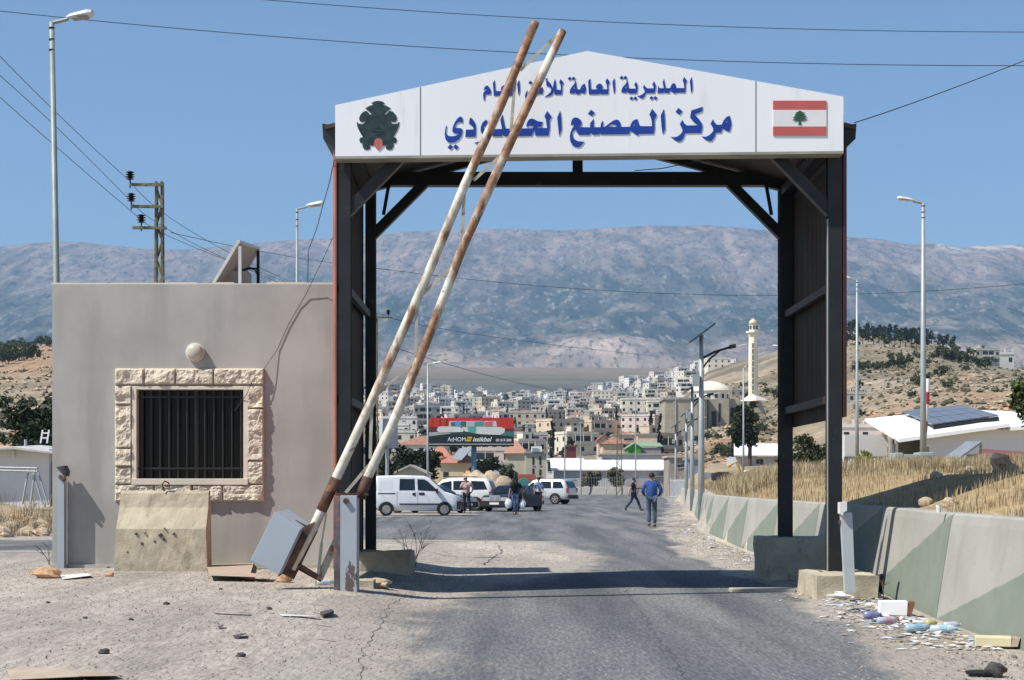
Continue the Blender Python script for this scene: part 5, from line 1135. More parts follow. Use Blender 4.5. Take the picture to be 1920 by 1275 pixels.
person('man in blue jacket and jeans walking away along the road', (PX(1222, 56.7), 56.7, 0), math.radians(180), dict(elL=(.30, .02, 1.17), wrL=(.23, -.12, 1.02), haL=(.19, -.17, 1.0), elR=(-.31, .03, 1.18), wrR=(-.25, -.10, 1.0), haR=(-.20, -.16, 1.0), knL=(.09, -.05, .52), anL=(.085, .03, .13), toL=(.09, -.12, .09), knR=(-.10, -.04, .50), anR=(-.10, -.02, .10), toR=(-.105, -.17, .045)),
       cm('royal blue jacket cloth', (.03, .085, .27)), DEN, (.16, .15, .13), True, vest=cm('royal blue jacket body', (.028, .08, .265)), bulk=1.1)
person('man in black shirt and jeans striding to the right across the road', (PX(1188, 92), 92, 0), math.radians(82), dict(pel=(0, 0, .92), hiL=(.09, 0, .88), hiR=(-.09, 0, .88), knL=(.09, -.22, .52), anL=(.09, -.36, .11), toL=(.09, -.50, .06), knR=(-.09, .12, .50), anR=(-.09, .42, .15), toR=(-.09, .36, .03), elL=(.22, -.10, 1.16), wrL=(.16, -.33, 1.17), haL=(.15, -.40, 1.19), elR=(-.24, .15, 1.16), wrR=(-.25, .22, .90), haR=(-.25, .23, .83), ht=(0, -.05, 1.66), hb=(0, -.03, 1.56)),
       cm('black cotton', (.012, .012, .013)), cm('dark blue jeans', (.03, .045, .085)), beard=True)
PINK = cm('faded pink shirt cloth', (.46, .30, .27))
person('older man in pink shirt with one hand raised to his chin', (PX(876, 84), 82.6, 0), math.radians(-12), dict(elR=(-.28, -.08, 1.20), wrR=(-.10, -.24, 1.38), haR=(-.05, -.20, 1.46), elL=(.33, .06, 1.20), wrL=(.22, .02, .98), haL=(.17, .01, .95), hiL=(.10, 0, .92), knL=(.14, -.03, .5), anL=(.19, .0, .1), toL=(.23, -.14, .045), anR=(-.13, .02, .1), hb=(-.02, -.02, 1.56), ht=(-.05, -.05, 1.66)),
       PINK, cm('dark navy trousers', (.014, .016, .03)), hair=(.25, .22, .20), longs=False, bulk=1.12)
bag = person('bearded man in black t-shirt bending forward with a white bag in each hand', (PX(966, 80), 80.0, 0), math.radians(14), dict(pel=(0, .06, .95), bel=(0, .0, 1.12), che=(0, -.06, 1.31), nec=(-.03, -.14, 1.45), hb=(-.09, -.20, 1.50), ht=(-.13, -.25, 1.58), shL=(.20, -.05, 1.38), shR=(-.19, -.08, 1.38), elL=(.30, -.02, 1.10), wrL=(.33, -.04, .86), haL=(.335, -.05, .79), elR=(-.27, -.08, 1.10), wrR=(-.32, -.12, .86), haR=(-.325, -.13, .79), hiL=(.09, .06, .91), hiR=(-.09, .06, .91), knL=(.07, -.02, .5), anL=(.06, .06, .1), toL=(.07, -.08, .045), knR=(-.05, -.06, .5), anR=(-.04, -.02, .1), toR=(-.05, -.16, .045)),
       cm('black cotton', (.012, .012, .013)), mat('washed blue denim', (.12, .19, .30), .9, 0, .25, 4), beard=True)
def carrier(px, Y, ztop, h, w, label, seed):
    x = PX(px, Y); b = MB().rock((x, Y, ztop - h * .55), (w, w * .6, h * .42), seed, 0, 12, 16, .22); b.tube([(x - w * .35, Y, ztop - h * .3), (x, Y, ztop), (x + w * .35, Y, ztop - h * .3)], [.05, .012, .05], 6)
    o = b.build('plastic_bag', M['plastic'], loc=(x, Y, ztop - h)); o.color = (1, 1, 1, 1); tag(o, label, 'bag', 'white shopping bags')
carrier(953.5, 79.9, .80, .52, .17, 'fat white plastic bag in the bending man\'s right hand', 3)
carrier(980, 80.1, .80, .56, .14, 'slim white plastic bag hanging from the bending man\'s left hand', 8)
person('bearded man in white and blue shirt standing behind the open car door', (PX(1010, 89), 89.5, 0), math.radians(32), dict(elL=(.25, -.02, 1.15), wrL=(.2, -.18, 1.0), haL=(.18, -.24, 1.0), face=(0, -1, 0), hb=(0, -.02, 1.57), ht=(0, -.04, 1.67)),
       mat('white and pale blue shirt cloth', (.62, .64, .70), .9, 0, .08, 5, col2=(.27, .38, .58), c2=(.50, .53), s2=1.6), cm('black trousers', (.012, .012, .014)), beard=True, bulk=1.1)

# ------------------------------------------------------------------ billboard and sign beyond the cars
YBB = 200.0
bb = thing('billboard', 'red billboard with a white sofa on a blue post above the cars', 'billboard', (PX(888, YBB), YBB, gz(PX(888, YBB), YBB)))
x0, x1, zt, zb = PX(803.5, YBB), PX(963.5, YBB), PZ(783.5, YBB), PZ(831, YBB)
MB().box(x0, x1, YBB, YBB + .5, zb - .35, zt).build('panel', mat('dark panel frame', (.03, .035, .035), .6), bb)
MB().tube([(PX(888.5, YBB), YBB + .6, bb.location.z - .3), (PX(888.5, YBB), YBB + .6, zb + .5)], .30, 16).build('pole', mat('blue painted steel column', (.10, .21, .32), .5, 0, .12, 1.5), bb, smooth=True)
MB().box(x0 - .05, x1 + .05, YBB - .55, YBB - .02, PZ(834, YBB), PZ(832, YBB)).build('catwalk', M['galv'], bb)
def bq(l, e): return [Vector((PX(a, YBB), YBB - e, PZ(b, YBB))) for a, b in l]
def pic(nm, c, shapes, e, par=None, rough=.4):
    mb = MB()
    for l in shapes: mb.prism([bq(l, e)], (0, .008, 0))
    return mb.build(nm, mat('print ' + nm + ' %.2f%.2f%.2f' % c, c, rough, 0, .08, .8), par or bb)
pic('red_wall', (.50, .035, .02), [[(804, 784), (963, 784), (963, 807), (804, 807)]], .012)
pic('wall_groove', (.16, .015, .012), [[(811, 785), (812, 785), (812, 799), (811, 799)], [(824, 785), (826, 785), (826, 799), (824, 799)], [(836, 785), (839, 785), (839, 798), (836, 798)], [(804, 800), (963, 804), (963, 808), (804, 807)]], .022)
pic('print_floor', (.025, .05, .045), [[(804, 807), (963, 807), (963, 831), (804, 831)]], .012)
pic('rug', (.35, .36, .35), [[(804, 811), (840, 808), (846, 813), (804, 818)]], .022)
pic('print_shade', (.012, .02, .02), [[(804, 820), (825, 816), (840, 815), (930, 817), (963, 814), (963, 831), (804, 831)]], .024); pic('print_green', (.05, .17, .14), [[(945, 809), (963, 808), (963, 818), (940, 817)]], .026)
pic('sofa_back', (.52, .52, .49), [[(842, 791), (844, 789.5), (930, 789), (932, 800), (842, 801)]], .032)
pic('sofa_cushion', (.045, .13, .115), [[(845, 792), (860, 790), (862, 800), (846, 800)], [(864, 790), (874, 790), (874, 800), (864, 800)]], .042)
pic('sofa_cushion', (.40, .45, .44), [[(875, 791), (889, 790), (888, 800), (876, 800)]], .042); pic('sofa_cushion', (.07, .30, .28), [[(890, 791), (908, 789), (907, 800), (889, 800)]], .042)
pic('sofa_cushion', (.48, .14, .15), [[(909, 791), (924, 790), (924, 800), (908, 800)]], .042); pic('sofa_cushion', (.10, .28, .55), [[(853, 792), (860, 788), (864, 793), (863, 799), (854, 799)]], .05)
pic('sofa_seat', (.60, .61, .58), [[(821, 801), (825, 799.5), (860, 800), (870, 805), (868, 810), (824, 811), (819, 807)], [(866, 801), (890, 801), (895, 800), (940, 801), (947, 804), (946, 811), (938, 815.5), (900, 814), (872, 809)]], .05)
pic('sofa_throw', (.09, .36, .33), [[(876, 801), (893, 801), (892, 812), (878, 810)]], .058)
def text(nm, s, px, py, hpx, Y, m, par, y, italic=0, wpx=None, bold=0, dz=0):
    cu = bpy.data.curves.new(nm, 'FONT'); cu.body = s; cu.size = hpx * Y / FPX / .70; cu.shear = italic; cu.extrude = .004; cu.offset = bold
    o = bpy.data.objects.new(nm, cu); COL.objects.link(o); dg = bpy.context.evaluated_depsgraph_get()
    me = bpy.data.meshes.new_from_object(o.evaluated_get(dg)); bpy.data.objects.remove(o)
    xs_ = [v.co.x for v in me.vertices]; w = max(xs_) - min(xs_); k = (wpx * Y / FPX / w) if wpx else 1; x_ = min(xs_)
    for v in me.vertices: v.co = Vector((PX(px, Y) + (v.co.x - x_) * k, y - v.co.z, PZ(py, Y) + v.co.y)) - wloc(par)
    me.materials.clear(); me.materials.append(m); o = bpy.data.objects.new(nm, me); COL.objects.link(o); o.parent = par; return o
TW = mat('white print lettering', (.75, .75, .74), .5, 0, .02)
text('lettering', 'AtHOM', 839, 827.5, 7.8, YBB, TW, bb, YBB - .045, 0, 34); text('lettering', 'istikbal', 886.5, 827.5, 8, YBB, TW, bb, YBB - .045, .3, 36, .012); text('lettering', '03 515 500', 930, 827.5, 4.6, YBB, TW, bb, YBB - .045, 0, 29, .008)
pic('print_logo', (.65, .42, .02), [[(876, 819), (885, 819), (885, 821), (877, 821)], [(875, 822), (885, 822), (884, 824), (875, 824)], [(874, 825), (883, 825), (883, 827.5), (874, 827.5)]], .045)
wsn = thing('road_sign', 'blank white and grey sign board on a post, half hidden by the barrier arm', 'sign', (PX(728, 88), 88, 0))
MB().prism([[P(711, 784, 88), P(745, 787, 88.6), P(746, 839, 88.6), P(711, 842, 88)]], (0, .15, 0)).build('panel', mat('grey back of sign', (.42, .40, .42), .6), wsn)
MB().prism([[P(711, 784, 87.97), P(718, 785, 87.97), P(716.5, 822, 87.97), P(711, 838, 87.97)]], (0, .012, 0)).build('front_print', M['white_plastic'], wsn)
MB().tube([(PX(726, 88.4), 88.4, 0), (PX(726, 88.4), 88.4, PZ(795, 88))], .1, 10).build('post', M['galv'], wsn)
# ------------------------------------------------------------------ hillside town: every house its own object
HW = mat('rendered house wall', (.80, .78, .74), .9, 0, .10, .25, objcol=True, col2=(.42, .38, .32), c2=(.60, .78), s2=.35, stretch2=(1, 1, .5))
HD = mat('dark house opening', (.030, .032, .036), .5); HR = mat('grey flat roof', (.36, .34, .31), .95, 0, .2, .3); HT = mat('terracotta roof tiles', (.35, .17, .12), .85, 0, .2, .8); HB = mat('pale balcony slab', (.56, .54, .50), .9, 0, .1, .5)
HM = [HW, HD, HR, HT, HB]
def house_proto(w, d, fl, seed, roof='flat', parts=None):
    r = random.Random(seed); mb = MB(); h = fl * 3.1; z0 = -4.0
    mb.box(-w / 2, w / 2, -d / 2, d / 2, z0, h, 0)
    if roof == 'flat':
        mb.box(-w / 2 - .15, w / 2 + .15, -d / 2 - .15, d / 2 + .15, h, h + .22, 4)
        mb.box(-w / 2, w / 2, -d / 2, -d / 2 + .15, h + .22, h + .9, 0); mb.box(-w / 2, -w / 2 + .15, -d / 2 + .15, d / 2, h + .22, h + .9, 0); mb.box(w / 2 - .15, w / 2, -d / 2 + .15, d / 2, h + .22, h + .9, 0)
        mb.box(-w / 2 + .15, w / 2 - .15, -d / 2 + .15, d / 2 - .1, h + .22, h + .26, 2)
        if r.random() < .7:
            a = r.uniform(-w / 2 + 1.8, w / 2 - 1.8); mb.box(a - 1.5, a + 1.5, 0, d / 2 - .4, h + .26, h + 2.7, 0); mb.box(a - 1.65, a + 1.65, -.15, d / 2 - .25, h + 2.7, h + 2.85, 4); mb.box(a - .5, a + .5, -.04, 0, h + .4, h + 2.2, 1)
        for k in range(r.randint(0, 2)): mb.lathe((r.uniform(-w / 2 + 1, w / 2 - 1), r.uniform(-d / 2 + 1, d / 2 - 1), h + .26), [(.55, 0), (.6, .1), (.6, 1.2), (.2, 1.4)], 8, 4)
        if r.random() < .35:
            for sx in (-1, 1):
                for q in range(3): mb.box(sx * (w / 2 - .3) * (q / 2) - .15, sx * (w / 2 - .3) * (q / 2) + .15, -d / 2 + .2, -d / 2 + .5, h + .3, h + 1.8, 0)
    else:
        e = .5; zr = h + min(w, d) * .26; X, Yd = w / 2 + e, d / 2 + e; k = max(0, X - Yd)
        mb.add([(-X, -Yd, h), (X, -Yd, h), (X, Yd, h), (-X, Yd, h), (-k - .05, 0, zr), (k + .05, 0, zr)], [(0, 1, 5, 4), (1, 2, 5), (2, 3, 4, 5), (3, 0, 4), (3, 2, 1, 0)], 3)
    cols = max(2, int(w / 3.2))
    for f in range(fl):
        zb = f * 3.1; style = r.random()
        if style < .45:
            a = -w / 2 + (r.random() * .3) * w; b = a + w * r.uniform(.4, .6)
            mb.box(a, b, -d / 2 - .03, -d / 2, zb + .35, zb + 2.6, 1); mb.box(a - .1, b + .1, -d / 2 - 1.1, -d / 2 - .03, zb - .02, zb + .15, 4); mb.box(a - .1, b + .1, -d / 2 - 1.1, -d / 2 - 1.0, zb + .15, zb + .95, 4)
            for q in (a, (a + b) / 2, b): mb.box(q - .1, q + .1, -d / 2 - 1.0, -d / 2 - .8, zb + .95, zb + 3.08, 0)
            rest = [x for x in np.linspace(-w / 2 + 1, w / 2 - 1, cols) if not a - .8 < x < b + .8]
        else: rest = np.linspace(-w / 2 + 1.1, w / 2 - 1.1, cols)
        for x in rest: mb.box(x - .55, x + .55, -d / 2 - .025, -d / 2, zb + .95, zb + 2.3, 1)
        for s in (-1, 1):
            for yv in (-d / 4, d / 4): mb.box(min(s * w / 2, s * (w / 2 + .025)), max(s * w / 2, s * (w / 2 + .025)), yv - .55, yv + .55, zb + .95, zb + 2.3, 1)
    me = mb.build('house', HM); me_ = me.data; bpy.data.objects.remove(me); return me_
PROT = []
for i, (w, d, fl, rf_) in enumerate(((11, 9, 2, 'flat'), (13, 10, 3, 'flat'), (9, 8, 2, 'flat'), (15, 11, 2, 'flat'), (12, 10, 4, 'flat'), (10, 9, 1, 'flat'), (12, 9, 2, 'hip'), (8, 8, 3, 'flat'), (14, 10, 3, 'flat'), (11, 8, 1, 'hip'), (16, 11, 4, 'flat'), (10, 10, 2, 'flat'))):
    PROT.append((house_proto(w, d, fl, 100 + i, rf_), w, d, fl, rf_))
PAL = [('white', (.97, .95, .90)), ('cream', (.98, .91, .76)), ('grey', (.60, .58, .54)), ('pale stone', (.86, .79, .66)), ('tan', (.80, .66, .48)), ('pinkish', (.95, .78, .70)), ('bare concrete', (.46, .43, .38)), ('tan', (.70, .60, .46)), ('white', (.92, .89, .83)), ('cream', (.90, .86, .76))]
r = random.Random(42); HG = 'houses of the hillside town'; NUMW = ['', 'one', 'two', 'three', 'four']; placed = []
def zone(px, py):
    if px < 700: return 'at the left end of the town'
    if py < 752 and px < 880: return 'on the skyline above the left billboard half'
    if py < 762 and px < 1015: return 'on the skyline between billboard and minaret'
    if py < 762 and px < 1040: return 'around the foot of the white minaret'
    if px > 1100 and py < 775: return 'high in the town towards the mosque'
    if px < 803: return 'in the town left of the billboard'
    if px < 963 and py < 786: return 'in the town just above the billboard'
    if px < 963: return 'in the town behind the billboard'
    if py < 800: return 'in the middle town right of the billboard'
    if px < 1100: return 'in the lower town above the white roof'
    return 'in the lower town below the mosque'
seenl = {}
def place_house(px, Y, k, ci, rot, sc=1.0):
    me, w, d, fl, rf_ = PROT[k]; x = PX(px, Y); z = gz(x, Y); o = bpy.data.objects.new('town_house', me); COL.objects.link(o)
    o.location = (x, Y, z); o.rotation_euler = (0, 0, rot); o.scale = (sc, sc, sc); nm_, c = PAL[ci]; v = r.uniform(.88, 1.05); o.color = (c[0] * v, c[1] * v, c[2] * v, 1)
    turn = 'turned left' if rot > .18 else 'turned right' if rot < -.18 else 'facing the road'
    size = 'large' if sc * w > 13.5 else 'small' if sc * w < 9.5 else 'medium'
    py = HZ - (z - CAMZ) / Y * FPX
    lb = f"{size} {nm_} {NUMW[fl]}-storey {'red-roofed' if rf_ == 'hip' else 'flat-roofed'} house {zone(px, py)}"
    tag(o, lb, 'house', HG); return o
Y = 300.0; row = 0
cand = []
while Y < 1580:
    dens = 1.0 if Y > 420 else .35
    px = 575 + r.uniform(0, 60); pmax = 1250 + min(110, max(0, (Y - 700) * .22))
    while px < pmax:
        k = r.choice([0, 1, 2, 3, 4, 5, 6, 7, 8, 10, 11, 0, 1, 2, 8, 9]) if Y > 450 else r.choice([0, 2, 5, 9, 11, 6]); sc = r.uniform(.52, .82)
        wpx = PROT[k][1] * sc * FPX / Y
        Yj = Y * r.uniform(.985, 1.03)
        blocked = (Y < 330 and px > 960)
        if not blocked and r.random() < dens * .93: cand.append((px + wpx / 2, Yj, k, r.randrange(len(PAL)), r.choice([0, 0, .12, -.1, .32, .4, .5, -.3, .6]), sc))
        px += wpx * r.uniform(.98, 1.3) + (1 if r.random() < .8 else 16)
    Y *= 1.072 if Y < 900 else 1.05; row += 1
cand.sort(key=lambda q: -PROT[q[2]][1] * q[5] / q[1])
for q in cand[:292]: place_house(*q)
if cand[292:]:
    ms = MB()
    for px, Yj, k, ci, rot, sc in cand[292:]:
        me = PROT[k][0]; x = PX(px, Yj); T = Matrix.Translation((x, Yj, gz(x, Yj))) @ Matrix.Rotation(rot, 4, 'Z') @ Matrix.Scale(sc, 4)
        b0 = len(ms.v); ms.v += [tuple(T @ v.co) for v in me.vertices]; ms.f += [tuple(i + b0 for i in p.vertices) for p in me.polygons]; ms.m += [p.material_index for p in me.polygons]
    tag(ms.build('distant_houses', HM, loc=(0, 1200, 60)), 'mass of the smallest far houses filling the gaps of the town', 'houses', kind='stuff')
nh = len([o for o in bpy.data.objects if o.name.startswith('town_house')])
# houses high on the slopes at the right
for px, Y, k, ci, sc in ((1345, 900, 3, 1, .8), (1300, 960, 0, 0, .7), (1385, 560, 5, 6, .6), (1860, 560, 5, 0, 1.1), (1845, 540, 0, 2, .7), (1610, 175, 5, 0, .5), (1590, 300, 5, 2, .5)):
    o = place_house(px, Y, k, ci, .1, sc); o['label'] = o['label'].split(' house ')[0] + (' house alone on the dry hillside near the mosque' if px < 1500 else ' house alone on the hillside right of the gate'); o['group'] = 'houses on the bare hillside'

# ------------------------------------------------------------------ trees
def tree_proto(name, kind, seed, lm):
    t = bpy.data.objects.new(name, None); COL.objects.link(t); tr = MB(); cr = MB(); rr_ = random.Random(seed)
    if kind == 'cypress':
        tr.tube([(0, 0, -.5), (0, 0, 4)], [.16, .06], 6)
        for i in range(9): z = .9 + i * .85; q = (1.05 - .10 * i); cr.leaves((0, 0, z), (q, q, .8), 90, .22, seed + i)
    elif kind == 'pine':
        tr.tube([(0, 0, -.5), (.1, 0, 3.4)], [.2, .1], 7)
        for a in range(5): q = a * 1.26; tr.tube([(.05, 0, 1.8 + .2 * a), (math.cos(q) * 1.2, math.sin(q) * 1.2, 2.8 + .3 * a)], [.07, .03], 5)
        for i in range(6): cr.leaves((rr_.uniform(-.8, .8), rr_.uniform(-.8, .8), 2.3 + i * .62), (1.9 - .25 * i, 1.9 - .25 * i, .8), 160, .26, seed + i)
    elif kind == 'bush':
        for a in range(4): q = a * 1.6; tr.tube([(0, 0, -.2), (math.cos(q) * .5, math.sin(q) * .5, .9)], [.05, .02], 5)
        for i in range(4): cr.leaves((rr_.uniform(-.7, .7), rr_.uniform(-.7, .7), .7 + rr_.uniform(0, .5)), (1.0, 1.0, .75), 150, .16, seed + i)
    else:
        tr.tube([(0, 0, -.5), (.1, 0, 1.8), (0, .1, 3.2)], [.24, .17, .08], 7)
        for a in range(5): q = a * 1.26 + .4; tr.tube([(.08, 0, 1.5 + .15 * a), (math.cos(q) * 1.3, math.sin(q) * 1.3, 3 + .2 * a)], [.1, .03], 5)
        for i in range(8): q = rr_.uniform(0, 6.28); cr.leaves((math.cos(q) * 1.4, math.sin(q) * 1.4, rr_.uniform(2.2, 4.4)), (1.5, 1.5, 1.15), 150, .26, seed + i)
    tr.build('trunk', M['bark'], t); cr.build('crown', lm, t); return t
TP = {}
for nm_, kind, lm in (('cypress_tree', 'cypress', 'leaf_far'), ('pine_tree', 'pine', 'leaf_far'), ('broadleaf_tree', 'round', 'leaf_far'), ('shrub', 'bush', 'leaf_mid')):
    TP[nm_] = [tree_proto(nm_, kind, 300 + 40 * i + len(nm_), M[lm]) for i in range(2)]
usedp = set()
def plant(nm_, px, Y, sc, label, group, r_=None):
    p = TP[nm_][(r_ or r).randrange(2)]; x = PX(px, Y); z = gz(x, Y)
    if p.name not in usedp: usedp.add(p.name); o = p; o.scale = sc if isinstance(sc, tuple) else (sc,) * 3
    else: o = dup(p, sc=sc if isinstance(sc, tuple) else (sc,) * 3)
    o.location = (x, Y, z); o.rotation_euler = (0, 0, (r_ or r).uniform(0, 6.28)); tag(o, label, 'tree' if 'tree' in nm_ else 'bush', group); return o
for i in range(190):
    Y = r.choice([r.uniform(330, 700), r.uniform(500, 1560)]); px = r.uniform(640, 1240)
    k = r.choice(['broadleaf_tree'] * 5 + ['cypress_tree'] * 2 + ['pine_tree'])
    z = gz(PX(px, Y), Y); py = HZ - (z - CAMZ) / Y * FPX
    plant(k, px, Y, r.uniform(.6, 1.3), {'broadleaf_tree': 'dark round tree ', 'cypress_tree': 'slim dark cypress ', 'pine_tree': 'dark pine '}[k] + 'between the houses ' + zone(px, py), 'trees among the town houses')
for i in range(46):                                   # pine belt on the hill at the right
    f = i / 45; px = 1590 + 205 * f + r.uniform(-4, 4); front = i % 3 == 0
    Y = 640 if not front else 560
    if front: px = 1588 + 150 * f
    plant('pine_tree', px, Y + r.uniform(-15, 15), r.uniform(.65, 1.05), 'dark pine in the tree belt along the hill crest right of the gate' if not front else 'dark pine in the lower front row of the hill tree belt', 'pines on the right hill')
for px, Y, sc in ((1770, 500, 1.6), (1785, 510, 1.3), (1800, 500, 1.6), (1815, 505, 1.3), (1835, 500, 1.4), (1850, 505, 1.2), (1700, 430, 1.4), (1640, 430, .9), (1655, 430, .8), (1620, 435, .9), (1675, 432, 1.0), (1605, 430, .9)):
    plant('shrub', px, Y, sc * 1.6, 'low green bush in the hedge lines on the dry right hillside', 'bushes on the right hillside')
for i in range(60):
    px = r.choice([r.uniform(1200, 1460), r.uniform(1590, 1920), r.uniform(1240, 1460)]); Y = r.uniform(240, 620)
    plant('shrub', px, Y, r.uniform(.5, 1.3), 'scattered dry shrub on the stony slope ' + ('below the mosque' if px < 1470 else 'right of the gate'), 'scattered shrubs on the slopes')
for i in range(44):
    px = r.uniform(-60, 110); Y = r.choice([r.uniform(85, 200), r.uniform(420, 660)])
    plant('shrub', px, Y, r.uniform(.25, .6) if Y < 300 else r.uniform(1.2, 2.4), 'scattered shrub on the hillside left of the booth', 'shrubs on the left hillside')
# named trees nearer by
def big_tree(label, px, Y, rad, zc, n, leaf, lm, seed, trunk=True, name='tree', cat='tree', clumps=7):
    x = PX(px, Y); z = gz(x, Y); t = thing(name, label, cat, (x, Y, z)); rr_ = random.Random(seed); cr = MB(); tr = MB()
    tr.tube([(x, Y, z - .3), (x + .1, Y, z + zc * .6), (x, Y, z + zc)], [rad[0] * .10 + .05, rad[0] * .07 + .03, .03], 8)
    for a in range(6): q = a * 1.05 + .3; tr.tube([(x, Y, z + zc * .35 + .1 * a), (x + math.cos(q) * rad[0] * .6, Y + math.sin(q) * rad[1] * .6, z + zc + rad[2] * .3 * math.sin(a))], [.06 * rad[0] ** .5, .02], 5)
    for i in range(clumps): cr.leaves((x + rr_.uniform(-.55, .55) * rad[0], Y + rr_.uniform(-.5, .5) * rad[1], z + zc + rr_.uniform(-.55, .55) * rad[2]), (rad[0] * .55, rad[1] * .55, rad[2] * .5), n // clumps, leaf, seed * 31 + i)
    tr.build('trunk', M['bark'], t); cr.build('crown', M[lm], t); return t
big_tree('dark green shrub tree growing at the left end of the booth above the cabin', 72, 62, (1.35, 1.3, 1.5), 2.3, 6000, .10, 'leaf_dark', 5, clumps=10)
big_tree('green pine branches reaching in at the right edge of the picture', 1957, 34, (.62, .7, .95), 1.1, 5000, .07, 'leaf_pine', 6, name='pine_tree', clumps=9)
big_tree('big dark tree shading the roof of the low white building', 1405, 175, (2.0, 2.0, 2.4), 4.2, 3500, .22, 'leaf_dark', 7, clumps=9)
big_tree('bright green bush seen between the right gate posts', 1525, 70, (1.0, .9, .8), .95, 4500, .07, 'leaf_mid', 8, name='bush', cat='bush', clumps=9)
big_tree('yellow green shrub beside the pole at the foot of the white hall', 1618, 62, (.55, .5, .45), .45, 2500, .05, 'leaf_yel', 9, name='bush', cat='bush')
big_tree('dense dark tree behind the concrete shed left of the billboard', 772, 150, (2.6, 2.4, 1.9), 3.0, 4500, .2, 'leaf_dark', 10, clumps=11)
big_tree('tall dark tree right beside the left rear gate post', 722, 118, (1.0, 1.0, 2.4), 2.9, 3500, .16, 'leaf_dark', 11, clumps=9)
big_tree('dark tree right of the blue billboard post', 910, 215, (2.1, 2.0, 1.9), 3.4, 3000, .22, 'leaf_dark', 12)
big_tree('lighter green tree between billboard and tan block', 960, 225, (1.7, 1.6, 1.7), 2.6, 2600, .2, 'leaf_mid', 13)
for px, w_ in ((1108, 1.9), (1152, 2.0)): big_tree('dusty hedge bush behind the far railing, ' + ('left of the two' if px < 1130 else 'right of the two'), px, 246, (w_, 1.2, 1.5), 1.6, 2500, .16, 'leaf_dry', px, name='hedge_bush', cat='bush')

# ------------------------------------------------------------------ mosque and minarets
YM = 400.0
mq = thing('mosque', 'unfinished concrete mosque with low pale dome on the slope', 'mosque', (PX(1310, YM), YM, gz(PX(1310, YM), YM)))
CY = mat('raw yellowish concrete', (.40, .36, .27), .9, 0, .12, .4, col2=(.30, .27, .20), c2=(.5, .7), s2=.3); CP = mat('pale cream plaster', (.84, .77, .62), .85, 0, .06, .5)
mx = lambda p: PX(p, YM); mz = lambda p: PZ(p, YM); zb = mz(840)
MB().box(mx(1247), mx(1326), YM, YM + 14, zb, mz(749)).build('prayer_hall', CY, mq); MB().box(mx(1244), mx(1330), YM - .3, YM + 14.2, mz(749), mz(745)).build('roof_slab', HR, mq)
MB().box(mx(1331), mx(1370), YM + 3, YM + 14, zb, mz(747)).build('side_wing', CY, mq); MB().box(mx(1372), mx(1420), YM + 6, YM + 14, zb, mz(745)).build('side_wing', CY, mq)
for a, b in ((1262, 1266), (1304, 1308), (1318, 1321)): MB().box(mx(a), mx(b), YM - .35, YM - .02, zb, mz(752)).build('pilaster', CY, mq)
for a, b, c, d_ in ((1337, 1346, 770, 800), (1350, 1354, 755, 790), (1376, 1392, 762, 798), (1396, 1402, 755, 796)): MB().box(mx(a), mx(b), YM + (2.9 if a < 1370 else 5.9), YM + (2.98 if a < 1370 else 5.98), mz(d_), mz(c)).build('opening', HD, mq)
MB().lathe((mx(1339), YM + 8, mz(747)), [(4.6, 0), (4.6, 2.0)], 28).build('drum', CP, mq)
for q in range(8): a = math.pi + q * math.pi / 8 + .2; MB().obox((mx(1339) + 4.6 * math.cos(a), YM + 8 + 4.6 * math.sin(a), mz(747) + .8), (-.35 * math.sin(a), .35 * math.cos(a), 0), (.05 * math.cos(a), .05 * math.sin(a), 0), (0, 0, .5)).build('drum_window', HD, mq)
MB().lathe((mx(1339), YM + 8, mz(730)), [(5.0, -.2), (4.9, .1), (4.2, 1.0), (3.0, 1.75), (1.6, 2.25), (.01, 2.45)], 30).build('dome', CP, mq, smooth=True)
rw = MB().box(mx(1330), mx(1455), YM - 6, YM - 5.4, mz(845), mz(802)); rw.build('retaining_wall', mat('pale retaining wall', (.58, .50, .36), .9, 0, .1, .4), mq)
mnr = thing('minaret', 'tall cream minaret with balcony and pointed dome on a square base', 'minaret', (mx(1419), YM, zb)); MXc = mx(1419); Yc = YM + 6
MB().box(mx(1406), mx(1441), Yc - 2, Yc + 2.2, zb, mz(750)).build('base', CY, mnr); MB().lathe((mx(1421), Yc, mz(750)), [(3.3, 0), (3.2, .15), (1.6, 1.2), (1.5, 1.3)], 4).build('base_cap', CP, mnr)
bands = MB(); 
for z in (760, 772, 784): bands.box(mx(1405.5), mx(1441.5), Yc - 2.06, Yc - 2.0, mz(z + .8), mz(z))
bands.build('band', mat('dark concrete joint', (.2, .18, .13), .9), mnr)
MB().lathe((MXc, Yc, mz(742)), [(1.15, 0), (1.10, 12), (1.05, 14.2), (1.35, 14.8), (1.35, 15.2)], 8).build('shaft', CP, mnr)
MB().box(MXc - .42, MXc - .05, Yc - 1.16, Yc - .9, mz(735), mz(640)).build('stair_slot', mat('shaded stair slot', (.22, .19, .13), .9), mnr)
for z in range(8): MB().box(MXc - .5, MXc + .05, Yc - 1.2, Yc - 1.1, mz(730 - z * 11.5), mz(731.8 - z * 11.5)).build('slot_bridge', CP, mnr)
MB().lathe((MXc, Yc, mz(620)), [(1.3, -.3), (1.75, 0), (1.75, .35), (1.45, .4)], 8).build('balcony', CP, mnr); MB().lathe((MXc, Yc, mz(618)), [(1.0, 0), (1.0, 1.7), (1.12, 1.8)], 8).build('lantern', CP, mnr)
for q in range(5): a = math.pi + q * math.pi / 4; MB().obox((MXc + 1.0 * math.cos(a), Yc + 1.0 * math.sin(a), mz(610)), (-.2 * math.sin(a), .2 * math.cos(a), 0), (.04 * math.cos(a), .04 * math.sin(a), 0), (0, 0, .45)).build('lantern_window', HD, mnr)
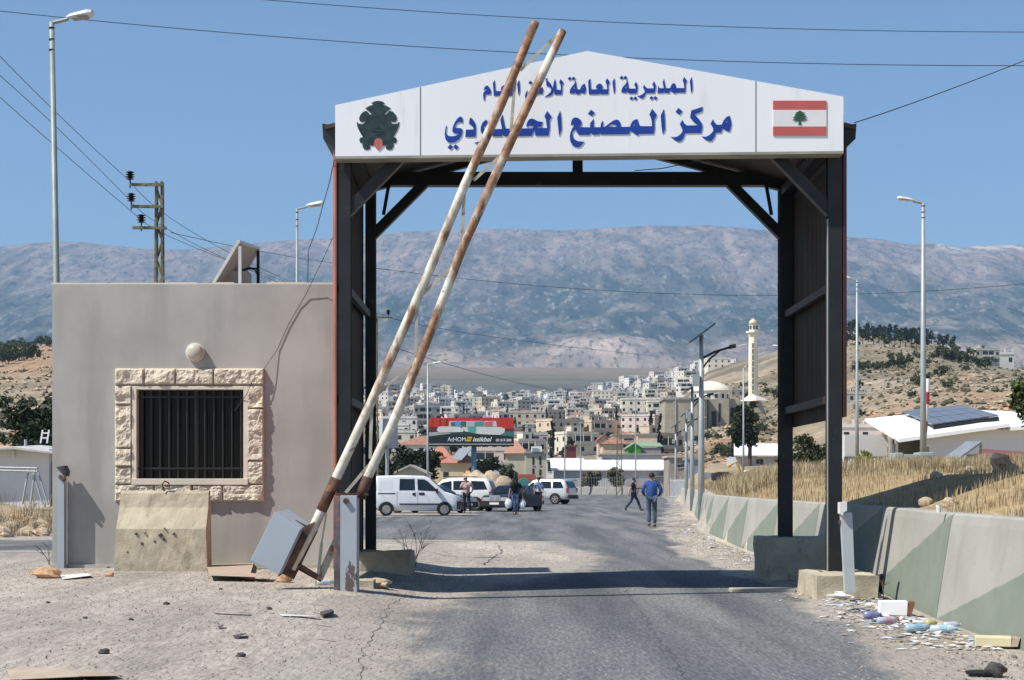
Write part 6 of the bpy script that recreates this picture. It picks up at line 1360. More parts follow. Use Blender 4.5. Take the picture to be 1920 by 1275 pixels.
MB().lathe((MXc, Yc, mz(604)), [(1.08, 0), (1.02, .5), (.7, 1.0), (.3, 1.3), (.05, 1.45)], 18).build('cap_dome', mat('pale yellow dome', (.62, .58, .38), .6), mnr, smooth=True); MB().tube([(MXc, Yc, mz(593)), (MXc, Yc, mz(581))], .06, 6).build('finial', M['galv'], mnr)
ym2 = 1290.0; x = PX(1026, ym2); z = gz(x, ym2); m2 = thing('minaret', 'small slim white minaret rising from the town skyline', 'minaret', (x, ym2, z))
WHT = mat('white plaster', (.78, .78, .77), .8); zt = PZ(732, ym2); H = zt - z
MB().lathe((x, ym2, z - 3), [(1.6, 0), (1.5, H * .55), (1.35, H * .72)], 10).build('shaft', WHT, m2); MB().lathe((x, ym2, z - 3 + H * .72), [(2.0, 0), (2.0, .8), (1.0, .9), (.95, H * .14)], 10).build('balcony', WHT, m2); MB().lathe((x, ym2, z - 3 + H * .87), [(1.1, 0), (.6, H * .1), (.1, H * .22)], 10).build('spire', WHT, m2)
# ------------------------------------------------------------------ buildings between the road end and the town
def building(name, label, px0, px1, ytop, ybot, Y, depth, wall, roof=None, cat='building', wins=(), eave=0.0, roofm=None, ridge=0):
    x0, x1, zt, zb = PX(px0, Y), PX(px1, Y), PZ(ytop, Y), PZ(ybot, Y); t = thing(name, label, cat, ((x0 + x1) / 2, Y, zb))
    w = MB().box(x0, x1, Y, Y + depth, zb - 2, zt).build('wall', wall, t)
    if roof == 'flat': MB().box(x0 - .2, x1 + .2, Y - .25, Y + depth + .2, zt, zt + .25).build('roof', roofm or HR, t)
    elif roof == 'hip':
        e = .4; X0, X1, Y0, Y1 = x0 - e, x1 + e, Y - e, Y + depth + e; k = min(X1 - X0, Y1 - Y0) / 2 * .95; zr = zt + ridge
        MB().add([(X0, Y0, zt), (X1, Y0, zt), (X1, Y1, zt), (X0, Y1, zt), (X0 + k, (Y0 + Y1) / 2, zr), (X1 - k, (Y0 + Y1) / 2, zr)], [(0, 1, 5, 4), (1, 2, 5), (2, 3, 4, 5), (3, 0, 4), (3, 2, 1, 0)]).build('roof', roofm or HT, t)
    elif roof == 'gable':
        e = .3; zr = zt + ridge; xm = (x0 + x1) / 2
        MB().prism([[(x0 - e, Y - e, zt - .1), (xm, Y - e, zr), (x1 + e, Y - e, zt - .1), (x1 + e, Y - e, zt + .05), (xm, Y - e, zr + .15), (x0 - e, Y - e, zt + .05)]], (0, depth + 2 * e, 0)).build('roof', roofm or HT, t)
        MB().prism([[(x0, Y, zt), (x1, Y, zt), (xm, Y, zr)]], (0, depth, 0)).build('gable_wall', wall, t)
    for (a, b, c, d) in wins:
        f = MB().box(PX(a, Y), PX(b, Y), Y - .03, Y - .002, PZ(d, Y), PZ(c, Y)).build('window', HD, t)
        MB().box(PX(a, Y) - .06, PX(b, Y) + .06, Y - .10, Y - .031, PZ(d, Y) - .08, PZ(d, Y)).build('sill', HB, f)
    return t
YEL = mat('yellow plaster', (.66, .55, .36), .9, 0, .08, .4); TAN = mat('tan block wall', (.52, .46, .34), .9, 0, .1, .5); WH = mat('bright white sheet', (.86, .86, .86), .5, 0, .03, .3); OFFW = mat('off white wall', (.66, .65, .62), .9, 0, .08, .4); GRY = mat('grey block wall', (.36, .35, .34), .9, 0, .12, .6)
RED = mat('faded red roof tiles', (.46, .19, .13), .85, 0, .16, 1.5)
building('concrete_shed', 'low grey concrete shed with dark open front behind the white van', 742, 797, 888, 935, 128, 6, mat('stained pale concrete', (.42, .40, .33), .9, 0, .15, .6), 'gable', ridge=.55, roofm=mat('stained pale concrete', (.42, .40, .33)), wins=((750, 793, 893, 930),))
building('village_house', 'tall yellow house with red hipped roof under the billboard', 806, 843, 858, 925, 226, 8, YEL, 'hip', ridge=1.9, roofm=RED, wins=((811, 815, 880, 900), (832, 838, 886, 896)))
building('village_house', 'low yellow house with red roof and grey solar collector under the billboard', 822, 903, 868, 925, 220, 6, YEL, 'hip', ridge=1.4, roofm=RED, wins=((831, 841, 885, 895), (876, 884, 884, 896)))
pvt = thing('solar_collector', 'large grey tilted solar collector on the red roof under the billboard', 'solar panel', (PX(866, 219), 219, PZ(866, 219)))
MB().prism([[P(846, 863, 218.5), P(866, 863, 217), P(885, 842, 221), P(862, 842, 222.5)]], (0, .0, .12)).build('panel', mat('grey collector glass', (.28, .29, .30), .4), pvt)
MB().bar(P(884, 844, 221), P(884, 866, 221), .12, .12).build('leg', M['galv'], pvt); MB().bar(P(863, 844, 222.5), P(863, 866, 222.5), .12, .12).build('leg', M['galv'], pvt)
building('village_house', 'pale low house right of the blue billboard post', 903, 955, 872, 925, 236, 7, OFFW, 'flat', wins=((915, 922, 880, 892), (936, 941, 882, 890)))
building('village_house', 'orange roofed house between billboard and tan block', 948, 985, 850, 925, 262, 8, TAN, 'hip', ridge=2.2, roofm=mat('orange roof tiles', (.44, .23, .15), .85, 0, .12, 1))
tb = building('tan_block', 'tan flat roofed block with a white sign board on top', 985, 1024, 850, 930, 244, 9, TAN, 'flat', wins=((998, 1002, 857, 872), (1011, 1015, 856, 872), (998, 1002, 878, 892), (1011, 1015, 880, 892)))
MB().box(PX(996, 243.5), PX(1016, 243.5), 243.6, 243.9, PZ(847, 243.5), PZ(837, 243.5)).build('sign_board', WH, tb)
st2 = MB()
for k in range(5): st2.box(PX(998, 243.5), PX(998 + (k * 7 % 5) + 11, 243.5), 243.56, 243.598, PZ(840.5 + k * 1.4, 243.5), PZ(840 + k * 1.4, 243.5))
st2.build('print_lines', mat('grey print', (.35, .35, .36)), bpy.data.objects['sign_board.001'])
building('flat_house', 'white flat house with dark carport beside the long white roof', 1024, 1092, 862, 930, 262, 8, OFFW, 'flat', wins=((1027, 1040, 866, 884),), roofm=WH)
lb = thing('warehouse', 'long low warehouse with curved white roof across the road end', 'warehouse', (PX(1145, 254), 254, PZ(905, 254)))
x0, x1 = PX(1038, 254), PX(1252, 254)
MB().box(x0, x1, 254, 266, PZ(930, 254), PZ(879, 254)).build('wall', mat('shaded white cladding', (.55, .56, .57), .7, 0, .06, .3), lb)
pr = [(0, PZ(880, 254)), (.25, PZ(878, 254)), (3, PZ(868, 257)), (7, PZ(862, 260)), (12.6, PZ(862, 266))]
rfm = MB(); vs = []
for xx in (x0 - .4, x1 + .3):
    for o_, z in pr: vs.append((xx, 253.6 + o_, z))
    for o_, z in pr[::-1]: vs.append((xx, 253.6 + o_, z - .2))
rfm.add(vs, [(j, (j + 1) % 10, 10 + (j + 1) % 10, 10 + j) for j in range(10)] + [tuple(range(10)), tuple(range(10, 20))]); rfm.build('roof', WH, lb)
building('white_annexe', 'white annexe block joined to the right end of the long warehouse', 1127, 1262, 853, 900, 272, 8, OFFW, 'flat', wins=((1130, 1146, 860, 863), (1150, 1164, 861, 863)))
gs = building('green_shed', 'small shed with bright green gable front and pale green roof', 1178, 1202, 840, 880, 282, 9, mat('bright green cladding', (.07, .34, .02), .5, 0, .04, .5), 'gable', ridge=.75, roofm=mat('pale green roof', (.26, .40, .24), .6))
MB().box(PX(1201, 282) + .02, PX(1240, 282), 282.4, 291, PZ(872, 282), PZ(839, 282)).build('side_wall', mat('taupe cladding', (.34, .31, .30), .7), gs); MB().prism([[P(1201, 838, 282.2), P(1243, 838, 282.2), P(1237, 832, 291), P(1196, 832, 291)]], (0, 0, .15)).build('side_roof', mat('pale green roof', (.26, .40, .24), .6), gs)
building('village_house', 'peach house with terracotta roof left of the green shed', 1130, 1180, 832, 880, 300, 9, mat('peach plaster', (.66, .50, .36), .9), 'hip', ridge=1.3, wins=((1169, 1174, 834, 842),))
building('village_house', 'small red gabled house above the long warehouse', 1122, 1140, 826, 860, 312, 7, mat('peach plaster', (.66, .50, .36), .9), 'gable', ridge=1.0, roofm=RED)
building('store_building', 'flat pale store building on the slope above the green shed', 1150, 1192, 816, 850, 335, 9, mat('beige wall', (.55, .47, .36), .9), 'flat', wins=((1154, 1160, 821, 830), (1170, 1188, 822, 826)))
building('store_building', 'windowless cream building corner right of the store building', 1195, 1232, 815, 850, 330, 10, mat('cream wall', (.66, .57, .42), .9), 'flat')
building('red_cabin', 'dark red cabin roof over the flat house', 1062, 1080, 838, 866, 272, 5, mat('dark red boards', (.14, .035, .03), .7), 'flat', roofm=mat('dark red boards', (.14, .035, .03), .7))
building('grey_block', 'grey unfinished block with small dark windows right of the warehouse', 1254, 1292, 858, 915, 205, 7, mat('brown grey block', (.33, .29, .24), .9, 0, .12, .6), 'flat', wins=((1270, 1276, 871, 877), (1277, 1283, 870, 876)), roofm=mat('dusty flat roof', (.5, .45, .36)))
building('blue_cabin', 'blue grey cabin behind the solar lamps', 1291, 1312, 862, 920, 198, 5, mat('blue grey cladding', (.24, .28, .34), .6), 'flat', roofm=mat('blue grey cladding', (.24, .28, .34), .6))
building('grey_hoarding', 'corrugated grey hoarding right of the tall solar lamp', 1314, 1340, 886, 925, 128, .3, mat('grey corrugated sheet', (.27, .28, .30), .6), None, cat='fence')
wv = building('low_building', 'low white building with dark window band right of the solar lamps', 1380, 1470, 856, 905, 182, 8, mat('shaded blue white wall', (.46, .48, .52), .8), None, wins=((1404, 1409, 861, 870), (1418, 1424, 861, 870), (1425, 1431, 861, 872), (1452, 1460, 862, 868)))
MB().prism([[P(1376, 855, 181), P(1470, 855, 181), P(1474, 834, 190), P(1376, 834, 190)]], (0, 0, .15)).build('roof', WH, wv)
# rubble bank and skips behind the cars
for k, (px, py, Y, s, n_) in enumerate(((905, 893, 140, 2.0, 'rock_tan'), (890, 884, 141, 1.1, 'rock_orange'), (920, 889, 139, 1.2, 'rock_tan'), (935, 900, 136, 1.0, 'rock_tan'), (872, 901, 138, 1.3, 'rock_tan'), (948, 904, 138, .8, 'rock_orange'), (857, 905, 137, .7, 'rock_tan'))):
    c = P(px, py, Y); z = min(gz(c.x, Y), c.z - s * .5); o = MB().rock((c.x, Y, (c.z + z) / 2 - .1), (s, s * .7, (c.z - z) / 2 + .25), 70 + k, 0, 10, 14, .4).build('boulder', M[n_], loc=(c.x, Y, z)); tag(o, 'tan boulder in the rubble heap behind the parked cars', 'boulder', 'boulders of the rubble heap')
def skip(px0, px1, y0, y1, Y, m, label, round_=False):
    x0, x1, z1, z0 = PX(px0, Y), PX(px1, Y), PZ(y0, Y), gz(PX(px0, Y), Y); o = MB()
    if round_: o.prism([[(x0, Y, z0), (x1, Y, z0), (x1, Y, z1 - .25), (x1 - .3, Y, z1), (x0 + .3, Y, z1), (x0, Y, z1 - .25)]], (0, 1.6, 0))
    else: o.prism([[(x0 + .15, Y, z0), (x1 - .15, Y, z0), (x1, Y, z1), (x0, Y, z1)]], (0, 1.8, 0))
    q = o.build('skip_container', m, loc=((x0 + x1) / 2, Y, z0), bevel=.03); tag(q, label, 'skip')
skip(971, 1004, 889, 930, 150, mat('rust red container paint', (.34, .10, .06), .7, 0, .15, 1), 'rust red open container behind the black saloon')
skip(972, 993, 896, 930, 142, mat('teal container paint', (.07, .25, .20), .6, 0, .1, 1), 'teal green rounded container in front of the red one', True)
# railing along the road end
def fence(label, x0, y0, x1, y1, h, step, m, z=None):
    n = int(math.hypot(x1 - x0, y1 - y0) / step); zb = gz((x0 + x1) / 2, (y0 + y1) / 2) if z is None else z
    t = thing('railing', label, 'railing', ((x0 + x1) / 2, (y0 + y1) / 2, zb)); b = MB(); rl = MB()
    for i in range(n + 1):
        f = i / n; x, y = x0 + (x1 - x0) * f, y0 + (y1 - y0) * f; b.box(x - .03, x + .03, y - .03, y + .03, zb, zb + h * (1.12 if i % 8 == 0 else 1))
    for q in (.15, .92): rl.bar((x0, y0 + .05, zb + h * q), (x1, y1 + .05, zb + h * q), .07, .07)
    b.build('bar', M['lattice'] if m is None else m, t); rl.build('rail', M['galv'] if m is None else m, t); return t
GI = mat('grey painted railing', (.20, .21, .21), .6)
fence('tall grey bar railing behind the concrete barriers at the road end', PX(1090, 242), 242.4, PX(1172, 242), 242, 2.6, .36, GI, 0)
fence('grey bar railing between the far barriers and the grey block', PX(1175, 241), 241, PX(1290, 215), 215, 2.5, .42, GI, 0.2)
fence('short dark railing behind the silver car', PX(1046, 240), 240, PX(1082, 240), 240, 2.2, .3, M['steel_dark'], 0)
fence('low pale bar gate under the mosque slope', PX(1257, 160), 160, PX(1290, 150), 150, 1.9, .35, mat('pale gate paint', (.5, .52, .53), .5), gz(PX(1275, 155), 155))
# digger and white utility truck on the right
Yd = 105.0; zg = gz(PX(1356, Yd), Yd); YL = mat('faded yellow machine paint', (.55, .30, .03), .5, 0, .1, 2)
dg_ = thing('digger', 'small yellow digger cab behind the painted barriers', 'digger', (PX(1356, Yd), Yd, zg)); x0, x1 = PX(1347, Yd), PX(1367, Yd)
MB().prism([[(x0, Yd, zg + .5), (x1, Yd, zg + .5), (x1, Yd, PZ(890, Yd)), (x1 - .1, Yd, PZ(886, Yd)), (x0 + .05, Yd, PZ(886, Yd)), (x0, Yd, PZ(892, Yd))]], (0, 1.2, 0)).build('cab', YL, dg_, bevel=.03); MB().box(x0 + .1, x0 + .33, Yd - .02, Yd - .002, PZ(896, Yd), PZ(890, Yd)).build('cab_window', HD, dg_)
MB().box(x0 - .3, x1 + .2, Yd - .1, Yd + 1.3, zg, zg + .5).build('track', M['black'], dg_, bevel=.1); MB().box(x0 - .05, x1 + .05, Yd - .05, Yd + 1.25, PZ(886, Yd), PZ(884.5, Yd)).build('roof', mat('olive roof', (.10, .12, .05), .6), dg_)
MB().tube([(x1, Yd + .5, zg + .9), (x1 + .55, Yd + .5, zg + 1.2), (x1 + .8, Yd + .5, zg + .35)], .09, 8).build('arm', YL, dg_)
Yt = 98.0; zg = gz(PX(1418, Yt), Yt); tk = thing('utility_truck', 'white topped open truck facing the camera behind the grass', 'truck', (PX(1418, Yt), Yt, zg)); x0, x1 = PX(1402, Yt), PX(1433, Yt)
MB().prism([[(x0, Yt, PZ(884, Yt)), (x0 + .15, Yt, PZ(880.5, Yt)), (x1 - .15, Yt, PZ(880.5, Yt)), (x1, Yt, PZ(884, Yt))]], (0, 2.2, 0)).build('roof', WH, tk); MB().box(x0 + .05, x1 - .05, Yt + .2, Yt + 2.1, zg + .35, PZ(892, Yt)).build('body', mat('white truck paint', (.6, .6, .6), .5), tk)
for x in (x0 + .04, x1 - .09): MB().box(x, x + .05, Yt + .1, Yt + .15, PZ(892, Yt), PZ(884, Yt)).build('pillar', M['car_black'], tk)
MB().box(x0 + .1, x1 - .1, Yt + .1, Yt + .14, PZ(892, Yt), PZ(885, Yt)).build('windscreen', M['car_glass'], tk)
for x in (x0 + .2, x1 - .2): MB().lathe((x, Yt + .4, zg + .32), [(.001, -.1), (.32, -.1), (.32, .1), (.001, .1)], 16, 0, 'Y').build('wheel', M['tyre'], tk)

# ------------------------------------------------------------------ white hall at the right
def poly(nm, pts, ext, m, par): return MB().prism([pts], ext, ).build(nm, m, par)
hall = thing('white_hall', 'white hall with wide sloping roof carrying grey solar panels', 'hall', (PX(1780, 72), 72, gz(PX(1780, 72), 72)))
A, B, D, C2 = P(1621, 785, 86), P(1686, 823, 69), P(1803, 767, 90), P(1893, 794, 69)
poly('roof', [A, B, C2, D], (0, 0, -.14), WH, hall); E1, E2 = P(1990, 776, 90), P(2010, 792, 69)
poly('roof', [D, C2 + Vector((.03, 0, -.15)), E2, E1], (0, 0, -.14), WH, hall)
poly('wall', [P(1737, 816, 69.6), P(2010, 794.5, 69.6), P(2010, 880, 69.6), P(1737, 880, 69.6)], (0, .3, 0), mat('white wall panel', (.70, .71, .73), .6, 0, .04, .4), hall)
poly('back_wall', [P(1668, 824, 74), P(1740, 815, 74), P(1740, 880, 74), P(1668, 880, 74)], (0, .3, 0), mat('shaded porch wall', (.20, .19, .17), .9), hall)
for px in (1668, 1679): MB().box(PX(px, 70.5), PX(px + 4, 70.5), 70.4, 70.7, PZ(870, 70), PZ(822, 70)).build('porch_post', mat('grey porch post', (.30, .29, .27), .7), hall)
up = (C2 - B).cross(A - B).normalized(); up = up if up.z > 0 else -up; lerp = lambda u, v: (A + (D - A) * u) * (1 - v) + (B + (C2 - B) * u) * v
for i in range(5):
    for j in range(3):
        u0, u1 = .36 + .125 * i, .36 + .125 * (i + 1) - .006; v0, v1 = .06 + .27 * j, .06 + .27 * (j + 1) - .012
        q = [lerp(u0, v0), lerp(u1, v0), lerp(u1, v1), lerp(u0, v1)]; MB().prism([[p + up * .22 for p in q]], up * .05).build('solar_module', mat('grey solar module', (.15, .16, .18), .3, spec=.5), hall)
MB().prism([[p + up * .05 for p in (lerp(.37, .84), lerp(.98, .84), lerp(.98, .865), lerp(.37, .865))]], up * .14).build('module_rail', M['steel_dark'], hall)
wb = building('white_cabin', 'long white container cabin just right of the gate leg', 1584, 1664, 815, 856, 78, 4, mat('white cabin sheet', (.60, .60, .59), .6, 0, .06, .6), None, cat='cabin')
MB().box(PX(1584, 77.8), PX(1664, 77.8), 77.85, 77.99, PZ(884, 78), PZ(856, 78)).build('base_band', mat('dark cabin base', (.10, .10, .11), .8), wb)
rwp = thing('striped_barrier', 'upright red and white striped barrier pole in front of the white hall', 'barrier', (PX(1734, 60), 60, gz(PX(1734, 60), 60)))
seg = [(1733, 838), (1734.5, 812), (1736, 790), (1737.5, 758), (1739, 735), (1740.5, 710)]
for i in range(5): MB().tube([P(*seg[i], 60), P(*seg[i + 1], 60)], .075, 10).build('stripe', M['flag_white'] if i % 2 == 0 else mat('signal red', (.42, .03, .04), .5), rwp)
MB().box(PX(1727, 60), PX(1741, 60), 59.9, 60.2, rwp.location.z, PZ(838, 60)).build('stand', mat('dark barrier stand', (.12, .12, .13), .6), rwp)
s2 = thing('solar_stand', 'grey tilted solar panel on a frame in front of the white hall', 'solar panel', (PX(1800, 48), 48, gz(PX(1800, 48), 48)))
MB().prism([[P(1762, 868, 46.5), P(1790, 868, 46), P(1841, 831, 48.5), P(1812, 831, 49)]], (0, 0, .06)).build('panel', mat('dusty solar glass', (.26, .27, .28), .4), s2)
MB().bar(P(1839, 832, 48.5), P(1839, 868, 48.5), .06, .06).build('leg', M['galv'], s2); MB().bar(P(1812, 833, 49), P(1812, 868, 49), .06, .06).build('leg', M['galv'], s2); MB().box(PX(1812, 48.6), PX(1832, 48.6), 48.6, 49, s2.location.z - .2, PZ(852, 48.6)).build('control_box', mat('grey green box', (.22, .24, .21), .7), s2)
rd = thing('red_shed', 'low dark red roof between solar panel and white hall wall', 'shed', (PX(1865, 56), 56, gz(PX(1865, 56), 56)))
MB().prism([[P(1815, 868, 55), P(1990, 865, 55), P(1980, 856, 58), P(1843, 846, 58)]], (0, 0, .08)).build('roof', mat('dark red sheet', (.20, .06, .055), .7, 0, .15, 1), rd); MB().box(PX(1822, 56), PX(1980, 56), 55.8, 57.9, rd.location.z - .3, PZ(867, 55.5)).build('wall', GRY, rd)
cabn = thing('steel_cabinet', 'pale green grey steel cabinets at the foot of the tall street lamp', 'cabinet', (PX(1712, 50), 50, gz(PX(1712, 50), 50)))
CG = mat('pale green cabinet paint', (.33, .39, .36), .5, 0, .08, 2)
for a, b, tp in ((1677, 1692, 849), (1693, 1722, 852), (1723, 1750, 848)): o = MB().box(PX(a, 50), PX(b, 50), 49.9, 50.7, cabn.location.z - .3, PZ(tp, 50)).build('cabinet', CG, cabn, bevel=.02); MB().box(PX(a + 5, 50), PX(b - 5, 50), 49.87, 49.898, PZ(868, 50), PZ(tp + 6, 50)).build('door', mat('shaded cabinet door', (.22, .27, .25), .5), o)
wf = MB(); wf.prism([[P(1590, 868, 48), P(1596, 860, 48), P(1598, 862, 48), P(1598, 905, 48), P(1592, 905, 48)]], (0, .05, 0)); tag(wf.build('white_board', M['white_plastic'], loc=(PX(1595, 48), 48, 1.6)), 'narrow white board leaning beside the yellow green shrub', 'board')

# ------------------------------------------------------------------ left of the booth: cabin, ladder, rack, stones
Yc2 = 58.0; zg = .75; cbn = thing('white_shed', 'low white shed with flat grey roof left of the booth', 'shed', (PX(40, Yc2), Yc2, zg))
MB().box(PX(-120, Yc2), PX(92, Yc2), Yc2, Yc2 + 4, zg - .6, PZ(842, Yc2)).build('wall', mat('white shed wall', (.70, .69, .67), .8, 0, .06, .8), cbn)
MB().prism([[P(-130, 846, Yc2 - .6), P(25, 838, Yc2 - .6), P(110, 849, Yc2 - .6), P(110, 852, Yc2 - .6), P(25, 842, Yc2 - .6), P(-130, 850, Yc2 - .6)]], (0, 5.2, .22)).build('roof', mat('pale grey roof sheet', (.52, .52, .50), .7), cbn)
MB().box(PX(92, Yc2) + .02, PX(112, Yc2), Yc2 + .3, Yc2 + 3, zg - .3, PZ(868, Yc2)).build('doorway', HD, cbn); MB().box(PX(25, Yc2), PX(28, Yc2), Yc2 - .12, Yc2 - .01, PZ(856, Yc2), PZ(845, Yc2)).build('wall_light', M['white_plastic'], cbn); MB().tube([P(48, 838, Yc2 + 1), P(48, 824, Yc2 + 1)], .05, 8).build('vent_pipe', M['galv'], cbn)
ld = thing('ladder', 'short white ladder standing on the shed roof', 'ladder', P(84, 829, 60)); lm_ = MB()
for a, b in (((76, 831), (80, 806)), ((88, 831), (92, 806))): MB().bar(P(*a, 60), P(*b, 60), .05, .05).build('rail', M['white_plastic'], ld)
for y in (812, 821): MB().bar(P(78.5, y, 60), P(91, y, 60), .045, .045).build('rung', M['white_plastic'], ld)
rk = thing('pipe_frame', 'grey slanted pipe frame leaning in front of the white shed', 'frame', (PX(40, 55.5), 55.5, .5))
for a, b in (((-30, 876), (70, 878)), ((-30, 881), (70, 884)), ((54, 878), (42, 945)), ((66, 878), (57, 945)), ((69, 877), (90, 946)), ((62, 884), (80, 946))): MB().tube([P(*a, 55.5), P(*b, 55.3)], .035, 8).build('pipe', M['galv'], rk)
for k in range(26):
    rr_ = random.Random(400 + k); px = rr_.uniform(-60, 108); Y = rr_.uniform(45.5, 56); s = rr_.uniform(.08, .28); x = PX(px, Y); z = gz(x, Y); o = MB().rock((x, Y, z + s * .3), (s * 1.2, s, s * .75), 500 + k, 0, 8, 10, .4).build('stone', M['rock_tan' if k % 3 else 'rock_orange'], loc=(x, Y, z)); tag(o, 'tan stone on the rubble bank left of the booth', 'stone', 'stones on the left rubble bank')
for k in range(70):
    rr_ = random.Random(900 + k); px = rr_.uniform(-80, 112); Y = rr_.uniform(75, 170); s = rr_.uniform(.2, .8); x = PX(px, Y); z = gz(x, Y); o = MB().rock((x, Y, z + s * .1), (s * 1.3, s, s * .55), 950 + k, 0, 6, 9, .45).build('boulder', M['rock_tan' if k % 4 else 'rock_orange'], loc=(x, Y, z)); tag(o, 'pale boulder on the stony slope left of the booth', 'boulder', 'boulders on the left slope')
PROTR = []
for k in range(4): o = MB().rock((0, 0, .15), (1, .8, .6), 1200 + k, 0, 6, 9, .5).build('boulder', M['rock_tan' if k % 2 else 'rock_orange']); PROTR.append(o)
for k in range(130):
    rr_ = random.Random(1300 + k); px = rr_.choice([rr_.uniform(1205, 1470), rr_.uniform(1590, 1925)]); Y = rr_.uniform(120 if px > 1500 else 215, 380); s = (.15 + .75 * rr_.random() ** 2.5) * Y / 250; x = PX(px, Y)
    o = PROTR[k] if k < 4 else dup(PROTR[k % 4]); o.location = (x, Y, gz(x, Y) - .2 * s); o.scale = (s * 1.5, s, s * .8); o.rotation_euler = (0, 0, rr_.uniform(0, 6)); tag(o, 'pale boulder on the reddish slope ' + ('below the mosque' if px < 1500 else 'above the white hall'), 'boulder', 'boulders on the right slopes')
n = 9000; Xg = PX(0, 1) * 0 + g.uniform(-24, -11.5, n); Yg = g.uniform(46, 60, n); keep = (fbm(Xg * .6, Yg * .6, 3, 71) > .45); Xg, Yg = Xg[keep], Yg[keep]
o = grass('dry_weeds', np.stack([Xg, Yg, zfun(Xg, Yg)], -1), .45, .012, 12, M['straw'], .5); tag(o, 'dry brown weeds on the bank in front of the white shed', 'weeds')

# ------------------------------------------------------------------ stones, rubbish and scraps by the booth and the barriers
def at(px, py): Y = (CAMZ) * FPX / (py - HZ); x = PX(px, Y); z = gz(x, Y); Y = (CAMZ - z) * FPX / (py - HZ); return PX(px, Y), Y, gz(PX(px, Y), Y)
def stone_(px, py, s, m, label, seed, sq=(1.2, .9, .7), grp=None, name='stone'):
    x, y, z = at(px, py); o = MB().rock((x, y, z + s * sq[2] * .6), (s * sq[0], s * sq[1], s * sq[2]), seed, 0, 10, 14, .3).build(name, M[m], loc=(x, y, z)); tag(o, label, 'stone', grp); return o
stone_(88, 1084, .155, 'rock_orange', 'orange stone lying at the left front corner of the booth', 21, (1.25, .9, .62)); stone_(205, 1081, .055, 'rock_orange', 'small orange stone touching the concrete block', 23)
stone_(533, 1092, .10, 'rock_orange', 'rusty brown stone wedged under the counterweight box', 24, (1.0, .9, .9)); stone_(703, 1098, .12, 'rock_tan', 'flat pale stone beside the barrier stand', 25, (1.6, 1, .6))
for i, (px, py, s) in enumerate(((195, 1226, .035), (447, 1198, .026), (452, 1229, .03), (312, 1134, .03), (505, 1143, .026), (160, 1160, .02), (246, 1163, .02), (414, 1106, .02), (90, 1131, .02))): stone_(px, py, s, 'rock_dark', 'little dark stone on the dusty forecourt before the booth', 40 + i, grp='little dark stones on the forecourt')
def flat(pts, m, nm, label, cat, grp=None, th=.004, lift=.01, col=None):
    q = [Vector(at(*p)) + Vector((0, 0, lift + .012 * ((i * 37) % 3))) for i, p in enumerate(pts)]; o = MB().prism([q], (0, 0, th)).build(nm, m, loc=q[0]); tag(o, label, cat, grp)
    if col: o.color = (*col, 1)
    return o
flat([(14, 1262), (36, 1257), (120, 1263), (210, 1266), (226, 1274), (150, 1279), (18, 1278)], M['cardboard'], 'cardboard_sheet', 'flat torn cardboard sheet at the bottom left corner', 'cardboard')
flat([(387, 1066), (476, 1063), (470, 1085), (512, 1087), (505, 1092), (392, 1090)], M['cardboard'], 'cardboard_sheet', 'bent cardboard lying between concrete block and counterweight box', 'cardboard', lift=.05)
flat([(112, 1080), (165, 1078), (172, 1084), (118, 1088)], M['paper'], 'paper_scrap', 'pale flattened carton beside the orange stone', 'paper')
flat([(524, 1154), (598, 1156), (596, 1158), (530, 1157)], M['white_plastic'], 'white_strip', 'long white plastic strip on the forecourt', 'strip'); flat([(400, 1150), (468, 1153), (466, 1155), (404, 1152)], M['flat_bar'], 'stick', 'thin brown stick on the forecourt', 'stick')
flat([(600, 1151), (622, 1147), (626, 1153), (606, 1156)], M['rock_dark'], 'rag', 'small crumpled dark rag beside the white strip', 'rag', th=.03); flat([(408, 1178), (420, 1176), (420, 1179), (412, 1180)], M['rock_dark'], 'shard', 'dark shard in the middle of the forecourt', 'shard'); flat([(436, 1194), (462, 1192), (458, 1198), (440, 1198)], M['rock_dark'], 'shard', 'larger dark shard on the forecourt', 'shard')
def bottle(px, py, ang, L, rad, col, cap, label, grp=None, cat='bottle'):
    x, y, z = at(px, py); d = Vector((math.cos(ang), math.sin(ang), .05)).normalized(); c = Vector((x, y, z + rad + .005)); t = thing('plastic_bottle', label, cat, (x, y, z), grp)
    L *= .85; rad *= .8; col = tuple(.75 * q + .08 for q in col)
    m = mat('clear plastic %.2f%.2f%.2f' % col, col, .15, 0, .15, 12, .3, 30, .01, spec=.6)
    prof = [(0, .6), (.04, 1), (.3, .96), (.34, 1), (.6, .96), (.64, 1), (.78, .9), (.88, .45), (.93, .38)]
    MB().tube([c + d * L * (f - .5) for f, q in prof], [rad * q for f, q in prof], 12).build('bottle', m, t, smooth=True); MB().tube([c + d * L * .43, c + d * L * .5], rad * .42, 10).build('cap', mat('cap %.2f%.2f%.2f' % cap, cap, .4), t)
    lb_ = [c + d * L * (f - .5) for f in (.35, .6)]; MB().tube(lb_, rad * 1.03, 12).build('wrapper', mat('label %.2f%.2f' % (col[0] * .5, cap[2]), tuple(.5 * a + .5 * b for a, b in zip(col, cap)), .4), t); return t
bottle(611, 1099, .1, .25, .045, (.55, .62, .68), (.30, .40, .62), 'crushed clear bottle with pale blue label beside the barrier stand')
bottle(1636, 1163, .05, .22, .05, (.16, .18, .36), (.10, .11, .28), 'violet blue bottle in the rubbish in front of the white carton'); bottle(1722, 1188, .2, .30, .05, (.30, .46, .56), (.14, .30, .40), 'light blue water bottle in the rubbish beside the large barrier'); bottle(1770, 1190, -.3, .30, .05, (.50, .60, .68), (.12, .36, .55), 'clear bottle with blue cap right of the light blue bottle')
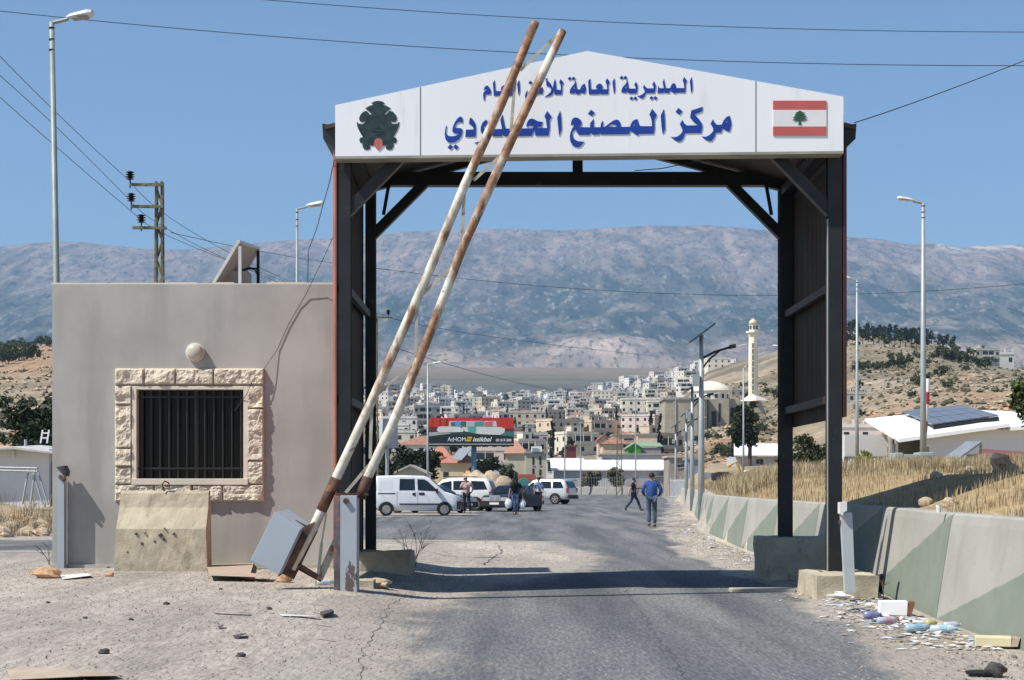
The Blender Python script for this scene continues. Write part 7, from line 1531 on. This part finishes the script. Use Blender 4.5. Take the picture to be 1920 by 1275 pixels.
bottle(1746, 1178, .5, .16, .045, (.50, .47, .16), (.42, .40, .15), 'squat yellow bottle in the rubbish'); bottle(1837, 1214, .9, .14, .045, (.03, .30, .12), (.03, .25, .1), 'small green bottle in the rubbish near the picture edge'); bottle(1665, 1172, .3, .28, .045, (.45, .48, .62), (.6, .12, .12), 'clear bottle with red cap under the white carton'); bottle(1785, 1182, -.1, .2, .045, (.46, .47, .55), (.35, .36, .5), 'crushed lilac bottle against the large barrier')
def carton(px, py, w, d, h, rz, m, label, open_=False):
    x, y, z = at(px, py); t = thing('carton', label, 'carton', (x, y, z)); c, s = math.cos(rz), math.sin(rz); ax, ay = Vector((c, s, 0)), Vector((-s, c, 0))
    o = MB().obox((x, y + d / 2, z + h / 2 + .02), ax * w / 2, ay * d / 2, Vector((.06, 0, 1)) * h / 2).build('box', m, t, bevel=.006)
    MB().obox(Vector((x, y + d / 2, z + h / 2 + .02)) + ax * (w / 2 + .03), ax * .03, ay * d / 2.1, Vector((.3, 0, 1)) * h / 2.2).build('flap', M['cardboard'] if not open_ else mat('brown inner carton', (.20, .09, .05), .9), t)
carton(1678, 1158, .29, .22, .15, -.12, mat('white carton board', (.80, .80, .79), .7, 0, .04, 4), 'white carton with brown open end lying in the rubbish', True); carton(1868, 1217, .30, .2, .08, -.25, mat('cream carton board', (.66, .58, .38), .8), 'flattened cream carton near the right picture edge')
x, y, z = at(1842, 1268); pl = MB().lathe((x, y, z + .015), [(.03, 0), (.115, .0), (.125, .02), (.115, .022), (.03, .012)], 22).build('black_disc', M['black'], loc=(x, y, z)); tag(pl, 'shallow black plastic lid on the dust near the right corner', 'lid')
x, y, z = at(1866, 1270); cn = MB().rock((x, y, z + .05), (.075, .06, .06), 77, 0, 9, 12, .25).build('dark_can', M['rock_dark'], loc=(x, y, z)); tag(cn, 'crushed dark can right of the black lid', 'can')
x, y, z = at(1650, 1112); bgb = MB().rock((x + .05, y, z + .12), (.15, .12, .13), 78, 0, 12, 14, .4).build('black_bag', mat('black bin bag', (.015, .015, .016), .3, 0, .2, 8, .6, 25, .03), loc=(x, y, z)); tag(bgb, 'crumpled black bag between catch post and barrier', 'bag')
x, y, z = at(1570, 1124); pb = MB().rock((x, y, z + .05), (.24, .14, .07), 79, 0, 12, 14, .45).build('white_bag', M['plastic'], loc=(x, y, z)); pb.color = (.95, .93, .92, 1); tag(pb, 'crumpled white bag at the foot of the grey catch post', 'bag')
COLR = [((.82, .82, .82), 'white'), ((.8, .77, .70), 'cream'), ((.62, .70, .80), 'pale blue'), ((.78, .66, .60), 'pinkish'), ((.5, .48, .43), 'grey'), ((.55, .45, .32), 'brown'), ((.36, .42, .60), 'dull blue'), ((.5, .47, .42), 'grey'), ((1, 1, 1), 'white'), ((.95, .93, .9), 'white')]
SCR = []
rs = random.Random(88)
for k in range(6):
    m_ = MB(); n_ = 5 + k % 3; pts = [(math.cos(i * 6.28 / n_) * rs.uniform(.5, 1), math.sin(i * 6.28 / n_) * rs.uniform(.35, .8), rs.uniform(0, .5)) for i in range(n_)]
    m_.add(pts + [(0, 0, .3)] + [(a, b, c - .06) for a, b, c in pts] + [(0, 0, .22)], [(i, (i + 1) % n_, n_) for i in range(n_)] + [(n_ + 1 + (i + 1) % n_, n_ + 1 + i, 2 * n_ + 1) for i in range(n_)] + [(i, n_ + 1 + i, n_ + 1 + (i + 1) % n_, (i + 1) % n_) for i in range(n_)])
    SCR.append(m_.build('litter_scrap', M['paper' if k % 2 else 'plastic']))
for k in range(290):
    if k < 150 or k >= 230: Y = rs.choice([rs.uniform(14.5, 22), rs.uniform(16, 21.5), rs.uniform(16, 21.5), rs.uniform(26, 34), rs.uniform(34, 60)]) if k < 150 else rs.uniform(15, 22); x = float(wallx(Y)) - .2 - abs(rs.gauss(.1, .38)) - .03
    elif k < 185: Y = rs.uniform(60, 130); x = float(wallx(Y)) - .4 - abs(rs.gauss(0, .5))
    elif k < 215: Y = rs.uniform(19.6, 22); x = 4.4 + rs.gauss(.05, .25) - .15
    else: Y = rs.uniform(20, 25.6); x = rs.uniform(-7.2, -2.2); Y = 25.9 - abs(rs.gauss(0, .5))
    s = rs.uniform(.03, .105) * (1.3 if Y > 30 else 1); (c, cn_) = rs.choice(COLR); o = SCR[k] if k < 6 else dup(SCR[k % 6]); o.scale = (s, s, s * rs.uniform(.4, .9)); o.location = (x, Y, gz(x, Y) + .008); o.rotation_euler = (0, 0, rs.uniform(0, 6.28)); o.color = (*c, 1)
    wh = 'in front of the booth' if 215 <= k < 230 else 'heaped around the catch post foot' if 185 <= k < 215 else 'along the far plain barriers' if Y > 60 else 'between the gate and the blue jacket man' if Y > 25 else 'along the foot of the nearest barriers'
    tag(o, f'{cn_} scrap of litter {wh}', 'litter', 'scraps of litter along the barriers')
# uncountable: gravel on the forecourt and crumbs along the barriers
def gravel(name, X, Y, smin, smax, m, seed, label, pk=.8):
    gg = np.random.default_rng(seed); n = len(X); s = smin + (smax - smin) * gg.random(n) ** 3; Z = zfun(X, Y) + s * .25 + .006; base = np.array([(1, 0, 0), (0, 1, 0), (-1, 0, 0), (0, -1, 0), (0, 0, pk), (0, 0, -.6 * pk)], float)
    off = base[None] * s[:, None, None] * (.6 + .7 * gg.random((n, 6, 1))); a = gg.random(n) * 6.28; c, sn = np.cos(a), np.sin(a); ox = off[..., 0] * c[:, None] - off[..., 1] * sn[:, None]; oy = off[..., 0] * sn[:, None] + off[..., 1] * c[:, None]
    V = np.stack([ox + X[:, None], oy + Y[:, None], off[..., 2] + Z[:, None]], -1).reshape(-1, 3); F = np.array([(0, 1, 4), (1, 2, 4), (2, 3, 4), (3, 0, 4), (1, 0, 5), (2, 1, 5), (3, 2, 5), (0, 3, 5)]); F = (F[None] + 6 * np.arange(n)[:, None, None]).reshape(-1, 3)
    mb = MB(); mb.v = list(map(tuple, V.tolist())); mb.f = list(map(tuple, F.tolist())); mb.m = [0] * len(mb.f); o = mb.build(name, m, loc=(0, 18, 0)); tag(o, label, 'gravel', kind='stuff')
GRV = mat('mixed grey gravel', (.30, .27, .235), .95, 0, .55, 9, col2=(.10, .095, .09), c2=(.56, .6), s2=5)
n = 16000; Yg = 10 + 17 * g.random(n) ** 1.2; Xg = -8.5 + 7.8 * g.random(n) + np.where(Yg > 20, 0, 0); k_ = (asphalt(Xg, Yg) < .5) & ((Yg < 26.4) | (Xg < -7.3)); gravel('gravel', Xg[k_], Yg[k_], .003, .013, GRV, 3, 'fine grey gravel scattered over the dusty forecourt')
n = 7000; Yg = 11 + 50 * g.random(n) ** 1.3; Xg = wallx(Yg) - .2 - np.abs(g.normal(0, .5, n)); gravel('gravel', Xg, Yg, .004, .018, GRV, 4, 'grit and crumbs swept along the foot of the barriers')
n = 1500; Yg = 26 + 40 * g.random(n); Xg = -4 + 9 * g.random(n); gravel('gravel', Xg, Yg, .006, .022, GRV, 5, 'loose grit lying on the road beyond the gate')
for nm_, c_, sd in (('white', (.72, .72, .71), 21), ('grey', (.40, .39, .37), 22), ('brown', (.36, .28, .19), 23), ('blue', (.42, .50, .62), 24)):
    n = {'white': 900, 'grey': 900, 'brown': 900, 'blue': 220}[nm_]; Yg = np.where(g.random(n) < .6, 14.4 + 7.5 * g.random(n), 25 + 30 * g.random(n) ** 1.4); Xg = wallx(Yg) - .16 - np.abs(g.normal(.10, .36, n))
    m_ = mat(nm_ + ' litter flakes', c_, .8, 0, .25, 12); gravel('litter', Xg, Yg, .012, .055, m_, sd, nm_ + ' crumbs and torn flakes of rubbish along the barriers', .16)
n = 6500; pxg = np.where(g.random(n) < .55, g.uniform(1215, 1475, n), g.uniform(1585, 1940, n)); Yg = np.where(pxg < 1500, g.uniform(215, 640, n), g.uniform(118, 640, n)); Xg = (pxg - 960) / FPX * Yg
gravel('slope_rubble', Xg, Yg, .08, .62, M['rock_tan'], 31, 'pale rubble and stones strewn over the right hillsides', .42)
k_ = g.random(n) < .7; gravel('slope_scrub', Xg[k_] + 2.1, Yg[k_] + 3.3, .12, .7, mat('dry dark scrub', (.085, .08, .045), .95, 0, .4, 2), 32, 'low dark dry scrub dotted over the right hillsides', .8)
n = 1800; pxg = g.uniform(-70, 112, n); Yg = 66 + 540 * g.random(n) ** 1.5; Xg = (pxg - 960) / FPX * Yg
gravel('slope_rubble', Xg, Yg, .06, .55, M['rock_tan'], 33, 'pale rubble on the slope left of the booth', .6); gravel('slope_scrub', Xg[::2] + 1, Yg[::2] + 2, .1, .7, _MC['dry dark scrub'], 34, 'low dry scrub on the slope left of the booth', .8)
# dry shrub inside the gate
def twigs(px, py, H, n, seed, label):
    x, y, z = at(px, py); t = thing('dry_shrub', label, 'shrub', (x, y, z)); q = random.Random(seed); mb = MB()
    def br(p, d, L, r0, lv):
        pts = [p]
        for i in range(4): d = (d + Vector((q.gauss(0, .16), q.gauss(0, .16), q.gauss(.02, .1)))).normalized(); pts.append(pts[-1] + d * L / 4)
        mb.tube(pts, [r0, r0 * .85, r0 * .7, r0 * .55, r0 * .3], 4)
        if lv:
            for k in range(4): i = q.randint(1, 4); br(pts[i], (d + Vector((q.gauss(0, .7), q.gauss(0, .7), q.gauss(.1, .3)))).normalized(), L * q.uniform(.35, .6), r0 * .5, lv - 1)
    for k in range(n): br(Vector((x + q.gauss(0, .08), y + q.gauss(0, .08), z - .02)), Vector((q.gauss(0, .4), q.gauss(0, .3), 1)).normalized(), H * q.uniform(.6, 1), .008, 2)
    mb.build('branches', M['twig'], t)
twigs(778, 1062, .62, 5, 3, 'bare dry shrub growing in the gate beside the left footing'); twigs(95, 1058, .45, 3, 6, 'small bare twigs at the left corner of the booth'); twigs(1668, 1134, .55, 2, 9, 'thin dry weed stalks in front of the large painted barrier')
